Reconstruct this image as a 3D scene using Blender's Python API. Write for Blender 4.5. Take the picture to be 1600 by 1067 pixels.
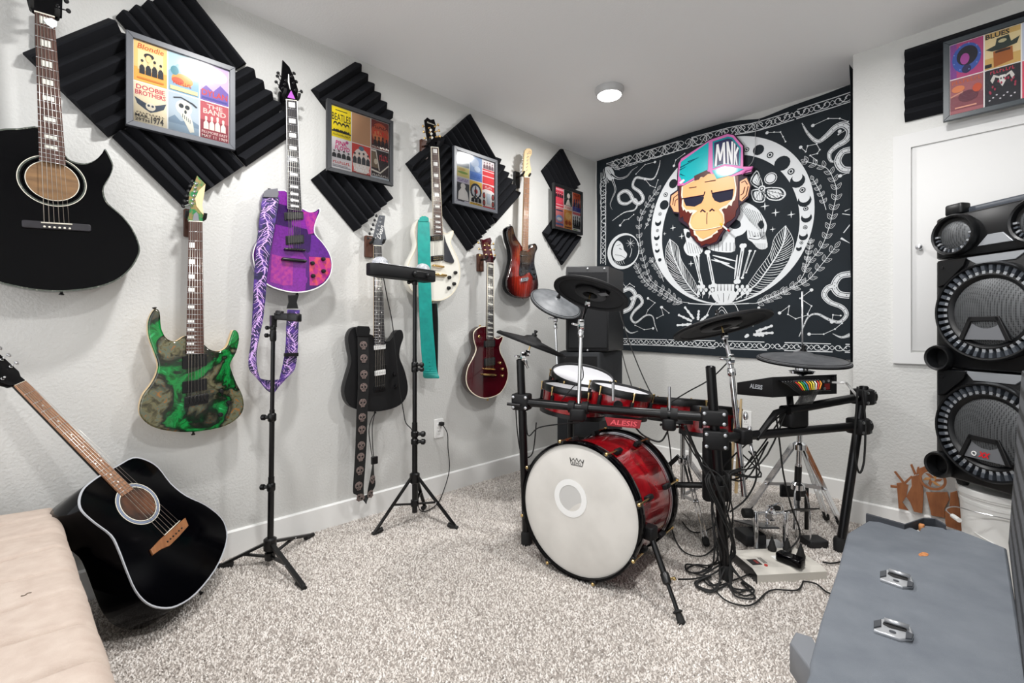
import bpy, bmesh, math, random
from mathutils import Vector as V, Matrix
random.seed(11)
for o in list(bpy.data.objects): bpy.data.objects.remove(o, do_unlink=True)
SC = bpy.context.scene; COL = SC.collection
PI = math.pi
# ------------------------------------------------------------------ camera, world, lights, exposure
FPX, YAW, CYP = 731.3164, 0.7897775, 515.153
CAM = V((2.34529, 0.0, 1.003188))
FW = V((-math.sin(YAW), math.cos(YAW), 0)); RT = V((math.cos(YAW), math.sin(YAW), 0)); UP = V((0, 0, 1))
YB, YJ, H = 3.33415, 2.99239, 2.44
XJ = 1.862
cam = bpy.data.cameras.new('camera'); camo = bpy.data.objects.new('camera', cam); COL.objects.link(camo)
camo.location = CAM; camo.rotation_euler = (PI/2, 0, YAW)
cam.sensor_width = 36; cam.lens = FPX*36/1600; cam.shift_y = -(533.5-CYP)/1600; cam.clip_start = .02
SC.camera = camo
w = bpy.data.worlds.new('world'); SC.world = w; w.use_nodes = True
w.node_tree.nodes['Background'].inputs[0].default_value = (.95, .97, 1, 1)
w.node_tree.nodes['Background'].inputs[1].default_value = 1.2
LIGHTS = [(.77, 2.38), (.77, .57), (2.03, 1.85), (2.15, .57)]
LIGHT_W = 12.5
for i, (x, y) in enumerate(LIGHTS):
    l = bpy.data.lights.new('ceiling_lamp', 'AREA'); l.shape = 'DISK'; l.size = .125; l.energy = LIGHT_W
    l.color = (1, .99, .98); l.spread = PI
    lo = bpy.data.objects.new('ceiling_lamp', l); COL.objects.link(lo); lo.location = (x, y, 2.392)
SC.view_settings.view_transform = 'Standard'; SC.view_settings.look = 'None'
SC.view_settings.exposure = .70; SC.view_settings.gamma = 1; SC.view_settings.use_curve_mapping = False

# ------------------------------------------------------------------ survey helpers (sight line -> point on a known plane of the room)
def ray(u, v): return FW + RT*((u-800)/FPX) + UP*((CYP-v)/FPX)
def hit(u, v, ax, val):
    D = ray(u, v); return CAM + D*((val-CAM[ax])/D[ax])
def WL(u, v, x=0.0): return hit(u, v, 0, x)
def WB(u, v, y=YB): return hit(u, v, 1, y)
def FL(u, v, z=0.0): return hit(u, v, 2, z)
def AT(u, v, d): return CAM + ray(u, v)*d
class Plane:
    def __init__(s, o, n): s.o = V(o); s.n = V(n).normalized()
    def __call__(s, u, v, h=0.0):
        D = ray(u, v); o = s.o + s.n*h
        return CAM + D*((o-CAM).dot(s.n)/D.dot(s.n))

# ------------------------------------------------------------------ materials
MATS = {}
def lin(c):
    if isinstance(c, str):
        c = c.lstrip('#'); c = [int(c[i:i+2], 16)/255 for i in (0, 2, 4)]
        return tuple(x/12.92 if x <= .04045 else ((x+.055)/1.055)**2.4 for x in c)
    return c
def mat(name, c, rough=.5, metal=0.0, coat=0.0, noise=None, bump=None, spec=.5, emit=0, trans=0, alpha=1):
    if name in MATS: return MATS[name]
    m = bpy.data.materials.new(name); m.use_nodes = True; nt = m.node_tree; b = nt.nodes['Principled BSDF']
    c = lin(c)
    b.inputs['Base Color'].default_value = (*c, 1); b.inputs['Roughness'].default_value = rough
    b.inputs['Metallic'].default_value = metal; b.inputs['Coat Weight'].default_value = coat
    b.inputs['Coat Roughness'].default_value = .04
    b.inputs['Specular IOR Level'].default_value = spec; b.inputs['Transmission Weight'].default_value = trans
    b.inputs['Alpha'].default_value = alpha
    if emit: b.inputs['Emission Color'].default_value = (*c, 1); b.inputs['Emission Strength'].default_value = emit
    tc = nt.nodes.new('ShaderNodeTexCoord')
    if noise:                                   # (scale, colour2, lo, hi[, detail])
        n = nt.nodes.new('ShaderNodeTexNoise'); n.inputs['Scale'].default_value = noise[0]
        n.inputs['Detail'].default_value = noise[4] if len(noise) > 4 else 4
        nt.links.new(tc.outputs['Object'], n.inputs['Vector'])
        r = nt.nodes.new('ShaderNodeValToRGB'); r.color_ramp.elements[0].position = noise[2]; r.color_ramp.elements[1].position = noise[3]
        r.color_ramp.elements[0].color = (*c, 1); r.color_ramp.elements[1].color = (*lin(noise[1]), 1)
        nt.links.new(n.outputs['Fac'], r.inputs['Fac']); nt.links.new(r.outputs['Color'], b.inputs['Base Color'])
    if bump:                                    # (scale, strength, distance)
        n = nt.nodes.new('ShaderNodeTexNoise'); n.inputs['Scale'].default_value = bump[0]; n.inputs['Detail'].default_value = 3
        nt.links.new(tc.outputs['Object'], n.inputs['Vector'])
        bp = nt.nodes.new('ShaderNodeBump'); bp.inputs['Strength'].default_value = bump[1]; bp.inputs['Distance'].default_value = bump[2]
        nt.links.new(n.outputs['Fac'], bp.inputs['Height']); nt.links.new(bp.outputs['Normal'], b.inputs['Normal'])
    MATS[name] = m; return m
def ink(c, rough=.6): return mat('ink_'+c.lstrip('#')+('g' if rough < .4 else ''), c, rough, spec=.25)
def ramp_mat(name, stops, kind, scale, rough, coat=.0, dist=0, vec=(1, 1, 1), metal=0, detail=6):
    m = mat(name, (.5, .5, .5), rough, metal, coat); nt = m.node_tree; b = nt.nodes['Principled BSDF']
    tc = nt.nodes.new('ShaderNodeTexCoord'); mp = nt.nodes.new('ShaderNodeMapping'); mp.inputs['Scale'].default_value = vec
    nt.links.new(tc.outputs['Object'], mp.inputs['Vector'])
    if kind == 'noise':
        n = nt.nodes.new('ShaderNodeTexNoise'); n.inputs['Detail'].default_value = detail; n.inputs['Distortion'].default_value = dist; o = n.outputs['Fac']
    elif kind == 'wave':
        n = nt.nodes.new('ShaderNodeTexWave'); n.inputs['Distortion'].default_value = dist; n.inputs['Detail'].default_value = 3; o = n.outputs['Fac']
    else:
        n = nt.nodes.new('ShaderNodeTexVoronoi'); n.feature = 'DISTANCE_TO_EDGE' if kind == 'edge' else 'F1'; n.inputs['Randomness'].default_value = 1; o = n.outputs['Distance']
    n.inputs['Scale'].default_value = scale
    nt.links.new(mp.outputs['Vector'], n.inputs['Vector'])
    r = nt.nodes.new('ShaderNodeValToRGB'); cr = r.color_ramp
    while len(cr.elements) < len(stops): cr.elements.new(.5)
    for e, (p, c) in zip(cr.elements, stops): e.position = p; e.color = (*lin(c), 1)
    nt.links.new(o, r.inputs['Fac']); nt.links.new(r.outputs['Color'], b.inputs['Base Color'])
    return m
def glass_mat(name, tint=(.93, .93, .93), rough=.09):
    m = bpy.data.materials.new(name); m.use_nodes = True; nt = m.node_tree; nt.nodes.clear()
    o = nt.nodes.new('ShaderNodeOutputMaterial'); mx = nt.nodes.new('ShaderNodeMixShader'); f = nt.nodes.new('ShaderNodeFresnel'); f.inputs[0].default_value = 1.5
    t = nt.nodes.new('ShaderNodeBsdfTransparent'); t.inputs[0].default_value = (*tint, 1); g = nt.nodes.new('ShaderNodeBsdfGlossy'); g.inputs['Roughness'].default_value = rough
    nt.links.new(f.outputs[0], mx.inputs[0]); nt.links.new(t.outputs[0], mx.inputs[1]); nt.links.new(g.outputs[0], mx.inputs[2]); nt.links.new(mx.outputs[0], o.inputs[0])
    return m
M = {}
M['wall'] = mat('painted_wall', '#d0d0cd', .55, bump=(95, .5, .004))
M['ceil'] = mat('painted_ceiling', '#f6f6f6', .7, bump=(120, .35, .002))
M['trim'] = mat('white_trim_paint', '#ececea', .4)
M['door'] = mat('white_door_paint', '#d8d8d7', .6, spec=.3)
M['foam'] = mat('charcoal_foam', '#16171b', .95, spec=.2, bump=(700, .5, .001))
M['black'] = mat('satin_black', '#0d0d0f', .35)
M['blackm'] = mat('matte_black', '#0c0c0e', .6, spec=.35)
M['rub'] = mat('black_rubber', '#131313', .75)
M['gloss'] = mat('gloss_black', '#020204', .1, spec=.16)
M['powder'] = mat('black_powder_coat', '#08080a', .32, spec=.4)
M['chrome'] = mat('chrome', (.82, .83, .85), .1, 1)
M['steel'] = mat('brushed_steel', (.62, .63, .65), .3, 1)
M['gold'] = mat('gold_plate', (.86, .6, .25), .22, 1)
M['brass'] = mat('brass', (.75, .55, .25), .25, 1)
M['nut'] = mat('bone', '#e8e3d4', .4)
M['pearl'] = mat('pearl_inlay', '#eae7dc', .25, noise=(60, '#cfd2cc', .3, .7))
M['rose'] = ramp_mat('rosewood', [(.2, '#3a221b'), (.8, '#5a382c')], 'noise', 30, .5, vec=(1, 6, .5))
M['walnut'] = ramp_mat('walnut', [(.2, '#3a2017'), (.8, '#5c3523')], 'noise', 25, .5, vec=(1, 6, .6))
M['ebony'] = mat('ebony', '#17161a', .45, noise=(40, '#2a2830', .3, .8))
M['maple'] = ramp_mat('maple', [(.2, '#d9b98a'), (.8, '#ecd3a6')], 'noise', 20, .4, vec=(1, 5, .5))
M['brownneck'] = ramp_mat('brown_fretboard', [(.2, '#8a5f47'), (.8, '#b08463')], 'noise', 25, .5, vec=(1, 5, .6))
M['mahog'] = ramp_mat('mahogany', [(.2, '#7a4a2a'), (.8, '#a06b3f')], 'noise', 20, .45, vec=(1, 5, .6))
M['string'] = mat('string_steel', (.75, .72, .66), .3, 1)
M['white'] = mat('white_plastic', '#eeeeec', .35)
M['cream'] = mat('cream_plastic', '#efe6cf', .35)
M['head'] = mat('drum_mesh_head', '#cdcdd1', .5)
M['glass'] = glass_mat('picture_glass')

# ------------------------------------------------------------------ mesh builder
LOC = {}
class MB:
    def __init__(s): s.v = []; s.f = []; s.m = []; s.s = []
    def add(s, vs, fs, m=0, sm=False):
        o = len(s.v); s.v += [V(p) for p in vs]
        for f in fs: s.f.append([i+o for i in f]); s.m.append(m); s.s.append(sm)
        return s
    def box(s, c, sz, R=None, m=0):
        c = V(c); R = R or Matrix.Identity(3); x, y, z = [q/2 for q in sz]
        vs = [c + R @ V((i*x, j*y, k*z)) for i in (-1, 1) for j in (-1, 1) for k in (-1, 1)]
        return s.add(vs, [(0, 1, 3, 2), (4, 6, 7, 5), (0, 4, 5, 1), (2, 3, 7, 6), (0, 2, 6, 4), (1, 5, 7, 3)], m)
    def rbox(s, c, sz, r, R=None, m=0, n=3):      # box with rounded vertical edges, softened top and bottom
        x, y, z = [q/2 for q in sz]; r = min(r, x*.99, y*.99); pts = []
        for cx, cy, a0 in ((x-r, y-r, 0), (-x+r, y-r, 90), (-x+r, -y+r, 180), (x-r, -y+r, 270)):
            for i in range(n+1):
                a = math.radians(a0+90*i/n); pts.append((cx+r*math.cos(a), cy+r*math.sin(a)))
        R = R or Matrix.Identity(3); c = V(c)
        P = [c + R @ V((a, b, z)) for a, b in pts]
        return s.slab(P, R @ V((0, 0, 1)), sz[2], min(r*.5, z*.6), m)
    def loft(s, rings, m=0, caps=True, sm=True, closed=False):
        n = len(rings[0]); o = len(s.v); k = len(rings)
        for r in rings: s.v += [V(p) for p in r]
        for j in range(k if closed else k-1):
            j2 = (j+1) % k
            for i in range(n):
                a = o+j*n+i; b = o+j*n+(i+1) % n; c = o+j2*n+(i+1) % n; d = o+j2*n+i
                s.f.append([a, b, c, d]); s.m.append(m); s.s.append(sm)
        if caps and not closed:
            s.f.append([o+i for i in range(n)][::-1]); s.m.append(m); s.s.append(False)
            s.f.append([o+(k-1)*n+i for i in range(n)]); s.m.append(m); s.s.append(False)
        return s
    def slab(s, P, N, D, e=0, m=0, crown=0):      # outline P on the front plane (normal N), thickness D behind, rounded edge e
        P = [V(p) for p in P]; N = V(N).normalized(); n = len(P)
        if e <= 0: return s.loft([[p-N*D for p in P], P], m, True, False)
        area = V((0, 0, 0))
        for i in range(n): area += (P[i]-P[0]).cross(P[(i+1) % n]-P[0])
        sg = 1 if area.dot(N) > 0 else -1
        def inset(d):
            out = []
            for i in range(n):
                a = (P[i]-P[i-1]).normalized(); b = (P[(i+1) % n]-P[i]).normalized()
                t = (a+b); t = t.normalized() if t.length > 1e-6 else a
                k = max(.5, t.dot(b)); out.append(P[i] + N.cross(t)*sg*d/k)
            return out
        i1, i2 = inset(e), inset(e*.35)
        rings = [[p-N*D for p in i1], [p-N*(D-e*.35) for p in i2], [p-N*(D-e) for p in P], [p-N*e for p in P], [p-N*e*.35 for p in i2], i1]
        return s.loft(rings, m, True, True)
    def frame(s, p, q):
        d = (V(q)-V(p)).normalized(); a = d.cross(V((0, 0, 1)))
        if a.length < 1e-3: a = d.cross(V((0, 1, 0)))
        a.normalize(); return d, a, d.cross(a)
    def cyl(s, p, q, r0, r1=None, n=12, m=0, caps=True, sm=True):
        r1 = r0 if r1 is None else r1; d, a, b = s.frame(p, q); p, q = V(p), V(q)
        return s.loft([[c+(a*math.cos(2*PI*i/n)+b*math.sin(2*PI*i/n))*r for i in range(n)] for c, r in ((p, r0), (q, r1))], m, caps, sm)
    def lathe(s, o, ax, prof, n=32, m=0, sm=True, caps=True):
        o = V(o); d, a, b = s.frame((0, 0, 0), ax)
        return s.loft([[o+d*h+(a*math.cos(2*PI*i/n)+b*math.sin(2*PI*i/n))*max(r, 1e-5) for i in range(n)] for r, h in prof], m, caps, sm)
    def tube(s, pts, r, n=8, m=0):
        pts = [V(p) for p in pts]; rings = []; up = None
        for i, p in enumerate(pts):
            t = (pts[min(i+1, len(pts)-1)]-pts[max(i-1, 0)]).normalized()
            if up is None:
                up = t.cross(V((.3, .2, 1))); up = up if up.length > .05 else t.cross(V((1, 0, 0)))
            up = (up - t*up.dot(t)).normalized(); b = t.cross(up); rr = r[i] if isinstance(r, (list, tuple)) else r
            rings.append([p+(up*math.cos(2*PI*k/n)+b*math.sin(2*PI*k/n))*rr for k in range(n)])
        return s.loft(rings, m)
    def poly(s, P, m=0): return s.add(P, [list(range(len(P)))], m)
    def band(s, A, B, m=0, th=0, N=None):          # strip between two edge lines; th gives it thickness along N
        n = len(A)
        if th == 0:
            return s.add(list(A)+list(B), [(i, i+1, n+i+1, n+i) for i in range(n-1)], m, True)
        return s.loft([[A[i], B[i], B[i]-N[i]*th, A[i]-N[i]*th] for i in range(n)], m, True, False)
    def ball(s, c, r, n=10, m=0, sc=(1, 1, 1)):
        c = V(c); rings = []
        for j in range(1, n):
            a = PI*j/n; rings.append([c+V((r*sc[0]*math.sin(a)*math.cos(2*PI*i/(n*2)), r*sc[1]*math.sin(a)*math.sin(2*PI*i/(n*2)), -r*sc[2]*math.cos(a))) for i in range(n*2)])
        return s.loft(rings, m)
    def text(s, body, o, X, Y, h, m=0, width=None, shear=0, spacing=1.0, center=False, bold=0):
        cu = bpy.data.curves.new('t', 'FONT'); cu.body = body; cu.size = 1; cu.resolution_u = 2; cu.shear = shear; cu.space_character = spacing; cu.offset = bold
        ob = bpy.data.objects.new('t', cu); COL.objects.link(ob)
        me = bpy.data.meshes.new_from_object(ob.evaluated_get(bpy.context.evaluated_depsgraph_get()))
        pts = [(q.co.x, q.co.y) for q in me.vertices]
        if pts:
            x0 = min(p[0] for p in pts); x1 = max(p[0] for p in pts); y0 = min(p[1] for p in pts); y1 = max(p[1] for p in pts)
            ky = h/(y1-y0); kx = width/(x1-x0) if width else ky
            dx = -(x1-x0)*kx/2 if center else 0
            s.add([V(o)+V(X)*((a-x0)*kx+dx)+V(Y)*((b-y0)*ky) for a, b in pts], [list(p.vertices) for p in me.polygons], m)
        bpy.data.objects.remove(ob); bpy.data.curves.remove(cu); bpy.data.meshes.remove(me)
        return s
    def build(s, name, mats, parent=None, loc=None, label=None):
        mats = mats if isinstance(mats, (list, tuple)) else [mats]
        if parent is not None: L = LOC[parent]
        elif loc is not None: L = V(loc)
        else:
            L = V((sum(p.x for p in s.v)/len(s.v), sum(p.y for p in s.v)/len(s.v), min(p.z for p in s.v)))
        me = bpy.data.meshes.new(name); me.from_pydata([tuple(p-L) for p in s.v], [], s.f)
        for m in mats: me.materials.append(m)
        me.polygons.foreach_set('material_index', s.m); me.polygons.foreach_set('use_smooth', s.s)
        bm = bmesh.new(); bm.from_mesh(me); bmesh.ops.recalc_face_normals(bm, faces=bm.faces)
        for e in bm.edges:
            if len(e.link_faces) == 2 and e.calc_face_angle(0) > .7: e.smooth = False
        bm.to_mesh(me); bm.free(); me.update()
        o = bpy.data.objects.new(name, me); COL.objects.link(o)
        LOC[o] = L
        if parent is not None: o.parent = parent
        else: o.location = L
        if label: o['label'] = label
        return o
def tag(o, label, cat, group=None):
    o['label'] = label; o['category'] = cat
    if group: o['group'] = group
    return o
def thing(name, label, cat, loc, group=None):
    o = bpy.data.objects.new(name, None); COL.objects.link(o); o.location = loc; o.empty_display_size = .05
    LOC[o] = V(loc); return tag(o, label, cat, group)
def structure(name, mb, m, loc=(0, 0, 0)):
    o = mb.build(name, m, None, loc); o['kind'] = 'structure'; return o
def catmull(pts, k=6, closed=False):
    pts = [V(p) for p in pts]; n = len(pts); out = []
    for i in range(n if closed else n-1):
        g = (lambda j: pts[j % n]) if closed else (lambda j: pts[min(max(j, 0), n-1)])
        a, b, c, d = g(i-1), g(i), g(i+1), g(i+2)
        for j in range(k):
            t = j/k; out.append(.5*((2*b)+(c-a)*t+(2*a-5*b+4*c-d)*t*t+(3*b-a-3*c+d)*t**3))
    if not closed: out.append(pts[-1])
    return out

# ------------------------------------------------------------------ room shell
structure('wall_left', MB().box((-.06, .85, H/2), (.12, 5.3, H)), M['wall'])
structure('wall_back', MB().box((1.2, YB+.06, H/2), (2.64, .12, H)), M['wall'])
structure('wall_right', MB().box(((XJ+3.6)/2, YJ+.3, H/2), (3.6-XJ, .6, H)), M['wall'])
structure('wall_far', MB().box((3.66, .85, H/2), (.12, 5.3, H)), M['wall'])
structure('ceiling', MB().box((1.7, .85, H+.06), (3.9, 5.3, .12)), M['ceil'])
fm = mat('carpet_backing', '#8f8882', .95, spec=.1, noise=(220, '#a8a29b', .35, .65))
structure('floor', MB().box((1.7, .85, -.03), (3.9, 5.3, .06)), fm)
BBH = .1167
def base(name, A, B, N):
    A, B, N = V(A), V(B), V(N); mb = MB(); t = .014
    prof = [(0, 0), (t, 0), (t, BBH-.006), (t-.006, BBH), (0, BBH)]
    mb.loft([[p+N*a+UP*b for a, b in prof] for p in (A, B)], 0, True, False); structure(name, mb, M['trim'])
base('baseboard_left', (0, -1.8, 0), (0, YB, 0), (1, 0, 0))
base('baseboard_back', (0, YB, 0), (XJ, YB, 0), (0, -1, 0))
base('baseboard_right', (XJ-.014, YJ, 0), (3.5, YJ, 0), (0, -1, 0))
base('baseboard_corner', (XJ, YJ, 0), (XJ, YB, 0), (-1, 0, 0))

# carpet pile: tens of thousands of short leaning tufts, one countless surface
import numpy as np
def carpet():
    rs = np.random.RandomState(3); st = .0068
    gx, gy = np.meshgrid(np.arange(.02, 2.5, st), np.arange(.05, YB-.02, st)); x = gx.ravel(); y = gy.ravel()
    dx, dy = x-CAM.x, y-CAM.y; d = dx*FW.x+dy*FW.y; l = dx*RT.x+dy*RT.y
    k = (d > .6) & (l/d > -1.15) & (l/d < 1.15) & (731*1.003/d < 575) & ~((x > XJ-.02) & (y > YJ-.02))
    k &= ~((x < .5) & (y < .05))
    x, y = x[k], y[k]; n = len(x)
    x = x+rs.uniform(-.004, .004, n); y = y+rs.uniform(-.004, .004, n)
    a = rs.uniform(0, 2*PI, n); r = rs.uniform(.0032, .0048, n); h = rs.uniform(.003, .010, n)
    tx, ty = x+rs.uniform(-.005, .005, n), y+rs.uniform(-.005, .005, n)
    v = np.zeros((n, 4, 3))
    for i in range(3):
        v[:, i, 0] = x+r*np.cos(a+i*2.094); v[:, i, 1] = y+r*np.sin(a+i*2.094); v[:, i, 2] = 0.0002
    v[:, 3, 0] = tx; v[:, 3, 1] = ty; v[:, 3, 2] = h
    b = np.arange(n)[:, None]*4
    f = np.concatenate([b+np.array([[0, 1, 3]]), b+np.array([[1, 2, 3]]), b+np.array([[2, 0, 3]])], 1).reshape(-1)
    me = bpy.data.meshes.new('carpet_pile'); me.vertices.add(n*4); me.vertices.foreach_set('co', v.ravel())
    me.loops.add(n*9); me.loops.foreach_set('vertex_index', f.astype(np.int32)); me.polygons.add(n*3)
    me.polygons.foreach_set('loop_start', np.arange(0, n*9, 3).astype(np.int32)); me.polygons.foreach_set('loop_total', np.full(n*3, 3, np.int32))
    me.update(calc_edges=True)
    m = mat('carpet_tufts', '#b5aea7', .95, spec=.1); nt = m.node_tree; g = nt.nodes.new('ShaderNodeNewGeometry'); r_ = nt.nodes.new('ShaderNodeValToRGB')
    cr = r_.color_ramp; cr.elements.new(.3); cr.elements.new(.6)
    for e, (p, c) in zip(cr.elements, [(0, '#968d86'), (.2, '#bdb5ae'), (.6, '#d9d2cb'), (1, '#efeae5')]): e.position = p; e.color = (*lin(c), 1)
    nt.links.new(g.outputs['Random Per Island'], r_.inputs['Fac']); nt.links.new(r_.outputs['Color'], nt.nodes['Principled BSDF'].inputs['Base Color'])
    me.materials.append(m); o = bpy.data.objects.new('carpet_pile', me); COL.objects.link(o)
    o['kind'] = 'stuff'; tag(o, 'short speckled grey and beige carpet pile covering the floor', 'carpet')
carpet()

# access door in the right wall
def door():
    y = YJ; x0, z0 = WB(1396, 567, y).x, WB(1396, 567, y).z; z1 = WB(1396, 216, y).z; x1 = x0+.86
    mb = MB(); cw = .068
    for (a, b, c, d) in ((x0, x0+cw, z0, z1), (x1-cw, x1, z0, z1), (x0+cw, x1-cw, z1-cw, z1), (x0+cw, x1-cw, z0, z0+cw*.8)):
        mb.box(((a+b)/2, y-.008, (c+d)/2), (b-a, .016, d-c))
    o = structure('door_1', mb, M['door'], (x0, y, z0))
    p = MB().rbox(((x0+x1)/2, y-.0035, (z0+z1)/2), (x1-x0-2*cw-.006, .007, z1-z0-cw*1.8-.006), .002).build('door_panel', M['door'], o)
    k = WB(1436, 386, y-.03); MB().lathe((k.x, y-.007, k.z), (0, -1, 0), [(.011, 0), (.011, .003), (.005, .006), (.005, .014), (.011, .018), (.014, .023), (.012, .028), (.004, .031)], 16).build('door_knob', M['steel'], o, label='small round metal knob')
door()

# ceiling lights: white trim ring (backlit shade put into its grey), glowing diffuser
em = bpy.data.materials.new('lit_diffuser'); em.use_nodes = True
em.node_tree.nodes['Principled BSDF'].inputs['Emission Color'].default_value = (1, .97, .93, 1); em.node_tree.nodes['Principled BSDF'].inputs['Emission Strength'].default_value = 9
for i, (x, y) in enumerate(LIGHTS):
    t = thing('ceiling_light', ['round white ceiling light glowing above the drum kit', 'round white ceiling light above the framed posters, out of view', 'round white ceiling light by the right wall, out of view', 'round white ceiling light overhead near the viewer, out of view'][i], 'ceiling light', (x, y, 2.40))
    MB().lathe((x, y, H), (0, 0, -1), [(.085, 0), (.085, .012), (.078, .03), (.072, .04), (.07, .04), (.07, .0)], 40).build('trim_ring', mat('backlit_grey_ring', '#bdbdbd', .4), t)
    MB().lathe((x, y, H-.038), (0, 0, -1), [(.0695, 0), (.066, .006), (.04, .0085), (.01, .009)], 32).build('diffuser', em, t)

def outlet(label, c, N, X, plug=None):
    t = thing('wall_outlet', label, 'outlet', c); N, X = V(N), V(X); c = V(c)
    R = Matrix((X, UP, N)).transposed() if False else Matrix(((X.x, 0, N.x), (X.y, 0, N.y), (X.z, 1, N.z)))
    MB().rbox(c+N*.003, (.07, .115, .006), .006, R).build('cover_plate', M['white'], t)
    for s in (-1, 1):
        q = c+UP*.02*s
        f = MB().rbox(q+N*.0065, (.034, .029, .004), .008, R).build('socket', M['white'], t)
        sl = MB()
        for k in (-1, 1): sl.box(q+X*.006*k+UP*.003+N*.0087, (.0022, .009, .0006), R)
        sl.build('slot', M['rub'], f)
    return t
outlet('white wall outlet with a black plug, below the dark red guitar', WL(685, 669), (1, 0, 0), (0, 1, 0))
outlet('white wall outlet behind the cymbal stand, below the black tapestry', WB(1166, 655), (0, -1, 0), (1, 0, 0))

# ------------------------------------------------------------------ acoustic foam panels
def foam(label, c, d1, side=.317, n=6, N=V((1, 0, 0)), peak=.05, group='wedge foam panels', side2=None):
    c = V(c); d1 = V(d1).normalized(); d2 = N.cross(d1); s2 = side2 or side
    prof = [(-side/2, .001), (-side/2, .016)]
    for i in range(n):
        p = side/n; a = -side/2+i*p
        prof += [(a+p*.42, peak), (a+p*.55, peak)]
        prof.append((a+p, .016))
    prof.append((side/2, .001))
    rings = [[c+d2*t+N*h+d1*s for t, h in prof] for s in (-s2/2, s2/2)]
    mb = MB(); mb.loft(rings, 0, True, False)
    o = mb.build('foam_panel', M['foam'], None, c); tag(o, label, 'foam panel', group)
A_, B_ = (0, 1, 1), (0, 1, -1)
for lab, y, z, d in (
    ('black wedge foam panel behind the neck of the upper acoustic guitar', .162, 1.957, A_),
    ('black wedge foam panel above the biggest looking poster frame, touching the ceiling', .408, 2.197, B_),
    ('black wedge foam panel between the first poster frame and the purple guitar neck', .634, 1.962, A_),
    ('black wedge foam panel under the first poster frame, behind the green guitar head', .398, 1.737, B_),
    ('black wedge foam panel above the frame with the yellow poster', 1.146, 2.188, A_),
    ('black wedge foam panel below the frame with the yellow poster', 1.146, 1.745, B_),
    ('black wedge foam panel above the third poster frame', 1.923, 2.165, B_),
    ('black wedge foam panel behind the white guitar neck', 1.682, 1.957, A_),
    ('black wedge foam panel between the third poster frame and the red sunburst guitar', 2.155, 1.95, A_),
    ('black wedge foam panel below the third poster frame, touching the dark red guitar head', 1.912, 1.735, B_),
    ('black wedge foam panel above the smallest looking poster frame by the corner', 2.85, 2.195, B_),
    ('black wedge foam panel below the smallest looking poster frame by the corner', 2.864, 1.735, A_)):
    foam(lab, (0, y, z), d)
foam('black wedge foam panel with level ridges high on the right wall', (2.272, YJ, 2.197), (1, 0, 0), .35, 6, V((0, -1, 0)), .045, side2=.40)
foam('second black wedge foam panel at the right picture edge behind the last poster frame', (2.62, YJ, 2.235), (1, 0, 1), .26, 5, V((0, -1, 0)), .045)

# ------------------------------------------------------------------ framed posters
class Cell:                                        # one printed sheet; coordinates 0..1 from its lower left corner
    def __init__(s, o, X, Y, N, w, h):
        s.o, s.X, s.Y, s.N, s.w, s.h = V(o), V(X), V(Y), V(N), w, h; s.mb = MB(); s.mats = []; s.k = 0
    def ix(s, c):
        m = ink(c)
        if m not in s.mats: s.mats.append(m)
        return s.mats.index(m)
    def P(s, a, b): return s.o+s.X*a*s.w+s.Y*b*s.h+s.N*s.k*.00012
    def poly(s, c, pts): s.k += 1; s.mb.poly([s.P(a, b) for a, b in pts], s.ix(c)); return s
    def rect(s, c, a, b, a2, b2): return s.poly(c, [(a, b), (a2, b), (a2, b2), (a, b2)])
    def ell(s, c, a, b, ra, rb, n=18): return s.poly(c, [(a+ra*math.cos(2*PI*i/n), b+rb*math.sin(2*PI*i/n)) for i in range(n)])
    def txt(s, c, t, a, b, h, w=.8, sh=0, bold=0):
        s.k += 1; s.mb.text(t, s.P(a, b), s.X, s.Y, h*s.h, s.ix(c), w*s.w, sh, 1, True, bold); return s
    def scr(s, c, n, a, b, h, w=.8):               # lettering too small to read: a row of stroke blocks
        for i in range(n):
            x = a-w/2+w*i/n; q = w/n
            s.rect(c, x+q*.1, b, x+q*.38, b+h*(.8+.2*(i % 2)))
            s.rect(c, x+q*.38, b+h*(.0 if i % 3 else .6), x+q*.82, b+h*(.22 if i % 3 else .84))
        return s
    def people(s, c, n, a0, a1, b, hh, face=None):  # a row of plain generic figures
        for i in range(n):
            a = a0+(a1-a0)*(i+.5)/n; q = (a1-a0)/n*.5; e = hh*(.94+.06*((i*7) % 3))
            s.poly(c, [(a-q*.9, b), (a-q*.85, b+e*.45), (a-q*.3, b+e*.62), (a+q*.3, b+e*.62), (a+q*.85, b+e*.45), (a+q*.9, b)])
            s.ell(face or c, a, b+e*.78, q*.42, e*.17, 12); s.ell(c, a, b+e*.88, q*.46, e*.1, 10)
        return s
    def star(s, c, a, b, r, n=5, q=.45):
        return s.poly(c, [(a+r*(1 if i % 2 == 0 else q)*math.cos(PI/2+PI*i/n), b+r*(1 if i % 2 == 0 else q)*math.sin(PI/2+PI*i/n)*s.w/s.h) for i in range(2*n)])
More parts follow.
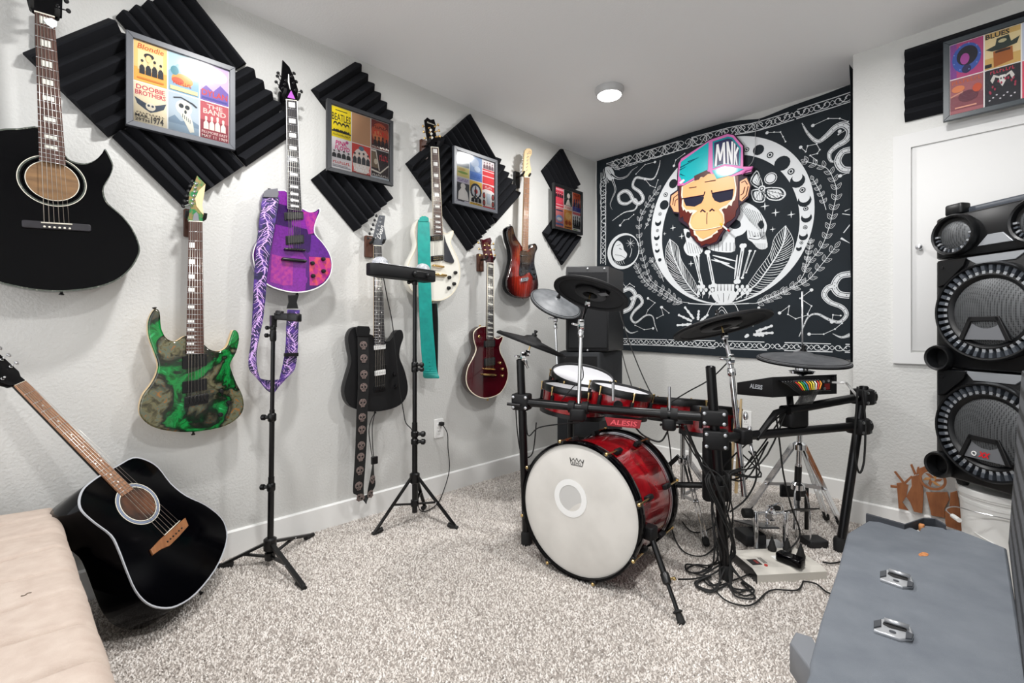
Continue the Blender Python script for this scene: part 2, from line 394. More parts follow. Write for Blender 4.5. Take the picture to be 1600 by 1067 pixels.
def framed(label, o, X, N, w, h, draws, fcol, plabels, rail=.021, dep=.022):
    o, X, N = V(o), V(X), V(N); Y = UP
    t = thing('picture_frame', label, 'poster frame', o)
    fr = MB(); R = [(0, 0), (w, 0), (w, h), (0, h)]; r = rail; I = [(r, r), (w-r, r), (w-r, h-r), (r, h-r)]
    for k in range(4):
        a, b, c, d = R[k], R[(k+1) % 4], I[(k+1) % 4], I[k]
        fr.slab([o+X*p+Y*q for p, q in (a, b, c, d)], N, dep, .0012)
    fr.build('frame', mat('frame_'+fcol.lstrip('#'), fcol, .38), t)
    MB().slab([o+X*p+Y*q-N*.010 for p, q in I], N, .006).build('backing', M['white'], t)
    cw, ch = (w-2*r)/3, (h-2*r)/2
    for i, d in enumerate(draws):
        cx, cy = i % 3, 1-i//3
        c = Cell(o+X*(r+cx*cw+.0022)+Y*(r+cy*ch+.0022)-N*.0095, X, Y, N, cw-.0044, ch-.0044)
        d(c); c.mb.build('poster', c.mats, t, label=plabels[i])
    MB().poly([o+X*p+Y*q-N*.0035 for p, q in I]).build('glass_pane', M['glass'], t)
def f1a(c):
    c.rect('#f3b455', 0, 0, 1, 1).rect('#f6cf86', 0, .35, 1, 1).rect('#fae3b4', .12, .3, .88, .8).txt('#c8552b', 'Blondie', .5, .82, .13, .8, .2, .01)
    c.people('#2a2d33', 4, .15, .9, .2, .4, '#f4d79e').ell('#2a2d33', .45, .68, .15, .07).ell('#f4d79e', .44, .61, .09, .09).rect('#d98a3a', .1, .07, .9, .11)
def f1b(c):
    c.rect('#8fb6cf', 0, 0, 1, 1).poly('#b9d7e4', [(0, .5), (.3, .75), (.7, .6), (1, .9), (1, 1), (0, 1)]).ell('#e7a24f', .45, .35, .35, .16).ell('#d9603c', .3, .3, .2, .09).ell('#4f8f9c', .2, .55, .13, .12)
    c.scr('#c2392f', 8, .45, .2, .09, .6).rect('#f1d9a0', .05, .04, .95, .14)
def f1c(c):
    c.rect('#c9b3df', 0, 0, 1, 1).ell('#efe3f4', .5, .75, .45, .2).poly('#7a62ac', [(0, .25), (.2, .42), (.45, .3), (.7, .52), (1, .35), (1, 0), (0, 0)]).txt('#d4472f', 'DYLAN', .5, .14, .16, .9, 0, .015).rect('#4d4f9c', .05, .04, .95, .1)
def f1d(c):
    c.rect('#f4e7c8', 0, 0, 1, 1).txt('#c21f4b', 'DOOBIE', .5, .83, .12, .86, 0, .02).txt('#c21f4b', 'BROTHERS', .5, .69, .12, .92, 0, .02)
    c.poly('#3d4a5c', [(.02, .62), (.2, .56), (.4, .5), (.6, .5), (.8, .56), (.98, .62), (.9, .46), (.68, .36), (.5, .3), (.32, .36), (.1, .46)]).ell('#f1ead8', .5, .45, .15, .1).ell('#3d4a5c', .44, .47, .04, .03).ell('#3d4a5c', .56, .47, .04, .03)
    c.scr('#4a3b32', 9, .5, .23, .04, .86).txt('#2a2523', 'MAR.', .25, .13, .08, .42, 0, .015).txt('#2a2523', '29TH', .25, .03, .08, .42, 0, .015).txt('#2a2523', '1974', .7, .03, .18, .38, 0, .02)
def f1e(c):
    c.rect('#b9c7d2', 0, 0, 1, 1).rect('#93a9bb', 0, 0, 1, .3).poly('#7f96aa', [(0, .3), (.2, .42), (.4, .28), (.7, .4), (1, .3), (1, .2), (0, .2)])
    c.ell('#e9e6d8', .5, .66, .27, .2).poly('#e9e6d8', [(.33, .55), (.68, .55), (.8, .3), (.84, .08), (.7, .04), (.52, .3)]).ell('#33393f', .41, .7, .08, .06).ell('#33393f', .61, .69, .08, .06).ell('#33393f', .55, .56, .04, .05)
    for i in range(5): c.rect('#5a6570', .45+.06*i, .4-.03*i, .47+.06*i, .5-.03*i)
    c.poly('#3a3f47', [(.15, .88), (.4, .93), (.8, .84), (.95, .76), (.9, .74), (.75, .81), (.4, .9), (.17, .85)])
def f1f(c):
    c.rect('#b85a62', 0, 0, 1, 1).rect('#8e3b46', 0, 0, 1, .5).txt('#f0cfc6', 'THE', .5, .84, .11, .55, 0, .02).txt('#f0cfc6', 'BAND', .5, .68, .14, .8, 0, .02).people('#f3ddd4', 4, .1, .9, .26, .38)
    c.txt('#f4dcd6', 'FILLMORE EAST', .5, .14, .07, .9, 0, .01).txt('#f4dcd6', 'MAY 11 1969', .5, .03, .08, .9, 0, .01)
FX = .079
framed('largest looking dark grey frame of six band posters with a lamp glare', (FX, .208, 1.775), (0, 1, 0), (1, 0, 0), .364, .356, [f1a, f1b, f1c, f1d, f1e, f1f], '#54575d',
       ['orange poster with a row of dark figures', 'pale blue poster', 'lilac poster with red lettering', 'cream poster with a winged emblem and a date', 'grey blue poster with a large skull', 'dark red poster with pale figures'])
def f2a(c):
    c.rect('#f2dc1c', 0, 0, 1, 1).txt('#1c1b16', 'BEATLES', .5, .55, .24, .94, 0, .01).rect('#3a3716', .2, .88, .8, .91)
    for i in range(4): c.ell('#1c1b16', .2+.2*i, .43, .1, .09).ell('#f2dc1c', .2+.2*i, .38, .075, .08).poly('#1c1b16', [(.08+.2*i, .2), (.12+.2*i, .28), (.2+.2*i, .24), (.28+.2*i, .28), (.33+.2*i, .2)])
    c.rect('#1c1b16', .02, .17, .98, .21).scr('#4a4616', 13, .5, .06, .06, .85)
def f2b(c): c.rect('#c99d78', 0, 0, 1, 1)
def f2c(c):
    c.rect('#7a2a24', 0, 0, 1, 1).ell('#c85a38', .5, .55, .5, .38).ell('#e08a55', .35, .45, .25, .2).scr('#2c1013', 7, .5, .72, .1, .8).scr('#e33b2c', 5, .5, .48, .18, .8).people('#2a1214', 4, .1, .95, .14, .3).rect('#3a1a1c', 0, .08, 1, .14).scr('#f2e7dd', 11, .5, .02, .07, .95)
def f2d(c):
    c.rect('#f2eff2', 0, 0, 1, 1).txt('#e0368a', 'PINK', .5, .78, .15, .6, .15, .03).txt('#e0368a', 'FLOYD', .55, .62, .15, .75, .15, .03).people('#24252a', 4, .02, .98, .36, .26, '#d8cfcf').ell('#c95a9a', .78, .93, .08, .05)
    c.scr('#d23b3b', 8, .5, .17, .09, .85).rect('#9a9aa2', .05, .05, .95, .08).rect('#9a9aa2', .05, .1, .8, .12)
def f2e(c):
    c.rect('#d8443c', 0, 0, 1, 1).ell('#f1e6df', .5, .42, .48, .46).ell('#5f7f96', .5, .88, .14, .08).people('#3a3f45', 4, .03, .97, .34, .4, '#e9c9bb').txt('#ffffff', 'BLACK', .5, .2, .12, .55, 0, .03).txt('#ffffff', 'SABBATH', .5, .06, .12, .85, 0, .03).rect('#7d2c28', 0, 0, 1, .04)
def f2f(c):
    c.rect('#33262a', 0, 0, 1, 1).poly('#e6dfd4', [(0, .98), (.28, .98), (.48, .3), (.43, .28), (.24, .92), (0, .92)]).poly('#7d6a55', [(0, .9), (.22, .9), (.4, .36), (0, .36)]).ell('#d8ccb8', .25, .58, .1, .1).scr('#d63f4a', 5, .7, .66, .22, .5)
    c.poly('#e6dfd4', [(.0, .3), (.5, .24), (.98, .56), (.98, .5), (.5, .18), (0, .24)]).rect('#b9c2cc', 0, 0, 1, .06).scr('#e9e3dc', 9, .5, .08, .07, .9)
framed('black frame whose first poster is bright yellow', (FX, .973, 1.786), (0, 1, 0), (1, 0, 0), .364, .354, [f2a, f2b, f2c, f2d, f2e, f2f], '#25272b',
       ['yellow poster with four dark heads', 'blank tan brown sheet', 'red and orange poster', 'white poster with pink lettering', 'red and white poster with four heads', 'dark poster with crossed pale lines'])
def f3a(c):
    c.rect('#c9cfd3', 0, 0, 1, 1).rect('#8b96a0', 0, .42, 1, .62).rect('#e6d98d', 0, .0, 1, .4).ell('#d9b84d', .4, .3, .3, .06).ell('#8ab04f', .5, .18, .4, .05).ell('#eef0f2', .3, .85, .3, .12)
def f3b(c):
    c.rect('#8fa9cf', 0, 0, 1, 1).rect('#5b83c9', 0, 0, 1, .35).ell('#b9c7da', .4, .75, .35, .2).scr('#3f6fc0', 7, .5, .12, .16, .8).ell('#c7d4e6', .6, .5, .25, .12)
def f3c(c):
    c.rect('#efe9ea', 0, 0, 1, 1).rect('#d9383f', 0, 0, 1, .62).rect('#f0dede', 0, .3, 1, .34).rect('#f0dede', 0, .52, 1, .56).people('#7a5f66', 4, .05, .95, .64, .3, '#e8c7c4')
def f3d(c):
    c.rect('#d5cfdf', 0, 0, 1, 1).rect('#4a4c52', .0, .06, 1, .78).scr('#7a5fa8', 7, .5, .84, .12, .8).ell('#ece9e6', .5, .65, .2, .12).poly('#ece9e6', [(.1, .08), (.15, .4), (.35, .56), (.65, .56), (.85, .42), (.95, .08)]).rect('#3b3c40', .1, .02, .6, .05)
def f3e(c):
    c.rect('#e9c35a', 0, 0, 1, 1).rect('#f3f1ec', 0, .08, 1, .55).ell('#2f3b4d', .5, .58, .46, .34).ell('#dfe3e8', .5, .58, .33, .24).ell('#c63b38', .5, .58, .14, .1).poly('#2b2c33', [(.36, .25), (.44, .8), (.52, .8), (.5, .25)]).people('#2b2c33', 3, .1, .95, .12, .3, '#e8ded0').scr('#a8832f', 6, .5, .02, .09, .8)
def f3f(c):
    c.rect('#f1eeec', 0, 0, 1, 1).poly('#d23a3f', [(0, .98), (.5, 1), (1, .95), (1, .7), (.75, .78), (.25, .8), (0, .72)]).scr('#f6e7e2', 5, .5, .83, .1, .6)
    for a in (.12, .88):
        for b in (.2, .5): c.ell('#2e2224', a, b, .11, .14).ell('#c8574f', a, b, .055, .09)
    c.rect('#c9d2da', .34, .15, .66, .62).rect('#d23a3f', 0, 0, 1, .05)
framed('dark grey frame of six pale band posters beside the white guitar', (FX, 1.753, 1.772), (0, 1, 0), (1, 0, 0), .36, .352, [f3a, f3b, f3c, f3d, f3e, f3f], '#54575d',
       ['pale landscape poster', 'blue poster', 'red and white poster', 'grey poster with a pale figure', 'yellow poster with a ring target', 'white poster with red banner'])
def f4a(c): c.rect('#d8485c', 0, 0, 1, 1).rect('#e9a0ac', 0, .86, 1, .95).people('#3c2530', 4, .05, .95, .5, .3, '#e8b4b4').rect('#eec3c9', .1, .1, .9, .14)
def f4b(c): c.rect('#20302c', 0, 0, 1, 1).rect('#e8d5cd', 0, 0, 1, .2).ell('#e6ddd5', .55, .72, .18, .14).poly('#e6ddd5', [(.2, .22), (.4, .5), (.6, .56), (.8, .22)]).scr('#c8453c', 4, .5, .05, .1, .7)
def f4c(c): c.rect('#d8623a', 0, 0, 1, 1).rect('#4a4a9e', 0, 0, 1, .25).people('#3b2a58', 3, .1, .9, .25, .45).scr('#7d1f28', 4, .5, .82, .12, .7)
def f4d(c): c.rect('#e58a8c', 0, 0, 1, 1).ell('#8fb2e0', .5, .45, .4, .18).ell('#f4ece6', .5, .42, .28, .08).rect('#4a4a6a', .1, .82, .9, .9).rect('#5a7fc0', .05, .1, .95, .2)
def f4e(c): c.rect('#e39a3f', 0, 0, 1, 1).ell('#f0c46a', .5, .68, .36, .2).ell('#a8542f', .3, .32, .18, .12).ell('#a8542f', .7, .32, .18, .12).rect('#7d3a2a', .1, .05, .9, .12)
def f4f(c): c.rect('#e6e8ea', 0, 0, 1, 1).rect('#c94a55', 0, .86, 1, 1).people('#1f2024', 4, .02, .98, .3, .5).rect('#1f2024', .05, .12, .95, .3).rect('#8fae6a', .1, .03, .6, .08)
framed('black frame of six posters by the corner, nearest the tapestry', (FX, 2.69, 1.762), (0, 1, 0), (1, 0, 0), .36, .345, [f4a, f4b, f4c, f4d, f4e, f4f], '#141517',
       ['pink poster with dark figures', 'dark green poster with a pale figure', 'orange and violet poster', 'pink and blue poster', 'amber poster', 'white poster with black figures'])
def f5a(c):
    c.rect('#b8487e', 0, 0, 1, 1).rect('#8a4a98', 0, 0, .2, 1).ell('#3f5fb0', .5, .52, .44, .42).ell('#20202c', .52, .58, .32, .28).ell('#b04fa0', .45, .5, .14, .16).ell('#2e2e58', .5, .2, .14, .12)
    for i in range(9): c.ell('#7fa0d8', .5+.4*math.cos(i*.7), .55+.38*math.sin(i*.7), .02, .02, 8)
def f5b(c):
    c.rect('#d3b06a', 0, 0, 1, 1).rect('#e6d3a2', 0, .3, 1, .85).txt('#20252a', 'BLUES', .36, .84, .14, .68, 0, .03).poly('#2c3a34', [(.02, .56), (.3, .62), (.34, .8), (.68, .82), (.74, .62), (.98, .7), (.9, .52), (.5, .46), (.2, .48)]).poly('#a8632f', [(.24, .46), (.78, .48), (.8, .1), (.26, .02)]).rect('#3a2418', .3, .4, .72, .46).rect('#20252a', 0, .04, .2, .14).ell('#c9c29a', .5, .7, .12, .05)
def f5c(c): c.rect('#c8cfe0', 0, 0, 1, 1).ell('#8a94b8', .4, .5, .3, .3)
def f5d(c):
    c.rect('#a8686e', 0, 0, 1, 1).rect('#8a4f58', 0, .1, 1, .5).scr('#c86a4a', 8, .5, .85, .11, .9).ell('#d8875a', .25, .7, .2, .1).ell('#6a3a48', .55, .45, .3, .16).poly('#d9a08c', [(.02, .52), (.4, .62), (.4, .58), (.02, .48)]).rect('#e2a58f', .15, .14, .8, .18).ell('#c85a3c', .82, .62, .14, .12)
def f5e(c):
    c.rect('#26272e', 0, 0, 1, 1).scr('#c23a52', 8, .5, .87, .09, .7).poly('#e4e2de', [(.42, .78), (.58, .78), (.6, .62), (.5, .46), (.4, .62)]).poly('#d9d6d0', [(.42, .76), (.25, .84), (.16, .7), (.22, .6), (.27, .68), (.3, .76), (.42, .7)]).poly('#d9d6d0', [(.58, .76), (.75, .84), (.84, .7), (.78, .6), (.73, .68), (.7, .76), (.58, .7)]).ell('#26272e', .46, .69, .02, .03).ell('#26272e', .54, .69, .02, .03)
    for i in range(12): c.ell('#a83a52', .5+.36*math.cos(i*.55), .5+.16*math.sin(i*.9), .03, .04, 8)
    for i in range(8): c.ell('#d9d6dc', .14+.1*i, .14+.06*(i % 3), .03, .02, 8)
def f5f(c): c.rect('#d8506a', 0, 0, 1, 1).ell('#e9a25a', .3, .7, .2, .2)
framed('dark grey poster frame at the top right above the white access door', (2.213, YJ-.085, 1.955), (1, 0, 0), (0, -1, 0), .375, .363, [f5a, f5b, f5c, f5d, f5e, f5f], '#2c353b',
       ['pink and blue poster with a dark round head', 'tan poster with a hat and beard', 'pale blue poster', 'dusty red poster', 'dark poster with a horned skull', 'pink red poster'])

# ------------------------------------------------------------------ guitars
def spread(a, b, n): return [(a[0]+(b[0]-a[0])*i/(n-1), a[1]+(b[1]-a[1])*i/(n-1)) for i in range(n)]
class Guitar:
    def __init__(s, label, pl, body, depth, bmat, smat=None, edge=.004, base=None, smooth=3, binding=None, acoustic=False):
        s.pl = pl; s.N = pl.n; s.depth = depth
        P = [pl(u, v) for u, v in body]
        if smooth: P = catmull(P, smooth, True)
        lo = min(P, key=lambda p: p.z)
        s.t = thing('acoustic_guitar' if acoustic else 'electric_guitar', label, 'guitar', (lo.x-.02, lo.y, lo.z)); s.P = P
        if smat:
            mb = MB(); mb.slab(P, s.N, edge*1.2, edge, 0); mb.build('body_top', bmat, s.t)
            MB().slab([p-s.N*(edge*1.2) for p in P], s.N, depth-edge*1.2, .003).build('body', smat, s.t)
        else: MB().slab(P, s.N, depth, edge).build('body', bmat, s.t)
        if binding:
            n = len(P); cen = sum(P, V((0, 0, 0)))/n
            MB().loft([[p+(p-cen).normalized()*b+s.N*a for a, b in ((.0008, -.0035), (.0008, .0012), (-.004, .0012), (-.004, -.0035))] for p in P], 0, False, False, True).build('binding', binding, s.t)
    def neck(s, nl, nr, el, er, fb, back, nf=22, hn=.008, he=.012, th=.019, bind=None, scale_end=None):
        pl = s.pl; N = s.N
        a, b, c, d = pl(*nl, hn), pl(*nr, hn), pl(*er, he), pl(*el, he)
        s.q = (a, b, c, d)
        MB().slab([a, b, c, d], N, .006, .001).build('fretboard', fb, s.t)
        def sec(p, q, t):
            m = (p+q)/2; w = (q-p)/2
            return [m+w*math.cos(PI*i/8)-N*(.006+t*math.sin(PI*i/8)) for i in range(9)]
        e1, e2 = (b+(c-b)*.99), (a+(d-a)*.99)
        f = lambda t: (a+(d-a)*t, b+(c-b)*t)
        MB().loft([sec(*f(0), th*.9), sec(*f(.5), th), sec(*f(.93), th*1.1)], 0).build('neck', back, s.t)
        X = (b-a).normalized(); L = (((c+d)/2)-((a+b)/2)).length; s.scale = L/(1-2**(-nf/12))
        s.axis = (((c+d)/2)-((a+b)/2)).normalized(); s.X = X
        MB().slab([a-X*.0008+s.axis*-.004, b+X*.0008-s.axis*.004, b+X*.0008, a-X*.0008], N, .007, .0005).box((a+b)/2+N*.0007-s.axis*.002, (.001, .001, .001)).build('nut', M['nut'], s.t)
        if bind:
            for p, q in ((a, d), (b, c)):
                MB().tube([p+N*.0002, q+N*.0002], .0014, 6).build('neck_binding', bind, s.t)
        for i in range(1, nf+1):
            t = s.scale*(1-2**(-i/12))/L
            if t > 1.0: break
            p, q = a+(d-a)*t, b+(c-b)*t
            MB().cyl(p, q, .0011, n=5).build('fret', M['steel'], s.t)
        s.L = L; s.nf = nf
    def at(s, t, x):                               # point on the fretboard: t along nut..end, x 0..1 across
        a, b, c, d = s.q; p = a+(d-a)*t; q = b+(c-b)*t; return p+(q-p)*x
    def inlays(s, frets, kind, m, x0=.2, x1=.8):
        for f in frets:
            t0 = s.scale*(1-2**(-(f-1)/12))/s.L; t1 = s.scale*(1-2**(-f/12))/s.L
            if t1 > 1: break
            h = .00035*s.N+V((0, 0, 0))
            if kind == 'block':
                k0, k1 = t0+(t1-t0)*.2, t0+(t1-t0)*.8
                MB().slab([s.at(k0, x0)+h, s.at(k0, x1)+h, s.at(k1, x1)+h, s.at(k1, x0)+h], s.N, .0006).build('inlay', m, s.t)
            elif kind == 'dot':
                for x in ([.5] if f % 12 else [.25, .75]):
                    c = s.at((t0+t1)/2, x); MB().cyl(c-s.N*.001, c+s.N*.0004, .0032, n=10).build('inlay', m, s.t)
            else:                                   # slanted flag
                k0, k1 = t0+(t1-t0)*.25, t0+(t1-t0)*.75
                MB().slab([s.at(k0, x0)+h, s.at(k0, .5)+h, s.at(k0+(k1-k0)*.3, x1)+h, s.at(k1, x1)+h, s.at(k1, .45)+h, s.at(k1-(k1-k0)*.35, x0)+h], s.N, .0006).build('inlay', m, s.t)
    def strings(s, bl, br, h, h0=.0095, n=6):
        a, b = s.q[0], s.q[1]; p, q = s.pl(*bl, h), s.pl(*br, h)
        for i in range(n):
            x = .1+.8*i/(n-1); MB().tube([a+(b-a)*x+s.N*.0022, p+(q-p)*i/(n-1)], .0011-.00012*i, 4).build('string', M['string'], s.t)
    def head(s, pts, m, th=.014, h=.004, label=None, smooth=0):
        P = [s.pl(u, v, h) for u, v in pts]
        if smooth: P = catmull(P, smooth, True)
        s.h = MB().slab(P, s.N, th, .0015).build('headstock', m, s.t, label=label); s.hh = h; return s.h
    def tuners(s, posts, buttons, m, bm=None):
        for (pu, pv), (bu, bv) in zip(posts, buttons):
            p = s.pl(pu, pv, s.hh); b = s.pl(bu, bv, s.hh-.011); d = (b-(p-s.N*.011)).normalized()
            mb = MB(); mb.lathe(p-s.N*.002, s.N, [(.005, 0), (.005, .0035), (.003, .0045), (.0026, .011), (.0034, .0125), (.0026, .014)], 10)
            mb.tube([p-s.N*.011, b], .0022, 6); t = mb.build('tuner', m, s.t)
            R = Matrix((d, s.N.cross(d), s.N)).transposed(); k = MB()
            k.ball((0, 0, 0), .0085, 6, 0, (.8, 1.0, .55)); k.v = [b+R @ p_ for p_ in k.v]; k.build('tuner_button', bm or m, t)
    def pickup(s, a, b, m, poles=None, h=.006, ring=None, edge=.0018):      # a, b opposite corners in the picture plane
        A = s.pl(*a, h); B = s.pl(*b, h); ax = s.axis; X = s.X
        w = (B-A).dot(X); l = (B-A).dot(ax); c = (A+B)/2; c -= s.N*((c-s.pl.o).dot(s.N)-h)
        R = Matrix((X, ax, X.cross(ax))).transposed()
        if X.cross(ax).dot(s.N) < 0: R = Matrix((X, ax, -X.cross(ax))).transposed()
        w, l = abs(w), abs(l)
        if ring:
            MB().rbox(c-s.N*(h-.0015), (w*1.22, l*1.25, .004), .004, R).build('pickup_ring', ring, s.t)
        o = MB().rbox(c-s.N*.005, (w, l, .011), .003, R).build('pickup', m, s.t)
        if poles:
            for row in ((-.22, .22) if poles[1] == 2 else (0,)):
                for i in range(6):
                    q = c+X*w*(.8*i/5-.4)+ax*l*row+s.N*.0006
                    MB().cyl(q-s.N*.002, q+s.N*.0006, .0024, n=8).build('pole_piece', poles[0], o)
        return o
    def bar(s, a, b, r, h, m, name='bridge', posts=True, saddles=0):
        A, B = s.pl(*a, h), s.pl(*b, h); d = (B-A).normalized(); mb = MB()
        mb.tube([A-d*.004, A, (A+B)/2, B, B+d*.004], [r*.6, r, r*1.1, r, r*.6], 10)
        if posts:
            for p in (A, B): mb.cyl(p-s.N*h, p+s.N*r*.8, r*.75, n=12)
        o = mb.build(name, m, s.t)
        for i in range(saddles):
            q = A+(B-A)*(.14+.72*i/(saddles-1)); MB().box(q+s.N*r, (.005, .006, .004), Matrix((s.X, s.axis, s.N)).transposed()).build('saddle', m, o)
    def plate(s, a, b, m, h=.006, name='bridge', r=.003, saddles=None):
        A = s.pl(*a, h); B = s.pl(*b, h); X, ax = s.X, s.axis; w = abs((B-A).dot(X)); l = abs((B-A).dot(ax)); c = (A+B)/2
        R = Matrix((X, ax, s.N)).transposed()
        o = MB().rbox(c-s.N*h*.5, (w, l, h), r, R).build(name, m, s.t)
        if saddles:
            for i in range(6):
                MB().rbox(c+X*w*(.8*i/5-.4)+ax*-l*.1+s.N*.003, (w*.13, l*.6, .007), .001, R).build('saddle', saddles, o)
        return o
    def knobs(s, pts, m, r=.010, h=.016, name='knob'):
        for u, v in pts:
            p = s.pl(u, v, .008); p = p-s.N*.008
            MB().lathe(p-s.N*.001, s.N, [(r*1.15, 0), (r*1.1, .004), (r*.95, h*.9), (r*.8, h), (r*.1, h+.0004)], 16).build(name, m, s.t)
    def button(s, u, v, m, d, up=None):
        p = s.pl(u, v, -s.depth/2); d = V(d).normalized()
        MB().lathe(p-d*.004, d, [(.004, 0), (.004, .006), (.0075, .010), (.007, .013), (.001, .014)], 12).build('strap_button', m, s.t)
    def logo(s, txt, u, v, X, Y, h, m, width=None, shear=0, bold=0, hh=None, name='lettering'):
        p = s.pl(u, v, (s.hh if hh is None else hh)+.0006); MB().text(txt, p, X, Y, h, 0, width, shear, 1, False, bold).build(name, m, s.t)

def hanger(label, y, z, reach, block, fork=.029, zoff=.012, bm=None):
    """wooden block on the wall with a padded steel yoke around the neck just under the headstock"""
    t = thing('guitar_hanger', label, 'wall hook', (0, y, z), 'guitar wall hangers')
    R = Matrix(((0, 0, 1), (1, 0, 0), (0, 1, 0)))
    MB().rbox((.010, y, z-.018), (.05, .115, .02), .005, R).build('mounting_block', block, t)
    y0 = y
    MB().tube([(.015, y0, z), (reach*.5, y0, z), (reach-.03, y0, z), (reach-.024, y0, z-.002)], .006, 8).build('arm', M['powder'], t)
    for s in (-1, 1):
        MB().tube(catmull([(reach-.024, y0, z-.002), (reach-.022, y0+s*fork*.6, z-.006), (reach-.012, y0+s*fork, z-.008), (reach+.008, y0+s*fork*1.06, z-.004), (reach+.018, y0+s*fork*1.06, z+.008), (reach+.02, y0+s*fork*1.06, z+.012)], 4), .0068, 8).build('prong', M['rub'], t)

def wallg(x): return Plane((x, 0, 0), (1, 0, 0))
# --- upper left acoustic
abal = ramp_mat('abalone', [(.3, '#26302d'), (.45, '#55584f'), (.55, '#3c4844'), (.7, '#8f8d82')], 'noise', 160, .25)
g = Guitar('black cutaway acoustic guitar hanging highest on the left wall', wallg(.145),
    [(30, 201), (66, 201), (101, 242), (112, 251.6), (132, 256), (149, 250), (160, 239), (164, 233), (171, 244.6), (176.5, 258.6), (173, 273), (163, 290), (162, 302.6), (168.7, 318), (191, 337.7), (208, 360), (218, 385.5), (215, 402), (202, 422), (180, 439), (146, 450), (98, 455), (56, 453), (22.5, 447), (-5, 440), (-38, 425), (-66, 398), (-76, 365), (-68, 328), (-50, 300), (-40, 275), (-43, 248), (-30, 218), (-2, 203)],
    .095, M['gloss'], None, .004, binding=abal, acoustic=True)
g.neck((54, 18), (85, 27), (61, 250), (103, 258), M['rose'], M['gloss'], 20, .010, .010)
g.inlays([1, 3, 5, 7, 9, 12, 15, 17], 'block', M['pearl'], .22, .72)
c = (g.pl(82.5, 283)); Rr = g.pl(123, 283).y-c.y
hole = ramp_mat('spruce_inside', [(.3, '#6e5236'), (.7, '#8f6d48')], 'noise', 14, .7, vec=(1, 1, 6))
MB().lathe(c, g.N, [(Rr*1.0, .0004), (Rr*1.0, .001), (.0001, .001)], 48).build('sound_hole', hole, g.t, label='sound hole showing pale wood inside')
for k0, k1, mm in ((1.03, 1.22, M['gloss']), (1.22, 1.29, abal), (1.29, 1.32, M['nut']), (1.0, 1.03, M['nut']), (1.1, 1.14, abal)):
    MB().lathe(c, g.N, [(Rr*k0, .0006), (Rr*k0, .0022), (Rr*k1, .0022), (Rr*k1, .0006)], 48, caps=False).build('rosette_ring', mm, g.t)
g.plate((33, 342), (143, 363), M['ebony'], .009, 'bridge', .006)
MB().tube([g.pl(64, 347.5, .011), g.pl(113, 350.5, .011)], .0022, 6).build('saddle', M['nut'], g.t)
for i, (u, v) in enumerate(spread((69.5, 354), (109, 357), 6)): MB().ball(g.pl(u, v, .010), .0035, 5).build('bridge_pin', M['nut'], g.t)
g.strings((69, 347), (108, 350), .0125)
g.head([(50, 17), (44, 8), (40, -8), (40, -60), (50, -75), (70, -68), (88, -60), (98, -10), (97, 26), (88, 27)], M['gloss'])
g.tuners([(52, -8), (52, -26), (52, -44), (90, 10), (88, -10), (86, -34)], [(38, -12), (38, -32), (38, -50), (107, 17), (104, 2), (102, -20)], M['black'])
g.button(96, 457, M['black'], (0, 0, -1))
pk = AT(0, 0, 1)
MB().slab([g.pl(u, v, .013) for u, v in ((67, 30), (80, 28), (89, 33), (89, 41), (82, 44), (73, 38))], g.N, .0012).build('guitar_pick', mat('clear_pick', '#dfe3e6', .15), g.t, label='pearly pick tucked under the strings')
hanger('black wall hook holding the upper acoustic guitar', g.at(0, .5).y, g.at(0, .5).z+.02, .14, M['black'])

# --- green resin guitar
resin = mat('green_resin_burl', '#0b6a30', .12, 0, .7)
def mkresin(nt):
    b = nt.nodes['Principled BSDF']; tc = nt.nodes.new('ShaderNodeTexCoord')
    def noise(sc, det, dist, stops, const=False):
        n = nt.nodes.new('ShaderNodeTexNoise'); n.inputs['Scale'].default_value = sc; n.inputs['Detail'].default_value = det; n.inputs['Distortion'].default_value = dist
        nt.links.new(tc.outputs['Object'], n.inputs['Vector']); r = nt.nodes.new('ShaderNodeValToRGB'); cr = r.color_ramp
        while len(cr.elements) < len(stops): cr.elements.new(.5)
        for e, (p, c) in zip(cr.elements, stops): e.position = p; e.color = (*lin(c), 1)
        nt.links.new(n.outputs['Fac'], r.inputs['Fac']); return r.outputs['Color']
    g_ = noise(13, 5, 2.4, [(.25, '#03260d'), (.42, '#07591f'), (.52, '#0f8a3c'), (.6, '#0a6a2c'), (.72, '#35b868')])
    w_ = noise(34, 7, 1.2, [(.25, '#1c1a12'), (.42, '#4d4a33'), (.5, '#6f6a4c'), (.58, '#57665a'), (.66, '#8a6236'), (.8, '#b07c3e')])
    m_ = noise(6.3, 4, .8, [(.485, '#000000'), (.505, '#ffffff')]); e_ = noise(6.3, 4, .8, [(.44, '#ffffff'), (.485, '#5a5a5a'), (.505, '#5a5a5a'), (.56, '#ffffff')])
    mx = nt.nodes.new('ShaderNodeMixRGB'); nt.links.new(m_, mx.inputs[0]); nt.links.new(g_, mx.inputs[1]); nt.links.new(w_, mx.inputs[2])
    m2 = nt.nodes.new('ShaderNodeMixRGB'); m2.blend_type = 'MULTIPLY'; m2.inputs[0].default_value = 1; nt.links.new(mx.outputs[0], m2.inputs[1]); nt.links.new(e_, m2.inputs[2])
    nt.links.new(m2.outputs[0], b.inputs['Base Color'])
mkresin(resin.node_tree)
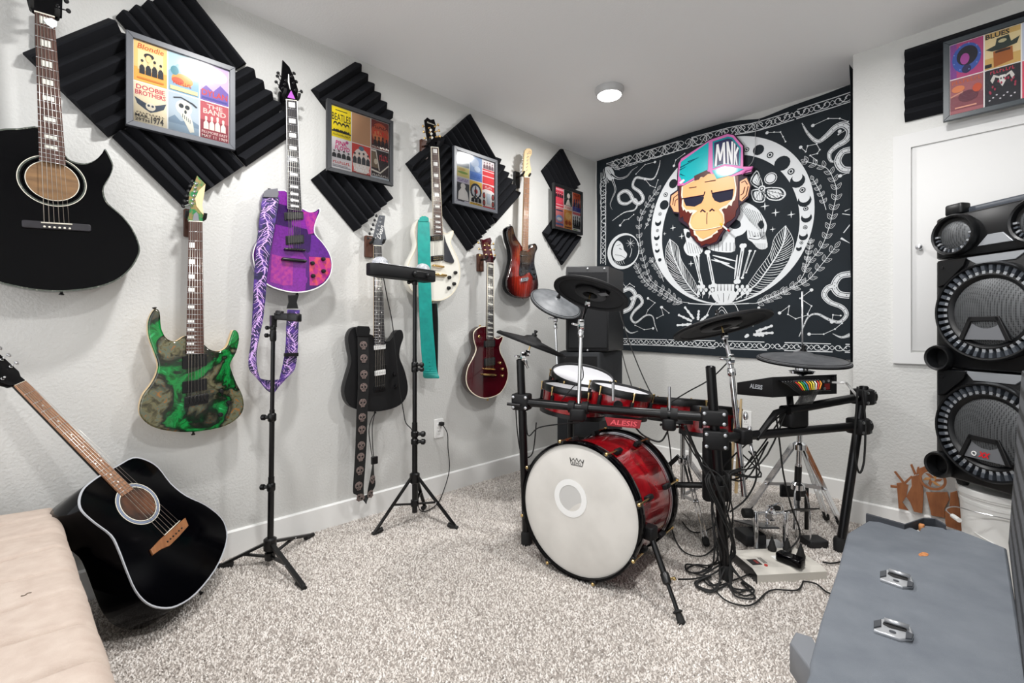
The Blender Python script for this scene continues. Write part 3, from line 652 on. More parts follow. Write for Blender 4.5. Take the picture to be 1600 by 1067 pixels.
g = Guitar('green resin and burl wood electric guitar hanging above the leaning acoustic', wallg(.095),
    [(242, 483), (249.5, 487.5), (251.5, 511), (257.7, 525.7), (266, 532), (276, 533), (290.7, 524.6), (305, 530), (319.6, 539), (327.8, 546), (342, 549), (354.6, 542), (360.8, 525.7), (365, 516), (371, 518.5), (373.6, 530), (369, 550), (360, 567), (361, 577), (369, 598), (379, 618.5), (380.4, 639), (371, 653.5), (352.6, 665), (323.7, 672), (292.8, 675), (262, 673), (237, 666), (221.6, 653.5), (217.5, 639), (222.7, 618.5), (235, 602), (244, 585.5), (247, 569), (241, 550), (233, 527.7), (231, 509), (234, 494.7)],
    .043, resin, M['maple'], .006)
g.neck((295.5, 346), (316.5, 347), (291, 552.5), (319, 552.5), M['rose'], M['walnut'], 24)
g.inlays([3, 5, 7, 9, 12, 15, 17, 19, 21, 24], 'block', M['white'], .04, .42)
g.head([(293, 337), (295, 346), (316.5, 347), (319, 336), (315.5, 320), (318, 302), (321.5, 288), (308, 274), (303.5, 287), (296, 300), (295, 316), (299, 322)], mat('green_burl_head', '#1f7a44', .2, 0, .6, noise=(40, '#8f7a4a', .45, .6)))
MB().slab([g.pl(u, v, .0052) for u, v in ((305, 310), (311, 297), (321, 288), (319, 303), (316, 320), (318.5, 336), (313, 330), (307, 322))], g.N, .003).build('headstock_edge', M['maple'], g.t)
MB().slab([g.pl(u, v, .0056) for u, v in ((301, 344), (303, 334), (307, 331), (310, 335), (311, 345))], g.N, .002, .0005).build('truss_rod_cover', mat('grey_cover', '#7d7f86', .35), g.t)
g.tuners(spread((301, 318), (307, 287), 6), spread((286, 322), (300, 283), 6), M['chrome'], M['black'])
for (a, b) in (((284, 555.5), (325, 573)), ((284, 595), (325, 610.5))): g.pickup(a, b, M['blackm'], None, .008)
g.plate((287, 619), (327, 631), M['black'], .008, 'bridge', .003, M['black'])
g.strings((294, 622), (320, 624), .014)
g.knobs([(346, 611), (358, 629), (345, 648)], M['black'], .0085, .015)
g.button(242, 483.5, M['black'], (0, -.2, 1)); g.button(302, 676, M['black'], (0, 0, -1))
hanger('wall hanger with walnut block holding the green guitar', g.at(0, .5).y, g.at(0, .5).z+.026, .095, M['walnut'])

# --- purple guitar
purp = mat('purple_patchwork', '#5a1280', .12, 0, .9); nt = purp.node_tree
def mkpatch():
    b = nt.nodes['Principled BSDF']; tc = nt.nodes.new('ShaderNodeTexCoord'); mp = nt.nodes.new('ShaderNodeMapping')
    mp.inputs['Rotation'].default_value = (0.08, 0, 0); mp.inputs['Scale'].default_value = (0, 11, 9)
    v = nt.nodes.new('ShaderNodeTexVoronoi'); v.distance = 'CHEBYCHEV'; v.inputs['Scale'].default_value = 1; v.inputs['Randomness'].default_value = .55
    r = nt.nodes.new('ShaderNodeValToRGB'); cr = r.color_ramp; cr.interpolation = 'CONSTANT'
    cols = ['#3a0a58', '#4f1070', '#6a1a85', '#3f0a60', '#7a2090', '#4a1068', '#581a80', '#300850']
    while len(cr.elements) < len(cols): cr.elements.new(.5)
    for i, e in enumerate(cr.elements): e.position = i/len(cols); e.color = (*lin(cols[i]), 1)
    n = nt.nodes.new('ShaderNodeTexNoise'); n.inputs['Scale'].default_value = 55; n.inputs['Detail'].default_value = 5; n.inputs['Distortion'].default_value = 2
    mx = nt.nodes.new('ShaderNodeMixRGB'); mx.blend_type = 'OVERLAY'; mx.inputs[0].default_value = .55
    nt.links.new(tc.outputs['Object'], mp.inputs['Vector']); nt.links.new(mp.outputs['Vector'], v.inputs['Vector']); nt.links.new(tc.outputs['Object'], n.inputs['Vector'])
    sx = nt.nodes.new('ShaderNodeSeparateColor'); nt.links.new(v.outputs['Color'], sx.inputs[0]); nt.links.new(sx.outputs[0], r.inputs['Fac'])
    nt.links.new(r.outputs['Color'], mx.inputs[1]); nt.links.new(n.outputs['Fac'], mx.inputs[2]); nt.links.new(mx.outputs[0], b.inputs['Base Color'])
mkpatch()
g = Guitar('purple patchwork electric guitar with white binding', wallg(.10),
    [(414, 300), (424, 297), (436, 297), (448, 299), (456, 318), (472, 325), (483, 330.6), (492.5, 329.7), (498.7, 325.6), (500, 330.6), (495, 342), (491.6, 355), (493, 366), (504, 379), (515, 396), (519, 413), (516, 430), (505.6, 444), (487, 453.5), (464, 457), (442, 454), (420, 446), (404, 432), (398, 417), (395, 398), (399, 383), (406, 372), (408, 359), (411, 338), (409, 317.5)],
    .045, purp, mat('purple_side', '#3a0d55', .2, 0, .5), .004, binding=M['white'])
GP = g
pinkp = mat('pink_patch', '#a8207e', .12, 0, .9, noise=(40, '#cf4a5c', .45, .6)); magp = mat('magenta_patch', '#8a208c', .12, 0, .9, noise=(60, '#a83488', .4, .6))
for m_, pts in ((pinkp, [(483, 401), (515, 403), (517.5, 414), (515, 428), (505, 441), (496, 446), (484, 446)]), (magp, [(425, 397), (458, 405), (457, 446), (443, 446), (422, 440)]), (magp, [(473, 330.5), (492, 332), (497.5, 329), (493.5, 342), (490.5, 355), (491, 364), (482, 366)])):
    MB().slab([g.pl(u, v, .0006) for u, v in pts], g.N, .001).build('veneer_patch', m_, g.t)
g.neck((447.4, 156), (464, 158), (449.4, 326), (471.5, 329.7), M['ebony'], mat('purple_neck', '#2d0d40', .25), 22, bind=M['white'])
g.inlays([1, 3, 5, 7, 9, 12, 15, 17, 19, 21], 'block', M['white'], .2, .8)
g.head([(449.5, 153), (444, 146), (436, 134.6), (440, 121), (442, 93.4), (452.6, 104.7), (460, 121), (466, 140), (464, 156), (448, 156)], M['gloss'])
MB().slab([g.pl(u, v, .0052) for u, v in ((449, 152), (455, 141), (461.5, 155))], g.N, .002, .0004).build('truss_rod_cover', mat('lilac_cover', '#b05cc0', .3), g.t)
MB().tube([g.pl(u, v, .0058) for u, v in ((451, 116), (451, 128), (453.5, 140))], [.002, .0035, .001], 6).build('inlay_stripe', M['white'], g.t)
g.tuners([(446, 126), (444, 132), (441.5, 138), (455, 120), (458, 130), (461, 141)], [(434.5, 114), (433.5, 119), (431.5, 128), (459.5, 114.5), (463, 127.5), (471, 143)], M['black'])
for (a, b) in (((446, 330), (474, 344)), ((448, 367), (475, 381))): g.pickup(a, b, mat('dark_pickup', '#2a2c2d', .35), None, .008, M['black'])
g.bar((446, 389), (476, 391), .006, .01, M['black'], 'bridge', True, 6)
g.bar((442, 404.5), (477, 408), .0075, .011, M['black'], 'tailpiece')
g.strings((452, 388), (470, 390), .016)
g.knobs([(505.6, 404.7), (488.7, 411), (506, 423.4), (489.7, 431)], M['black'], .009, .016)
g.button(464, 458, M['black'], (0, 0, -1)); g.button(421, 298, M['black'], (0, 0, 1))
hanger('black wall hanger holding the purple guitar', g.at(0, .5).y, g.at(0, .5).z+.028, .10, M['black'])

# --- black electric
g = Guitar('matte black single cutaway electric guitar with white pickups', wallg(.098),
    [(582, 524), (571, 520), (561, 511), (550, 514), (544, 527), (546, 546), (549, 565), (542, 591), (538, 612), (545, 632), (564.6, 641), (593, 642), (619, 635.5), (633, 623), (637, 603.6), (631.5, 578), (624, 559), (625, 543), (630, 527), (627, 516), (619, 517.6), (613, 527), (604, 534)],
    .043, M['blackm'], mat('lighter_black_side', '#1b1b1c', .5), .003, binding=M['black'])  # body side a little lighter than the matte black top
g.neck((584.7, 384), (596.5, 384.5), (585, 538), (601.5, 538.5), M['ebony'], M['maple'], 22)
g.inlays([3, 5, 7, 9, 12, 15, 17, 19, 21], 'dot', M['white'])
g.head([(585, 384), (583, 376), (589, 352), (594, 336), (602, 337), (600, 353), (604, 374), (597, 384)], mat('grey_headstock', '#55585d', .35))
g.tuners(spread((587, 372), (596, 341), 6), spread((575, 372), (588, 337), 6), M['chrome'], M['black'])
g.logo('Dean', 594.5, 374, (0, .28, .95), (0, -.95, .28), .024, M['white'], .075, .3, .005)
GB = g
for (a, b) in (((585, 539), (603, 545.5)), ((586, 579), (603, 585.5))):
    g.pickup(a, b, M['white'], (M['steel'], 1), .009)
MB().rbox(g.pl(594, 578, .001), (.075, .05, .003), .004, Matrix((g.X, g.axis, g.N)).transposed()).build('pickup_surround', M['black'], g.t)
g.plate((585, 603), (603, 610), M['black'], .007, 'bridge', .002, M['black'])
g.strings((587, 604), (601, 605), .014)
g.knobs([(617, 584.5), (619.4, 603.6)], M['black'], .0095, .016)
g.button(586, 643, M['black'], (0, 0, -1)); g.button(568, 516, M['black'], (0, 0, 1))
hanger('wall hanger with walnut block holding the matte black guitar', g.at(0, .5).y, g.at(0, .5).z+.026, .098, M['walnut'])

# --- white guitar
wh = mat('aged_white_lacquer', '#e9e7dd', .12, 0, .8)
g = Guitar('white single cutaway electric guitar with gold hardware', wallg(.10),
    [(675, 343), (668, 340), (661, 339.5), (652.5, 346), (648, 362), (651, 380), (648, 392), (640.5, 407), (635.4, 425), (639, 446), (651, 461), (669, 468.5), (690, 469), (707, 459), (717, 440), (718.5, 419), (714, 401), (706.4, 386), (704, 377), (708.4, 366), (707, 360), (700.4, 365), (693, 363), (684, 352)],
    .05, wh, wh, .005, binding=M['cream'])
g.neck((674, 230), (685, 231), (677.5, 366), (692, 367.5), M['rose'], wh, 22, bind=M['cream'])
g.inlays([1, 3, 5, 7, 9, 12, 15, 17, 19, 21], 'block', M['white'], .22, .78)
g.head([(674, 230), (669.5, 220), (666.5, 205), (664.4, 187), (668, 183.4), (673, 187), (678.5, 186), (681.5, 196), (680, 204), (684.5, 220), (685, 231)], M['gloss'])
g.logo('Epiphone', 667.5, 192.5, (0, 1, 0), (0, 0, 1), .011, M['nut'], .05, .2, .004)
for q in ((673, 203), (674, 209), (675, 215)): MB().slab([g.pl(q[0]+a, q[1]+b, .0052) for a, b in ((-2.2, 0), (0, -2.6), (2.2, 0), (0, 2.6))], g.N, .001).build('headstock_inlay', M['pearl'], g.t)
g.tuners([(670, 200), (671, 207), (672, 215), (679, 198), (680, 206), (681, 214)], [(661, 197), (662, 206), (663.5, 216), (684.5, 195), (686, 204), (687.5, 213)], M['gold'])
for (a, b) in (((674, 367.5), (692, 376)), ((675.5, 399), (693, 407.5))): g.pickup(a, b, mat('black_coil', '#19191b', .35), (M['gold'], 2), .009, M['black'])
MB().slab([g.pl(u, v, .009) for u, v in ((694, 367), (697, 378), (710, 407.5), (708.5, 411.5), (694.5, 408))], g.N, .003, .0008).build('pickguard', mat('charcoal_pickguard', '#35363c', .25, 0, .3), g.t)
g.bar((678, 414.5), (693, 417), .006, .012, M['gold'], 'bridge', True, 6)
g.bar((679, 428), (697, 430.5), .0075, .012, M['gold'], 'tailpiece')
g.strings((680, 415), (691, 416), .018)
g.knobs([(712, 426), (702.5, 433.5), (710, 443.4), (701.6, 450)], M['black'], .010, .017)
g.button(675, 470, M['gold'], (0, 0, -1)); g.button(661, 340, M['gold'], (0, 0, 1))
GW = g
hanger('wall hanger with walnut block holding the white guitar', g.at(0, .5).y-.01, g.at(0, .5).z+.028, .10, M['walnut'])

# --- dark red guitar
bu = mat('see_through_dark_red', '#2e020a', .08, 0, 1, noise=(9, '#4a0512', .35, .7))
g = Guitar('dark red single cutaway electric guitar with cream binding', wallg(.10),
    [(761, 510), (755, 510), (749, 511), (741, 518), (740, 527), (741.5, 535), (744, 546), (739, 559.5), (731, 575), (728.4, 593.6), (733.6, 609), (746.7, 619.5), (762.5, 622), (781, 614.6), (791, 599), (794, 583), (790, 567), (782.5, 551.6), (781, 541), (785.5, 530), (785, 525), (779, 529), (773, 527), (767, 518)],
    .05, bu, mat('dark_red_side', '#2b1410', .2, 0, .5), .004, binding=M['cream'])
g.neck((762, 411), (771.3, 411.5), (760.4, 529), (771.5, 530), M['ebony'], mat('dark_red_neck', '#35120f', .25), 22, bind=M['cream'])
g.inlays([1, 3, 5, 7, 9, 12, 15, 17, 19, 21], 'flag', M['pearl'], .12, .88)
g.head([(762, 411), (758.5, 404), (755, 390), (751.5, 373.5), (756, 374.5), (761, 372.5), (766.4, 371), (768.5, 376), (766.5, 383), (770, 397), (772, 405), (771.3, 411.5)], bu)
g.logo('LTD', 756, 383, (0, 1, .12), (0, -.05, 1), .016, M['gold'], .04, .2, .01)
g.tuners([(757, 384), (758, 391), (759.5, 398), (764, 384), (766, 391), (767, 398)], [(747.5, 379), (748.5, 389), (750, 399), (771, 381), (772, 390), (773.5, 399)], M['gold'])
for (a, b) in (((758.5, 532.5), (773.5, 541)), ((758.5, 560.5), (773.5, 570))): g.pickup(a, b, mat('dark_pickup', '#2a2c2d', .35), (M['blackm'], 2), .009, M['black'])
g.bar((758, 576), (773, 577), .0055, .012, M['gold'], 'bridge', True, 6)
g.bar((756, 585), (774.5, 586), .0065, .012, M['gold'], 'tailpiece')
g.strings((760, 576), (771, 577), .017)
g.knobs([(782, 567), (786, 576.5), (786, 587)], M['brass'], .009, .015); g.knobs([(750, 526)], M['brass'], .009, .006, 'toggle_switch')
g.button(762, 623.5, M['gold'], (0, 0, -1)); g.button(750, 510, M['gold'], (0, 0, 1))
hanger('wall hanger with walnut block holding the dark red guitar', g.at(0, .5).y-.005, g.at(0, .5).z+.03, .10, M['walnut'])

# --- red sunburst guitar
sb = mat('red_sunburst', '#c3341f', .1, 0, 1); nt2 = sb.node_tree
def sunburst(c, rad):
    b = nt2.nodes['Principled BSDF']; tc = nt2.nodes.new('ShaderNodeTexCoord'); mp = nt2.nodes.new('ShaderNodeMapping'); mp.vector_type = 'POINT'
    mp.inputs['Location'].default_value = (0, -c[0]/rad[0], -c[1]/rad[1]); mp.inputs['Scale'].default_value = (0, 1/rad[0], 1/rad[1])
    gr = nt2.nodes.new('ShaderNodeTexGradient'); gr.gradient_type = 'SPHERICAL'; r = nt2.nodes.new('ShaderNodeValToRGB'); cr = r.color_ramp; cr.elements.new(.3)
    for e, (p, q) in zip(cr.elements, [(.05, '#0b0506'), (.3, '#3a0a0a'), (.62, '#9c2a1a')]): e.position = p; e.color = (*lin(q), 1)
    n = nt2.nodes.new('ShaderNodeTexWave'); n.inputs['Scale'].default_value = 14; n.inputs['Distortion'].default_value = 5; n.bands_direction = 'Y'; mx = nt2.nodes.new('ShaderNodeMixRGB'); mx.blend_type = 'MULTIPLY'; mx.inputs[0].default_value = .35
    nt2.links.new(tc.outputs['Object'], mp.inputs['Vector']); nt2.links.new(mp.outputs['Vector'], gr.inputs['Vector']); nt2.links.new(gr.outputs['Fac'], r.inputs['Fac']); nt2.links.new(tc.outputs['Object'], n.inputs['Vector'])
    nt2.links.new(r.outputs['Color'], mx.inputs[1]); nt2.links.new(n.outputs['Fac'], mx.inputs[2]); nt2.links.new(mx.outputs[0], b.inputs['Base Color'])
g = Guitar('red sunburst double cutaway electric guitar with a black pickguard', wallg(.097),
    [(796, 353.7), (799.5, 352.5), (802.4, 356.6), (805.6, 369), (811.7, 378.5), (816.6, 386), (823, 391), (829, 387), (832.4, 381.5), (837, 381), (840, 388), (835.8, 398), (835, 412.7), (838.5, 427), (841.5, 444), (838.5, 454), (824, 465.5), (804.4, 462.7), (793, 451.7), (791.5, 437), (795, 425), (799.5, 405), (798, 388), (793.6, 373.7), (792, 359)],
    .044, sb, M['gloss'], .008)
lo = LOC[g.t]; cc = g.pl(817, 425); sunburst((cc.y-lo.y, cc.z-lo.z), (.18, .30))
g.neck((820, 277), (827.6, 277.5), (816.6, 391), (825, 392), M['brownneck'], M['maple'], 22)
g.head([(820, 277), (818, 269), (819, 252), (820, 236), (823, 232), (828, 231.5), (831.5, 235), (831, 241), (827.6, 247), (828.5, 258), (830.5, 265), (827.6, 277.5)], M['maple'], smooth=0)
g.tuners(spread((822, 266), (824, 240), 6), spread((813.5, 268), (818.5, 237), 6), M['chrome'])
MB().lathe(g.pl(828, 238, .0042), g.N, [(.010, 0), (.010, .0006), (.007, .0006), (.007, 0)], 20, caps=False).build('headstock_emblem', M['brownneck'], g.t)
MB().slab(catmull([g.pl(u, v, .003) for u, v in ((813.5, 392), (824, 394), (831, 389), (834.5, 384), (838, 385), (836, 398), (835, 412), (838.5, 428), (837, 437), (832, 432), (827, 425), (819, 430), (811.5, 430), (812.5, 410))], 3, True), g.N, .003, .0006).build('pickguard', mat('black_pearl_pickguard', '#101114', .12, 0, .6, noise=(60, '#2d3138', .4, .7)), g.t)
for v in (397, 409, 421): g.pickup((815, v), (825, v+4.5), M['black'], (M['steel'], 1), .009)
g.plate((813.6, 432.5), (826, 440.5), M['chrome'], .008, 'bridge', .002, M['chrome'])
g.strings((815.5, 433), (824.5, 434), .015)
g.knobs([(833.5, 420), (835.5, 428), (835, 435.5)], M['black'], .008, .014)
g.button(797, 352.5, M['chrome'], (0, -.2, 1)); g.button(816, 466, M['chrome'], (0, 0, -1))
hanger('wall hanger with a black block holding the red sunburst guitar', g.at(0, .5).y-.01, g.at(0, .5).z+.02, .097, M['black'])

# --- leaning acoustic
N_ = AT(40, 603, 1.54); H_ = AT(215, 787, 1.64); a_ = (H_-N_).normalized(); v_ = (CAM-H_).normalized()
n_ = (v_-a_*v_.dot(a_)).normalized(); n_ = (n_+a_.cross(n_)*-1.1).normalized()
pl = Plane(H_, n_)
g = Guitar('black acoustic guitar leaning beside the beige futon, brown fretboard', pl,
    [(157, 742), (140, 754), (129, 765), (123.5, 782), (128, 798), (148, 816.5), (173, 836), (185, 858.5), (197.5, 890.6), (212, 923), (230, 942.5), (252, 950), (276.5, 947), (306, 927.6), (336, 890.6), (351.6, 856), (354.6, 831), (345.7, 809), (321, 789), (291, 774.6), (266.7, 755), (247, 730), (227, 718), (207, 715), (183, 727.6)],
    .13, M['gloss'], None, .003, binding=mat('grey_binding', '#b9bcc2', .3), acoustic=True)
g.neck((23.5, 602), (41, 594.5), (192, 775), (209, 764), M['brownneck'], M['gloss'], 20, .004, .006)
g.inlays([3, 5, 7, 9, 12, 15, 17], 'dot', M['white'])
c = pl(216, 787); Rr = (pl(242, 787)-c).length
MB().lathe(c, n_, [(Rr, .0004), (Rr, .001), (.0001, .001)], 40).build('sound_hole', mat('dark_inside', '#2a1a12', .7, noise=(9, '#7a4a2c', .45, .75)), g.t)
blu = mat('blue_grey_rosette', '#7f8aa0', .3)
for k0, k1, mm in ((1.03, 1.08, M['nut']), (1.1, 1.22, blu), (1.24, 1.28, M['nut'])):
    MB().lathe(c, n_, [(Rr*k0, .0006), (Rr*k0, .0016), (Rr*k1, .0016), (Rr*k1, .0006)], 40, caps=False).build('rosette_ring', mm, g.t)
br = [(236, 858), (240, 866.5), (252, 858), (266, 852), (280, 838), (295, 821), (290, 808.5), (276, 820), (262, 832), (250, 843)]
MB().slab([pl(u, v, .008) for u, v in br], n_, .008, .0015).build('bridge', M['mahog'], g.t)
MB().tube([pl(257, 836, .0105), pl(281, 813.5, .0105)], .0018, 6).build('saddle', M['nut'], g.t)
for u, v in spread((262, 846), (284, 825), 6): MB().ball(pl(u, v, .009), .0032, 5).build('bridge_pin', M['black'], g.t)
g.strings((258, 837), (280, 815), .011, n=6)
g.head([(23.5, 602), (16, 603), (-6, 596), (-46, 548), (-22, 534), (6, 558), (30, 580), (33, 588), (41, 594.5)], M['gloss'])
g.tuners([(-30, 562), (-14, 578), (3, 592), (-12, 552), (2, 562), (16, 573)], [(-45, 566), (-28, 584), (-10, 602), (0, 544), (14, 555), (26, 567)], M['chrome'])
g.button(313, 925, M['black'], a_)

# ------------------------------------------------------------------ guitar straps
def strap(label, cen, wid, m, under=None, th=.0022, name='guitar_strap', k=5):
    """cen: points of the centre line, wid: half-width vectors; a folded ribbon with thickness"""
    n0 = len(cen); C_ = catmull(cen, k); W_ = catmull(wid, k); A = [c-w for c, w in zip(C_, W_)]; B = [c+w for c, w in zip(C_, W_)]
    Ns = []
    for i in range(len(C_)):
        t = C_[min(i+1, len(C_)-1)]-C_[max(i-1, 0)]; Ns.append(t.cross(W_[i]).normalized())
    t = thing(name, label, 'guitar strap', min(C_, key=lambda p: p.z))
    if under:
        MB().band(A, B, 0, th*.6, Ns).build('strap_face', m, t); MB().band([a-q*th*.6 for a, q in zip(A, Ns)], [b-q*th*.6 for b, q in zip(B, Ns)], 0, th*.4, Ns).build('strap_backing', under, t)
    else: MB().band(A, B, 0, th, Ns).build('strap_webbing', m, t)
    return t, C_, W_, Ns
def pxs(rows):                                     # rows: (u, v, width in px, depth from wall[, tilt of the width vector out of the wall])
    cen, wid = [], []
    for r in rows:
        u, v, wpx, x = r[:4]; tw = r[4] if len(r) > 4 else 0
        p = WL(u, v, x); q = WL(u+wpx/2, v, x); hw = (q-p).length
        sl = r[5] if len(r) > 5 else 0
        d = V((0, math.cos(sl), math.sin(sl)))*math.cos(tw)+V((1, 0, 0))*math.sin(tw); cen.append(p); wid.append(d*hw)
    return cen, wid
lt = mat('indigo_webbing', '#1d1a42', .6, noise=(34, '#4d2c86', .45, .62))
cen, wid = pxs([(424, 306, 25, .118), (420, 330, 25, .125), (416, 360, 24, .125), (411, 395, 22, .125), (407.5, 430, 20, .122), (405, 470, 19, .118), (402, 505, 16, .115), (397.5, 535, 12, .115, .7), (394.5, 560, 13, .115, .7, -.3), (397, 582, 18, .118, .5, -.7), (408, 598, 22, .122, .3, -1.1), (423, 604, 22, .12, .3, -1.45), (438, 600, 24, .115, 0, -2.2), (448, 585, 24, .11, 0, -2.7), (453, 565, 21, .105, 0, -3.0), (456, 540, 19, .1, 0, -3.1), (457, 510, 19, .095, 0, -3.14), (459, 484, 19, .09, 0, -3.14)])
t, C_, W_, N_s = strap('purple lightning pattern strap looping down from the purple guitar', cen, wid, lt)
vein = MB(); rv = random.Random(2)
def vstrip(path, w0):                              # thin printed lightning line; path in (position along strap, -1..1 across)
    A, B = [], []
    for i, (f, q) in enumerate(path):
        k = min(len(C_)-1.001, max(0, f)); a = int(k); r = k-a; c = C_[a].lerp(C_[a+1], r); w = W_[a].lerp(W_[a+1], r); N = N_s[a].lerp(N_s[a+1], r).normalized()
        ww = w0*(1-.75*i/(len(path)-1))/max(.004, w.length); q = max(-.93, min(.93, q))
        for sg in (1, -1): (A if sg > 0 else B).append(c+w*max(-1, min(1, q+ww*sg)))
        A[-1] = A[-1]+N*.0006; B[-1] = B[-1]+N*.0006
    n = len(A); vein.band(A, B, 0); vein.band([a-N_s[min(len(C_)-1, int(path[i][0]))]*.0036 for i, a in enumerate(A)], [b-N_s[min(len(C_)-1, int(path[i][0]))]*.0036 for i, b in enumerate(B)], 0)
main_ = [(i*.5, .45*math.sin(i*.37)+rv.uniform(-.18, .18)) for i in range(2*len(C_)-2)]
for i in range(0, len(main_)-4, 4): vstrip(main_[i:i+5], .0042)
for i in range(1, len(main_)-6):
    for sg in (1, -1):
        f, q = main_[i]; p = [(f, q)]
        for k in range(1, 6): p.append((f+k*.34*rv.uniform(.6, 1.2), q+sg*k*.24+rv.uniform(-.08, .08)))
        p = [a for a in p if abs(a[1]) < 1.05]
        if len(p) > 2 and rv.random() < .8: vstrip(p, .0023)
vein.build('lightning_print', mat('pale_lilac_print', '#dcb4f2', .6), t)
MB().slab([WL(u, v, .124) for u, v in ((413, 299), (417, 296), (434, 294), (436, 303), (434, 309), (411, 308))], (1, 0, 0), .008, .002).build('end_tab', mat('grey_leather', '#6a6a70', .4), t)
MB().slab([WL(u, v, .094) for u, v in ((450, 461), (467, 461), (464, 472), (466.5, 482), (448, 482), (451, 472))], (1, 0, 0), .006, .002).build('end_tab', M['black'], t)
MB().rbox(WL(455, 554, .112), (.062, .016, .012), .003, Matrix(((0, 0, 1), (1, 0, 0), (0, 1, 0)))).build('buckle', M['black'], t)
# skull strap
webb = mat('black_webbing', '#0d0d0e', .6)
cen, wid = pxs([(567, 524, 17, .113), (568, 560, 17, .118), (568, 600, 17, .118), (566, 640, 17, .115), (564.5, 690, 17, .11), (562, 735, 16.5, .108), (560, 765, 16, .108), (563, 777, 16, .11, .2, -.7), (570, 781, 12, .11, .5, -1.5), (577, 775, 13, .107, .2, -2.3), (581, 760, 13, .105, .2, -2.9), (582, 742, 10, .103, .6, -3.1), (583.5, 722, 7, .1, .9, -3.14)])
t, C_, W_, N_s = strap('black strap with a row of skull discs hanging from the matte black guitar', cen, wid, webb, k=8)
SK = mat('skull_print', '#84746f', .4, noise=(240, '#4a3f3d', .45, .6))
def skull_disc(p, N, X, r, parent):
    Y = N.cross(X)
    if Y.z < 0: Y = -Y
    mb = MB(); mb.slab([p+X*r*math.cos(2*PI*i/14)*.92+Y*r*(math.sin(2*PI*i/14)*.85+.12)+N*.0012 for i in range(14)], N, .0012, .0004)
    mb.slab([p+X*a*r+Y*b*r+N*.0012 for a, b in ((-.5, -.5), (.5, -.5), (.42, -.95), (-.42, -.95))], N, .0012)
    o = mb.build('skull', SK, parent); e = MB()
    for s_ in (-1, 1): e.slab([p+X*(s_*.38+.24*math.cos(2*PI*i/8))*r+Y*(.05+.24*math.sin(2*PI*i/8))*r+N*.0016 for i in range(8)], N, .0006)
    e.slab([p+X*a*r+Y*b*r+N*.0016 for a, b in ((-.12, -.35), (.12, -.35), (0, -.1))], N, .0006); e.build('eye_sockets', M['rub'], o)
acc = 0; step = .071; last = C_[0]; nxt = .045
for i in range(1, len(C_)):
    acc += (C_[i]-last).length; last = C_[i]
    if acc > nxt and W_[i].length > .017:
        Nn = N_s[i] if N_s[i].x > 0 else -N_s[i]
        skull_disc(C_[i]+Nn*.002, Nn, W_[i].normalized(), .0225, t); nxt += step
MB().slab([WL(u, v, .12) for u, v in ((556, 512), (560, 509), (577, 510), (579, 515), (577, 526), (558, 525))], (1, 0, 0), .008, .002).build('end_tab', M['black'], t)
for du in (-1.6, 1.6):
    MB().tube(catmull([WL(584+du*.4, 722, .1), WL(581+du, 700, .102), WL(579+du*1.6, 672, .1), WL(582+du, 655, .095), WL(586, 645, .085)], 4), .0024, 6).build('adjuster_cord', M['black'], t)
MB().rbox(WL(585, 719, .103), (.035, .04, .014), .004, Matrix(((0, 0, 1), (1, 0, 0), (0, 1, 0)))).build('buckle', M['black'], t)
# turquoise strap
cen, wid = pxs([(662.5, 345, 17, .118), (662.5, 370, 19, .124), (663, 400, 19, .126), (664, 450, 19.5, .122), (666, 500, 20, .118), (669, 545, 21, .115), (672, 578, 21, .112), (674, 589, 20, .108, .5), (677, 590, 14, .098, .9), (679, 575, 10, .09, 1.15), (680, 540, 9, .086, 1.2), (680, 500, 9, .084, 1.2), (679, 474, 8, .082, 1.2)])
tq = mat('turquoise_leather', '#13a096', .55, noise=(30, '#0f8f88', .35, .7), bump=(120, .3, .001))
t, *_ = strap('turquoise leather strap looping down over the white guitar', cen, wid, tq, mat('black_suede', '#121213', .9), .003)
MB().slab([WL(u, v, .1215) for u, v in ((655, 346), (656, 340), (660, 337.5), (665, 337.5), (669.5, 340), (670.5, 346))], (1, 0, 0), .0032, .0008).build('end_tab', tq, t)
hs = MB()
for u, v in ((671, 566), (671.5, 572), (672, 578)): hs.cyl(WL(u, v, .114), WL(u, v, .1165), .002, n=8)
hs.build('adjuster_holes', M['rub'], t)

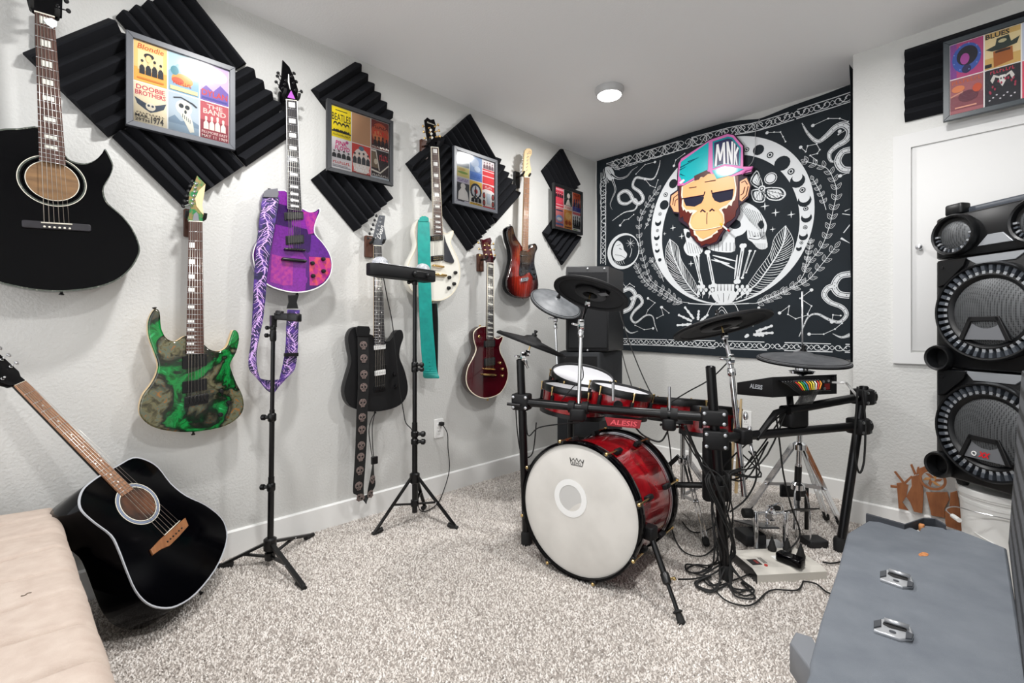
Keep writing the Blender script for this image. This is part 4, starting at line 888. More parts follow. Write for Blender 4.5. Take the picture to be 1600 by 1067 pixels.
# ------------------------------------------------------------------ stands
def collar(p, r, h, m, t, knobdir=None, name='clamp_collar'):
    p = V(p); mb = MB(); mb.lathe(p-UP*h/2, UP, [(r*.8, 0), (r, h*.15), (r, h*.85), (r*.8, h)], 14)
    if knobdir:
        d = V(knobdir).normalized(); mb.cyl(p, p+d*(r*2.0), r*.45, n=8); mb.lathe(p+d*r*1.6, d, [(r*.5, 0), (r*.75, r*.2), (r*.75, r*.9), (r*.4, r*1.2)], 10)
    mb.build(name, m, t)
def tripod(name, label, c, feet, hub, low, cat, pr=.013):
    """c pole centre on the floor; hub/low heights of the two leg collars"""
    c = V(c); t = thing(name, label, cat, (c.x, c.y, 0))
    for f in feet:
        f = V(f); d = (f-c); d.z = 0; d.normalize(); lg = MB()
        a = c+d*.022+UP*hub; b = f+UP*.012; sd = d.cross(UP)*.009
        lg.loft([[p+sd+UP*.006, p-sd+UP*.006, p-sd-UP*.006, p+sd-UP*.006] for p in (a, b)], 0, True, False); l = lg.build('leg', M['powder'], t)
        MB().cyl(b-d*.035+(a-b).normalized()*.01, b+d*.012-UP*.004, .012, .0095, 10).build('rubber_foot', M['rub'], l)
        m = a+(b-a)*.5; br = MB(); br.loft([[p+sd*.7+UP*.004, p-sd*.7+UP*.004, p-sd*.7-UP*.004, p+sd*.7-UP*.004] for p in (c+d*.02+UP*low, m)], 0, True, False); br.build('brace', M['powder'], l)
        MB().ball(m+sd*1.05, .004, 5).build('rivet', M['steel'], l)
    mb = MB(); mb.lathe(c+UP*(hub-.03), UP, [(.018, 0), (.026, .006), (.026, .05), (.017, .056)], 14); mb.build('leg_hub', M['powder'], t)
    MB().lathe(c+UP*(low-.018), UP, [(.012, 0), (.021, .005), (.021, .034), (.014, .038)], 14).build('lower_collar', M['powder'], t)
    return t
# microphone style stand by the purple guitar
c1 = FL(422, 872, .03); c1.z = 0
d1 = (c1-CAM).dot(FW); zz = lambda v, d: CAM.z-(v-CYP)*d/FPX
t = tripod('microphone_stand', 'black tripod stand with an empty clip in front of the purple strap', c1, [FL(474, 921), FL(487, 839), FL(346, 887)], zz(849, d1), .04, 'microphone stand')
top = AT(427, 508, d1); ax = (V((top.x, top.y, top.z))-c1)
P1 = lambda v: c1+ax*((zz(v, d1))/top.z)
MB().cyl(P1(862), P1(745), .0125).build('lower_tube', M['powder'], t); MB().cyl(P1(760), P1(640), .0105).build('middle_tube', M['powder'], t); MB().cyl(P1(655), P1(508), .0085).build('upper_tube', M['powder'], t)
for v in (761, 652): collar(P1(v), .017, .035, M['powder'], t, (-RT.x, -RT.y, 0))
collar(P1(524), .013, .05, M['powder'], t, (-RT.x, -RT.y, .0)); collar(P1(512), .012, .025, M['powder'], t, (-RT.x, -RT.y, 0))
pz = P1(505)
MB().box(pz+UP*.008, (.022, .022, .05)).build('tilt_joint', M['powder'], t)
e0 = AT(430, 494, d1); e1 = AT(468, 496, d1-.02)
R_ = Matrix((((e1-e0).normalized()), UP.cross((e1-e0).normalized()).normalized(), UP)).transposed()
MB().rbox((e0+e1)/2, ((e1-e0).length, .024, .03), .006, R_).build('clip_arm', M['black'], t)
MB().rbox(AT(437, 489, d1-.005), (.03, .026, .02), .008, R_).build('clip_screw', M['black'], t)
MB().rbox(AT(460, 496, d1-.03), (.052, .034, .034), .008, R_).build('clip_jaw', M['black'], t)
# light stand with a party light bar
c2 = FL(648, 795, .075); c2.z = 0; d2 = (c2-CAM).dot(FW)
f3 = c2+V((-.13, .15, 0))
t = tripod('light_stand', 'black tripod light stand in front of the white guitar', c2, [FL(585, 836), FL(712, 827), f3], zz(746, d2), zz(792, d2)+.02, 'light stand')
Z2 = lambda v: V((c2.x, c2.y, zz(v, d2)))
MB().cyl(Z2(800), Z2(660), .014).build('lower_tube', M['powder'], t); MB().cyl(Z2(690), Z2(560), .0115).build('middle_tube', M['powder'], t); MB().cyl(Z2(580), Z2(441), .0105).build('upper_tube', M['powder'], t)
for v, s in ((678, .02), (690, .02), (570, .017), (577, .017)): collar(Z2(v), s, .03, M['powder'], t, (RT.x, RT.y, 0))
collar(Z2(441), .014, .03, M['powder'], t, (-RT.x, -RT.y, 0))
# bar
vp = ray(1300, CYP).normalized()
def proj(p): q = V(p)-CAM; d = q.dot(FW); return (800+FPX*q.dot(RT)/d, CYP-FPX*q.z/d)
Fp = c2+V((vp.y, -vp.x, 0))*.04; Fp.z = CAM.z-(429-CYP)*((Fp-CAM).dot(FW))/FPX
A0 = Fp.copy()
while proj(A0)[0] > 594: A0 -= vp*.003
L_ = .1
while proj(A0+vp*L_)[0] < 680: L_ += .003
nb = V((vp.y, -vp.x, 0)); bh = .06; bd = .085
bar = thing('party_light_bar', 'black light bar with two clear domes on top of the light stand', 'stage light', A0-UP*bh/2)
front = [A0-nb*0, A0+vp*L_]
P_ = [A0+UP*bh/2, A0+vp*L_+UP*bh/2, A0+vp*L_-nb*bd+UP*bh/2, A0+vp*.05-nb*bd+UP*bh/2, A0-vp*.035-nb*bd*.62+UP*bh/2, A0-vp*.035-nb*bd*.3+UP*bh/2]
MB().slab(P_, UP, bh, .006).build('housing', M['blackm'], bar)
MB().tube([p+UP*.0005 for p in P_[:2]], .0025, 6).build('silver_edge', M['steel'], bar)
dome = ramp_mat('crystal_dome', [(0, '#6c6f76'), (.08, '#e9ebee'), (.5, '#b9bcc4'), (1, '#ffffff')], 'voronoi', 90, .1, metal=.35)
for k in (.10, .86):
    c = A0+vp*L_*k-nb*bd*.5+UP*(bh/2-.004); MB().lathe(c, UP, [(.04, 0), (.04, .008), (.037, .02), (.029, .031), (.016, .039), (.001, .042)], 20, sm=False).build('crystal_dome', dome, bar)
q = A0+vp*L_*.72+nb*.001; R_ = Matrix((vp, UP, nb)).transposed()
MB().rbox(q, (L_*.30, bh*.55, .01), .008, R_).build('side_bracket', M['black'], bar)
for k in (.58, .83): MB().lathe(A0+vp*L_*k+nb*.003, nb, [(.014, 0), (.014, .012), (.010, .018), (.002, .019)], 12).build('bracket_knob', M['black'], bar)
def cord(label, pts, r=.0028, m=None, name='light_cable', cat='cable', group=None, k=6):
    mb = MB(); mb.tube(catmull(pts, k), r, 6); o = mb.build(name, m or M['rub']); tag(o, label, cat, group); return o
cord('thin black cord running from the light bar down past the matte black guitar', [A0+vp*L_*.2-UP*.034-nb*.06, WL(606, 470, .17), WL(613, 505, .17), WL(619, 560, .17), WL(625, 610, .16), WL(630, 640, .15), WL(634, 660, .16), c2+UP*(zz(672, d2))-V((.03, 0, 0)), c2+UP*.45+V((-.025, .0, 0)), c2+UP*.3+V((-.02, .02, 0)), c2+UP*.12+V((-.015, .03, 0)), FL(655, 795, .02), FL(664, 799, .012), FL(680, 790, .012), FL(690, 775, .02), WL(702, 735, .04), WL(700, 700, .035), WL(699, 677, .04), WL(691, 663, .035)])
pg = MB(); pg.rbox(WL(690, 662, .02), (.026, .022, .026), .005, Matrix(((0, 0, 1), (1, 0, 0), (0, 1, 0)))); tag(pg.build('power_plug', M['rub']), 'black plug in the outlet under the dark red guitar', 'plug')

# ------------------------------------------------------------------ tapestry on the back wall
TY = YB-.016
def tz(x, z, o=0.0):                               # cloth hangs in very shallow folds
    return V((x, TY-.0035*math.sin(x*7.3+.6)-.002*math.sin(x*17+z*3)-.002*math.sin(z*9+x*2)-o, z))
def tp(u, v): p = WB(u, v, TY); return (p.x, p.z)
tap = thing('tapestry', 'black tapestry with white moon ring, skulls, snakes and feathers on the back wall', 'tapestry', (.92, TY, .83))
def interp(xs, x):
    for (a, b), (c, d) in zip(xs, xs[1:]):
        if x <= c: return b+(d-b)*(x-a)/(c-a)
    return xs[-1][1]
topz = [tp(u, v) for u, v in ((933, 251), (985, 234), (1036, 219), (1085, 204.5), (1131, 192), (1156, 188), (1187, 185), (1230, 167.5), (1280, 150), (1329, 132))]
topz = [(x, min(z, H-.004)) for x, z in topz]
botz = [(topz[0][0], .85)]+[tp(u, v) for u, v in ((1000, 549), (1112, 555.6), (1180, 560), (1330, 562))]
X0, X1 = topz[0][0], XJ-.012
cl = MB(); nx, nz = 60, 40; g0 = []
for j in range(nz+1):
    for i in range(nx+1):
        x = X0+(X1-X0)*i/nx; a, b = interp(botz, x), interp(topz, x); g0.append(tz(x, a+(b-a)*j/nz))
n_ = len(g0); g1 = [p+V((0, .0012, 0)) for p in g0]; fs = []
for j in range(nz):
    for i in range(nx):
        q = j*(nx+1)+i; fs += [(q, q+1, q+nx+2, q+nx+1), (q+n_, q+nx+1+n_, q+nx+2+n_, q+1+n_)]
edge = [i for i in range(nx+1)]+[j*(nx+1)+nx for j in range(1, nz+1)]+[nz*(nx+1)+i for i in range(nx-1, -1, -1)]+[j*(nx+1) for j in range(nz-1, 0, -1)]
for a, b in zip(edge, edge[1:]+edge[:1]): fs.append((a, b, b+n_, a+n_))
cl.add(g0+g1, fs, 0, True)
cloth = mat('black_tapestry_cloth', '#1b2126', .7, spec=.2, noise=(5, '#20272d', .3, .7)); cl.build('cloth', cloth, tap)
# the loose right margin of the cloth turns forward along the end of the right wall
zs = [.83+i*(2.40-.83)/14 for i in range(15)]
ca = [V((XJ-.011-.004*math.sin(i*1.7), YB-.02, z)) for i, z in enumerate(zs)]; cb = [V((XJ-.011-.003*math.sin(i*1.3), YJ+.004, z)) for i, z in enumerate(zs)]
cb[-2].x -= .003; cb[-1].x -= .007; ca[-1].z += .02
MB().band(ca, cb, 0, .0012, [V((1, 0, 0))]*15).build('turned_edge', cloth, tap)
tm = MB()
for i in range(1, 30):
    z = .86+i*.048; tm.add([V((XJ-.0165, YJ+.0035, z)), V((XJ-.0125, YJ+.0035, z+.006)), V((XJ-.0125, YJ+.0035, z+.028)), V((XJ-.0165, YJ+.0035, z+.022))], [(0, 1, 2, 3)])
WP = mat('white_print', '#d9dcde', .7, spec=.2); BP = cloth
class Art:
    def __init__(s): s.mb = MB(); s.k = 0
    def o(s): s.k += 1; return .0006+.00001*(s.k % 60)
    def line(s, pts, w, taper=False, k=4, px=True, close=False, m=0, off=0):
        P = [tp(*p) for p in pts] if px else pts
        P3 = catmull([V((a, 0, b)) for a, b in P], k, close) if (k > 1 and len(P) > 2) else [V((a, 0, b)) for a, b in P]
        if len(P3) == 2: P3 = [P3[0]+(P3[1]-P3[0])*t/4 for t in range(5)]
        if close: P3.append(P3[0])
        A, B = [], []; n = len(P3); o = s.o()+off
        for i, p in enumerate(P3):
            t = (P3[min(i+1, n-1)]-P3[max(i-1, 0)]); t.y = 0; t = t.normalized() if t.length > 1e-9 else V((1, 0, 0)); q = V((-t.z, 0, t.x))
            ww = w/2*((1-i/(n-1))*.9+.1 if taper == 1 else (math.sin(PI*(i+.6)/(n+.2))*.9+.1 if taper == 2 else 1))
            A.append(tz(p.x+q.x*ww, p.z+q.z*ww, o)); B.append(tz(p.x-q.x*ww, p.z-q.z*ww, o))
        s.mb.band(A, B, m); return s
    def fill(s, pts, m=0, k=3, px=True, off=0):
        P = [tp(*p) for p in pts] if px else pts
        P3 = catmull([V((a, 0, b)) for a, b in P], k, True) if k > 1 else [V((a, 0, b)) for a, b in P]
        o = s.o()+off; s.mb.poly([tz(p.x, p.z, o) for p in P3], m); return s
    def dot(s, p, r, m=0, px=True, off=0, n=14, ry=None):
        x, z = tp(*p) if px else p; o = s.o()+off
        s.mb.poly([tz(x+r*math.cos(2*PI*i/n), z+(ry or r)*math.sin(2*PI*i/n), o) for i in range(n)], m); return s
    def constellation(s, pts, r=.007):
        for a, b in zip(pts, pts[1:]): s.line([a, b], .0028)
        for i, p in enumerate(pts): s.dot(p, r*(1.4 if i == 0 else .7))
        return s
    def snake(s, pts, w=.03, taper=1):
        s.line(pts, w, taper); s.line(pts, w*.72, taper, m=1, off=.0002); s.line(pts, w*.52, taper, off=.0004)
        P = catmull([V((*tp(*p), 0)) for p in pts], 3)
        for i in range(1, len(P)-1, 2): s.dot((P[i].x, P[i].y), w*.08, 1, False, .0006, 6)
        return s
    def leaf(s, x, z, a, l, w):
        c, d = math.cos(a), math.sin(a); f = lambda t, q: (x+c*l*t-d*w*q, z+d*l*t+c*w*q)
        P = [f(0, 0), f(.35, .5), f(.7, .36), f(1, 0), f(.7, -.36), f(.35, -.5)]
        s.line([V((*p, 0))[:2] for p in P], .0021, px=False, close=True, k=2); s.line([f(.1, 0), f(.75, 0)], .0016, px=False); return s
    def branch(s, pts, l=.042, step=.05, w=.02):
        s.line(pts, .003); P = catmull([V((*tp(*p), 0)) for p in pts], 8); acc = 0
        for a, b in zip(P, P[1:]):
            acc += (b-a).length
            if acc > step:
                acc = 0; t = math.atan2(b.y-a.y, b.x-a.x)
                for sg in (1, -1): s.leaf(b.x, b.y, t+sg*.65, l, w)
        t = math.atan2(P[-1].y-P[-3].y, P[-1].x-P[-3].x); s.leaf(P[-1].x, P[-1].y, t, l, w); return s
    def build(s, name, label=None):
        o = s.mb.build(name, [WP, BP], tap, label=label); s.mb = MB(); return o
def circle3(a, b, c):
    ax, ay = a; bx, by = b; cx, cy = c; d = 2*(ax*(by-cy)+bx*(cy-ay)+cx*(ay-by))
    ux = ((ax*ax+ay*ay)*(by-cy)+(bx*bx+by*by)*(cy-ay)+(cx*cx+cy*cy)*(ay-by))/d; uy = ((ax*ax+ay*ay)*(cx-bx)+(bx*bx+by*by)*(ax-cx)+(cx*cx+cy*cy)*(bx-ax))/d
    return ux, uy, math.hypot(ax-ux, ay-uy)
# crescent ring with moon phases
A = Art(); ox, oz, rx0, rz0 = 1.073, 1.751, .545, .571; ix, iz, rx1, rz1 = 1.0773, 1.692, .46, .506; nn = 96; vs = []
for i in range(nn+1):
    a = 2*PI*i/nn; vs.append((tz(ox+rx0*math.cos(a), oz+rz0*math.sin(a), .0006), tz(ix+rx1*math.cos(a), iz+rz1*math.sin(a), .0006)))
A.mb.band([v[0] for v in vs], [v[1] for v in vs])
for u, v, r in ((1185, 234, .034), (1222, 255, .047), (1246, 282.6, .043), (1257, 313.5, .038), (1260, 340, .03), (1255, 369, .025), (1248, 388, .016), (1052, 287, .034), (1037.5, 320, .036), (1028, 348, .025), (1026, 370.7, .023), (1027, 391, .019), (1031, 406, .014)):
    A.dot((u, v), r, 1, off=.001)
for u, v, r in ((1257, 309, .030), (1260, 335, .024), (1255, 364, .02), (1248, 384, .013), (1028, 344, .02), (1026, 367, .018), (1027, 388, .015), (1246, 277, .028)):
    A.dot((u, v), r, 0, off=.002)
for u, v, r in ((1203, 242, .02), (1236, 268, .02), (1254, 297, .017), (1259, 326, .014), (1258, 355, .012), (1252, 379, .01), (1040, 304, .017), (1031, 334, .013), (1027, 360, .011), (1026, 382, .009), (1167, 234, .016)):
    A.dot((u, v), r, 1, off=.002); A.dot((u, v), r*.68, 0, off=.003); A.dot((u, v), r*.4, 1, off=.004)
A.build('moon_ring')
# borders
A = Art()
def lerp2(a, b, t): return (a[0]+(b[0]-a[0])*t, a[1]+(b[1]-a[1])*t)
bt0 = [tp(948, 256), tp(1030, 229), tp(1139, 199.5), tp(1186, 189.5), tp(1329, 144.5)]; bt1 = [tp(969, 260), tp(1036, 242), tp(1139, 213), tp(1186, 203), tp(1329, 159)]
bb0 = [tp(974, 529), tp(1055, 531), tp(1140, 533), tp(1329, 538)]; bb1 = [tp(974, 538), tp(1055, 540.5), tp(1140, 545), tp(1329, 550.5)]
bl0 = [tp(940, 270), tp(939.5, 340), tp(939, 412)]; bl1 = [tp(947.5, 285), tp(947, 340), tp(947, 414)]
for b in (bt0, bt1, bb0, bb1, bl0, bl1): A.line(b, .0055, px=False)
def seg(poly, t):
    L = [math.hypot(b[0]-a[0], b[1]-a[1]) for a, b in zip(poly, poly[1:])]; d = t*sum(L)
    for (a, b), l in zip(zip(poly, poly[1:]), L):
        if d <= l: return lerp2(a, b, d/l)
        d -= l
    return poly[-1]
def curls(p0, p1, n):
    for i in range(n):
        t = (i+.5)/n; a, b = seg(p0, t), seg(p1, t); c = lerp2(a, b, .5); h = math.hypot(a[0]-b[0], a[1]-b[1])
        e = seg(p0, min(1, t+.004)); ux, uz = e[0]-a[0], e[1]-a[1]; l = math.hypot(ux, uz) or 1; ux, uz = ux/l, uz/l
        f = lambda q, r: (c[0]+ux*q*h-uz*r*h, c[1]+uz*q*h+ux*r*h)
        if i % 3 == 0: A.line([f(.28, 0), f(0, .28), f(-.28, 0), f(0, -.28)], .004, px=False, close=True, k=1)
        else:
            sg = 1 if i % 3 == 1 else -1
            A.line([f(sg*.75, .3), f(sg*.3, -.28), f(-sg*.25, -.3), f(-sg*.42, .05), f(-sg*.15, .3), f(sg*.12, .12), f(-sg*.02, -.05)], .0042, px=False, k=3)
curls(bt0, bt1, 45); curls(bb0, bb1, 42); curls(bl0, bl1, 16)
A.build('border_print')
# snakes
A = Art()
A.snake([(1031, 250), (1029, 262), (1021, 279), (1006, 279), (994, 278), (989, 291), (1000, 300), (1005, 311), (998, 318), (990, 313), (984, 302), (976, 298.5), (967, 305), (969, 316), (980, 318), (991, 311), (996, 318), (991, 328), (975, 332), (957, 345)], .03, 2); A.build('snake_print')
A.snake([(1253, 192), (1262, 208), (1277, 221), (1291, 212.5), (1305, 199), (1318, 195), (1328, 204), (1322, 219), (1306, 229), (1296, 240), (1299, 252), (1312, 252)], .036, 2); A.build('snake_print')
A.snake([(1329, 266), (1316, 264), (1309, 252), (1316, 238), (1329, 234)], .036, 0); A.build('snake_print')
A.snake([(1329, 428), (1312, 432), (1303.5, 447), (1311, 459), (1328, 462)], .036, 0); A.build('snake_print'); A.snake([(1308, 446), (1294, 450), (1288, 461), (1297, 472), (1316, 480), (1323, 492), (1312, 503), (1295, 499), (1277, 490.5), (1263, 495), (1254, 513), (1248, 526)], .036, 1); A.build('snake_print')
A.snake([(1329, 523), (1315, 527), (1301, 521)], .022, 1); A.build('snake_print')
A.snake([(972, 455), (984, 451), (992, 459), (990, 469), (984, 482), (971, 488)], .034, 0); A.build('snake_print'); A.snake([(985, 468), (997, 462), (1003, 473), (991, 486), (986, 497), (993, 504), (1008, 493), (1019, 494), (1023, 508), (1027, 518)], .032, 1); A.build('snake_print'); A.snake([(974, 510), (985, 520), (997, 517)], .02, 1); A.build('snake_print')
# horned corner figure, moon face, laurel branches, feathers
A = Art()
for pts, w_ in (([(955, 272), (966, 279), (979, 276), (988, 266), (997, 260)], .022), ([(957, 280), (962, 296), (957, 310), (954, 320), (957, 328)], .018)): A.line(pts, w_, 1); A.line(pts, w_*.5, 1, m=1, off=.0004)
for i in range(3): A.line([(948, 258+i*3), (960, 256+i*2.5), (968, 262+i*2)], .005, 2); A.line([(944+i*2.5, 264), (943+i*2.5, 276), (948+i*2, 286)], .005, 2)
A.fill([(946, 262), (955, 262), (960, 270), (960, 280), (953, 282), (948, 274)]); A.line([(949, 266), (957, 277)], .003, m=1, off=.001); A.line([(952, 265), (956, 272)], .003, m=1, off=.001)
A.build('horned_figure_print')
mx_, mz_, mR = circle3(tp(950, 393), tp(971.5, 365), tp(969.5, 420.5)); nn = 40
A.mb.band([tz(mx_+mR*math.cos(2*PI*i/nn), mz_+mR*math.sin(2*PI*i/nn), .0006) for i in range(nn+1)], [tz(mx_+mR*.1+mR*.86*math.cos(2*PI*i/nn), mz_+mR*.86*math.sin(2*PI*i/nn)+mR*.02, .0006) for i in range(nn+1)])
A.fill([(966, 376), (973, 382), (975, 390), (980, 397), (976, 405), (964, 408), (958, 398), (960, 384)]); A.line([(968, 388), (972, 390)], .005, m=1, off=.001); A.line([(962, 398), (972, 400), (978, 404)], .003, m=1, off=.001); A.line([(964, 384), (970, 382)], .003, m=1, off=.001)
for i in range(6): A.line([(958+3*i, 408-abs(i-2)), (961+3*i, 414-abs(i-3))], .003)
A.build('moon_face_print')
for a, b in (((985, 372), (985, 388)), ((978, 380), (992, 380)), ((980, 375), (990, 385)), ((990, 375), (980, 385))): A.line([a, b], .003, 2)
A.line([(987, 388), (986, 396), (984, 402)], .004)
A.build('star_print')
A = Art()
A.branch([(1077, 473), (1060, 470), (1044, 457), (1017, 438), (1007, 411), (1000, 380), (999, 345), (1011, 320), (1027, 297)]); A.branch([(1066, 474), (1052, 470), (1032, 458), (1008, 440), (994, 415)], .04, .038)
A.branch([(1007, 358), (1013, 345), (1017, 332), (1020, 322)], .022, .03, .012); A.branch([(1037, 440), (1031, 425), (1019, 408)], .036, .03)
A.branch([(1170, 474), (1188, 472), (1235, 452), (1262, 438), (1285, 412), (1305, 387)]); A.branch([(1180, 474), (1210, 462), (1248, 440), (1264, 410), (1283, 387), (1295, 357), (1302, 328), (1307, 296), (1295, 266), (1278, 258), (1262, 253)]); A.branch([(1291, 328), (1283, 303), (1271, 281)], .03, .04, .016); A.branch([(1256, 425), (1262, 400), (1266, 380)], .03, .03, .014)
A.line([(1075, 474), (1120, 476), (1170, 474)], .006); A.build('laurel_print')
A = Art()
for Lh, Rh, rach in (([(1046, 373.4), (1040, 391), (1044, 422), (1064, 452), (1090, 465)], [(1046, 373.4), (1059, 385), (1065, 407), (1085, 438), (1095, 462)], [(1046, 373.4), (1052, 400), (1066, 430), (1081, 452), (1093, 464)]),
                     ([(1227, 352.4), (1210, 371), (1202.5, 396), (1184, 422.5), (1170, 443), (1160, 462)], [(1227, 352.4), (1239, 375), (1235.5, 400), (1219, 429), (1198, 451), (1163, 465)], [(1227, 352.4), (1224, 378), (1212, 402), (1196, 426), (1180, 446), (1150, 468)])):
    f = lambda pl_: catmull([V((*tp(*p), 0)) for p in pl_], 12)
    r_, l_, q_ = f(rach), f(Lh), f(Rh)
    A.line(rach, .008, 0); A.line(Lh, .003); A.line(Rh, .003)
    for side in (l_, q_):
        for i in range(1, 26):
            t = i/27; a = r_[int((.1+.86*t)*(len(r_)-1))]; b = side[int(max(.03, t*.98-.02)*(len(side)-1))]
            mid = (a+b)/2+V((0, -.006, 0)); A.line([(a.x, a.y), (mid.x, mid.y), (b.x, b.y)], .0036, 2, 3, False)
    A.build('feather_print')
# skulls, arm bones, hands, moth, stars
A = Art()
A.fill([(1150, 318), (1165, 316), (1182, 325), (1192, 338), (1198, 352), (1196, 366), (1199, 386), (1186, 389), (1175, 378), (1168, 372), (1166, 350), (1156, 335)])
A.fill([(1184, 350), (1190, 344), (1194, 352), (1189, 358)], 1, off=.001); A.line([(1170, 372), (1184, 374), (1194, 368)], .004, m=1, off=.001)
for i in range(9): A.line([(1154+4.2*i, 320+1.6*i), (1164+3.6*i, 334+2*i), (1172+2.6*i, 346+2.6*i)], .0024, m=1, off=.001)
for i in range(6): A.line([(1170+4.5*i, 360+1.2*i), (1173+4*i, 370)], .002, m=1, off=.001)
for i in range(6): A.line([(1186+2*i, 362), (1190+1.2*i, 374)], .002, m=1, off=.001)
for i in range(6): pass; A.line([(1180+3*i, 380), (1180+3*i, 389)], .0018, m=1, off=.001)
A.build('skull_print')
A.fill([(1132, 335), (1150, 334), (1164, 342), (1168, 356), (1160, 366), (1148, 372), (1148, 392), (1128, 394), (1110, 390), (1106, 384), (1128, 376), (1128, 350)])
A.fill([(1138, 346), (1146, 342), (1156, 346), (1157, 354), (1148, 358), (1140, 354)], 1, off=.001)
for i in range(7): A.line([(1111+6*i, 379), (1111+6*i, 392)], .003, m=1, off=.001)
A.build('skull_print')
A.fill([(1068, 358), (1080, 362), (1098, 385), (1096, 396), (1086, 400), (1074, 398), (1068, 386), (1072, 376)])
for i in range(6): A.line([(1072+4*i, 376+2*i), (1076+4*i, 396)], .0025, m=1, off=.001)
A.fill([(1074, 362), (1080, 365), (1077, 372), (1072, 369)], 1, off=.001)
A.build('skull_print')
def bone(a, b, w_=.016):
    A.line([a, lerp2(a, b, .12), lerp2(a, b, .5), lerp2(a, b, .88), b], w_, 0, 3); p, q = tp(*a), tp(*b)
    for c in (p, q): A.dot((c[0]-w_*.3, c[1]), w_*.75, px=False); A.dot((c[0]+w_*.35, c[1]), w_*.7, px=False)
    A.line([lerp2(a, b, .15), lerp2(a, b, .85)], w_*.2, 0, m=1, off=.0012); A.build('bone_print')
bone((1084, 394), (1098, 448), .02); bone((1092, 400), (1094, 440), .01); bone((1106, 394), (1116, 446), .02); bone((1161, 384), (1152, 440), .022); bone((1172, 392), (1160, 434), .01); bone((1180, 392), (1166, 426), .006)
for a, b in (((1114, 399), (1150, 408)), ((1116, 404), (1148, 420)), ((1112, 406), (1140, 412)), ((1152, 398), (1148, 436))): A.line([a, b], .012, 2); A.build('bone_print')
for i in range(6): u = 1117+5.2*i; A.fill([(u, 444), (u+4.6, 444), (u+4.2, 456), (u+.4, 456)], k=1)
A.fill([(1114, 456), (1148, 455), (1148, 468), (1138, 474), (1124, 474), (1115, 466)]); A.line([(1131, 458), (1131, 472)], .003, m=1, off=.001); A.line([(1122, 460), (1125, 470)], .002, m=1, off=.001); A.line([(1140, 459), (1138, 469)], .002, m=1, off=.001)
A.build('jaw_print')
for u in (1092, 1100, 1110, 1152, 1160, 1168):
    for j in range(3): A.dot((u+(j % 2)*4, 448+5*j), .011, ry=.014)
    A.line([(u-2, 466), (u+2, 446)], .006, 2); A.build('wrist_bone_print')
# finger bones of the two hands near the lower hem
for (bx, by), tips in (((1090, 506), [(1058, 508), (1060, 492), (1070, 480), (1092, 486), (1106, 492)]), ((1170, 522), [(1206, 509), (1207, 520), (1192, 524), (1165, 526), (1186, 480)])):
    for (u, v) in tips:
        for j in range(3):
            a, b = lerp2((bx, by), (u, v), .3+.24*j), lerp2((bx, by), (u, v), .3+.24*j+.2); A.line([a, lerp2(a, b, .5), b], .016-.002*j, 0, 3); A.dot(b, .011-.001*j)
        A.build('hand_bone_print')
A.line([(1104, 494), (1112, 478), (1124, 470)], .004); A.line([(1156, 494), (1150, 478), (1140, 470)], .004); A.line([(1118, 492), (1128, 479), (1138, 492)], .004); A.line([(1120, 494), (1128, 484), (1136, 494)], .003)
A.build('ornament_line_print')
# moth
for W2 in ([(1172, 284), (1182, 266), (1188, 276), (1192, 290), (1184, 294)], [(1194, 294), (1206, 292), (1222, 294), (1228, 304), (1218, 313), (1202, 312), (1194, 304)], [(1174, 298), (1188, 296), (1196, 308), (1192, 316), (1178, 314)]):
    mu, mv = sum(p[0] for p in W2)/len(W2), sum(p[1] for p in W2)/len(W2); A.fill(W2); A.fill([(mu+(a-mu)*.84, mv+(b-mv)*.84) for a, b in W2], 1, off=.0004); A.fill([(mu+(a-mu)*.66, mv+(b-mv)*.66) for a, b in W2], 0, off=.0008)
    for a, b in W2: A.line([(1190, 296), (mu+(a-mu)*.85, mv+(b-mv)*.85)], .003, m=1, off=.0012)
for i in range(5): A.line([(1196+5*i, 296+i), (1198+6*i, 310)], .0025, m=1, off=.001); A.line([(1176+3*i, 286-3*i), (1188, 292)], .0022, m=1, off=.001); A.line([(1178+4*i, 300), (1180+4*i, 313)], .002, m=1, off=.001)
A.dot((1190.5, 295), .022, off=.001); A.dot((1190.5, 295), .013, 1, off=.002); A.dot((1190.5, 295), .007, off=.003); A.build('moth_print'); A.dot((1204, 278.5), .038); A.dot((1204, 278.5), .033, 1, off=.001); A.dot((1204, 278.5), .028, off=.002); A.build('small_moon_print')
for u, v, r in ((1195, 322, .028), (1211.5, 332, .026), (1236, 335, .024), (1051, 356, .024), (1065, 369, .024), (1038, 365, .014), (1080, 412, .022), (1207, 358, .018)):
    x, z = tp(u, v); A.fill([(x+r*(1 if i % 2 == 0 else .2)*math.sin(PI*i/4), z+r*(1 if i % 2 == 0 else .2)*math.cos(PI*i/4)) for i in range(8)], k=1, px=False); A.build('star_print')
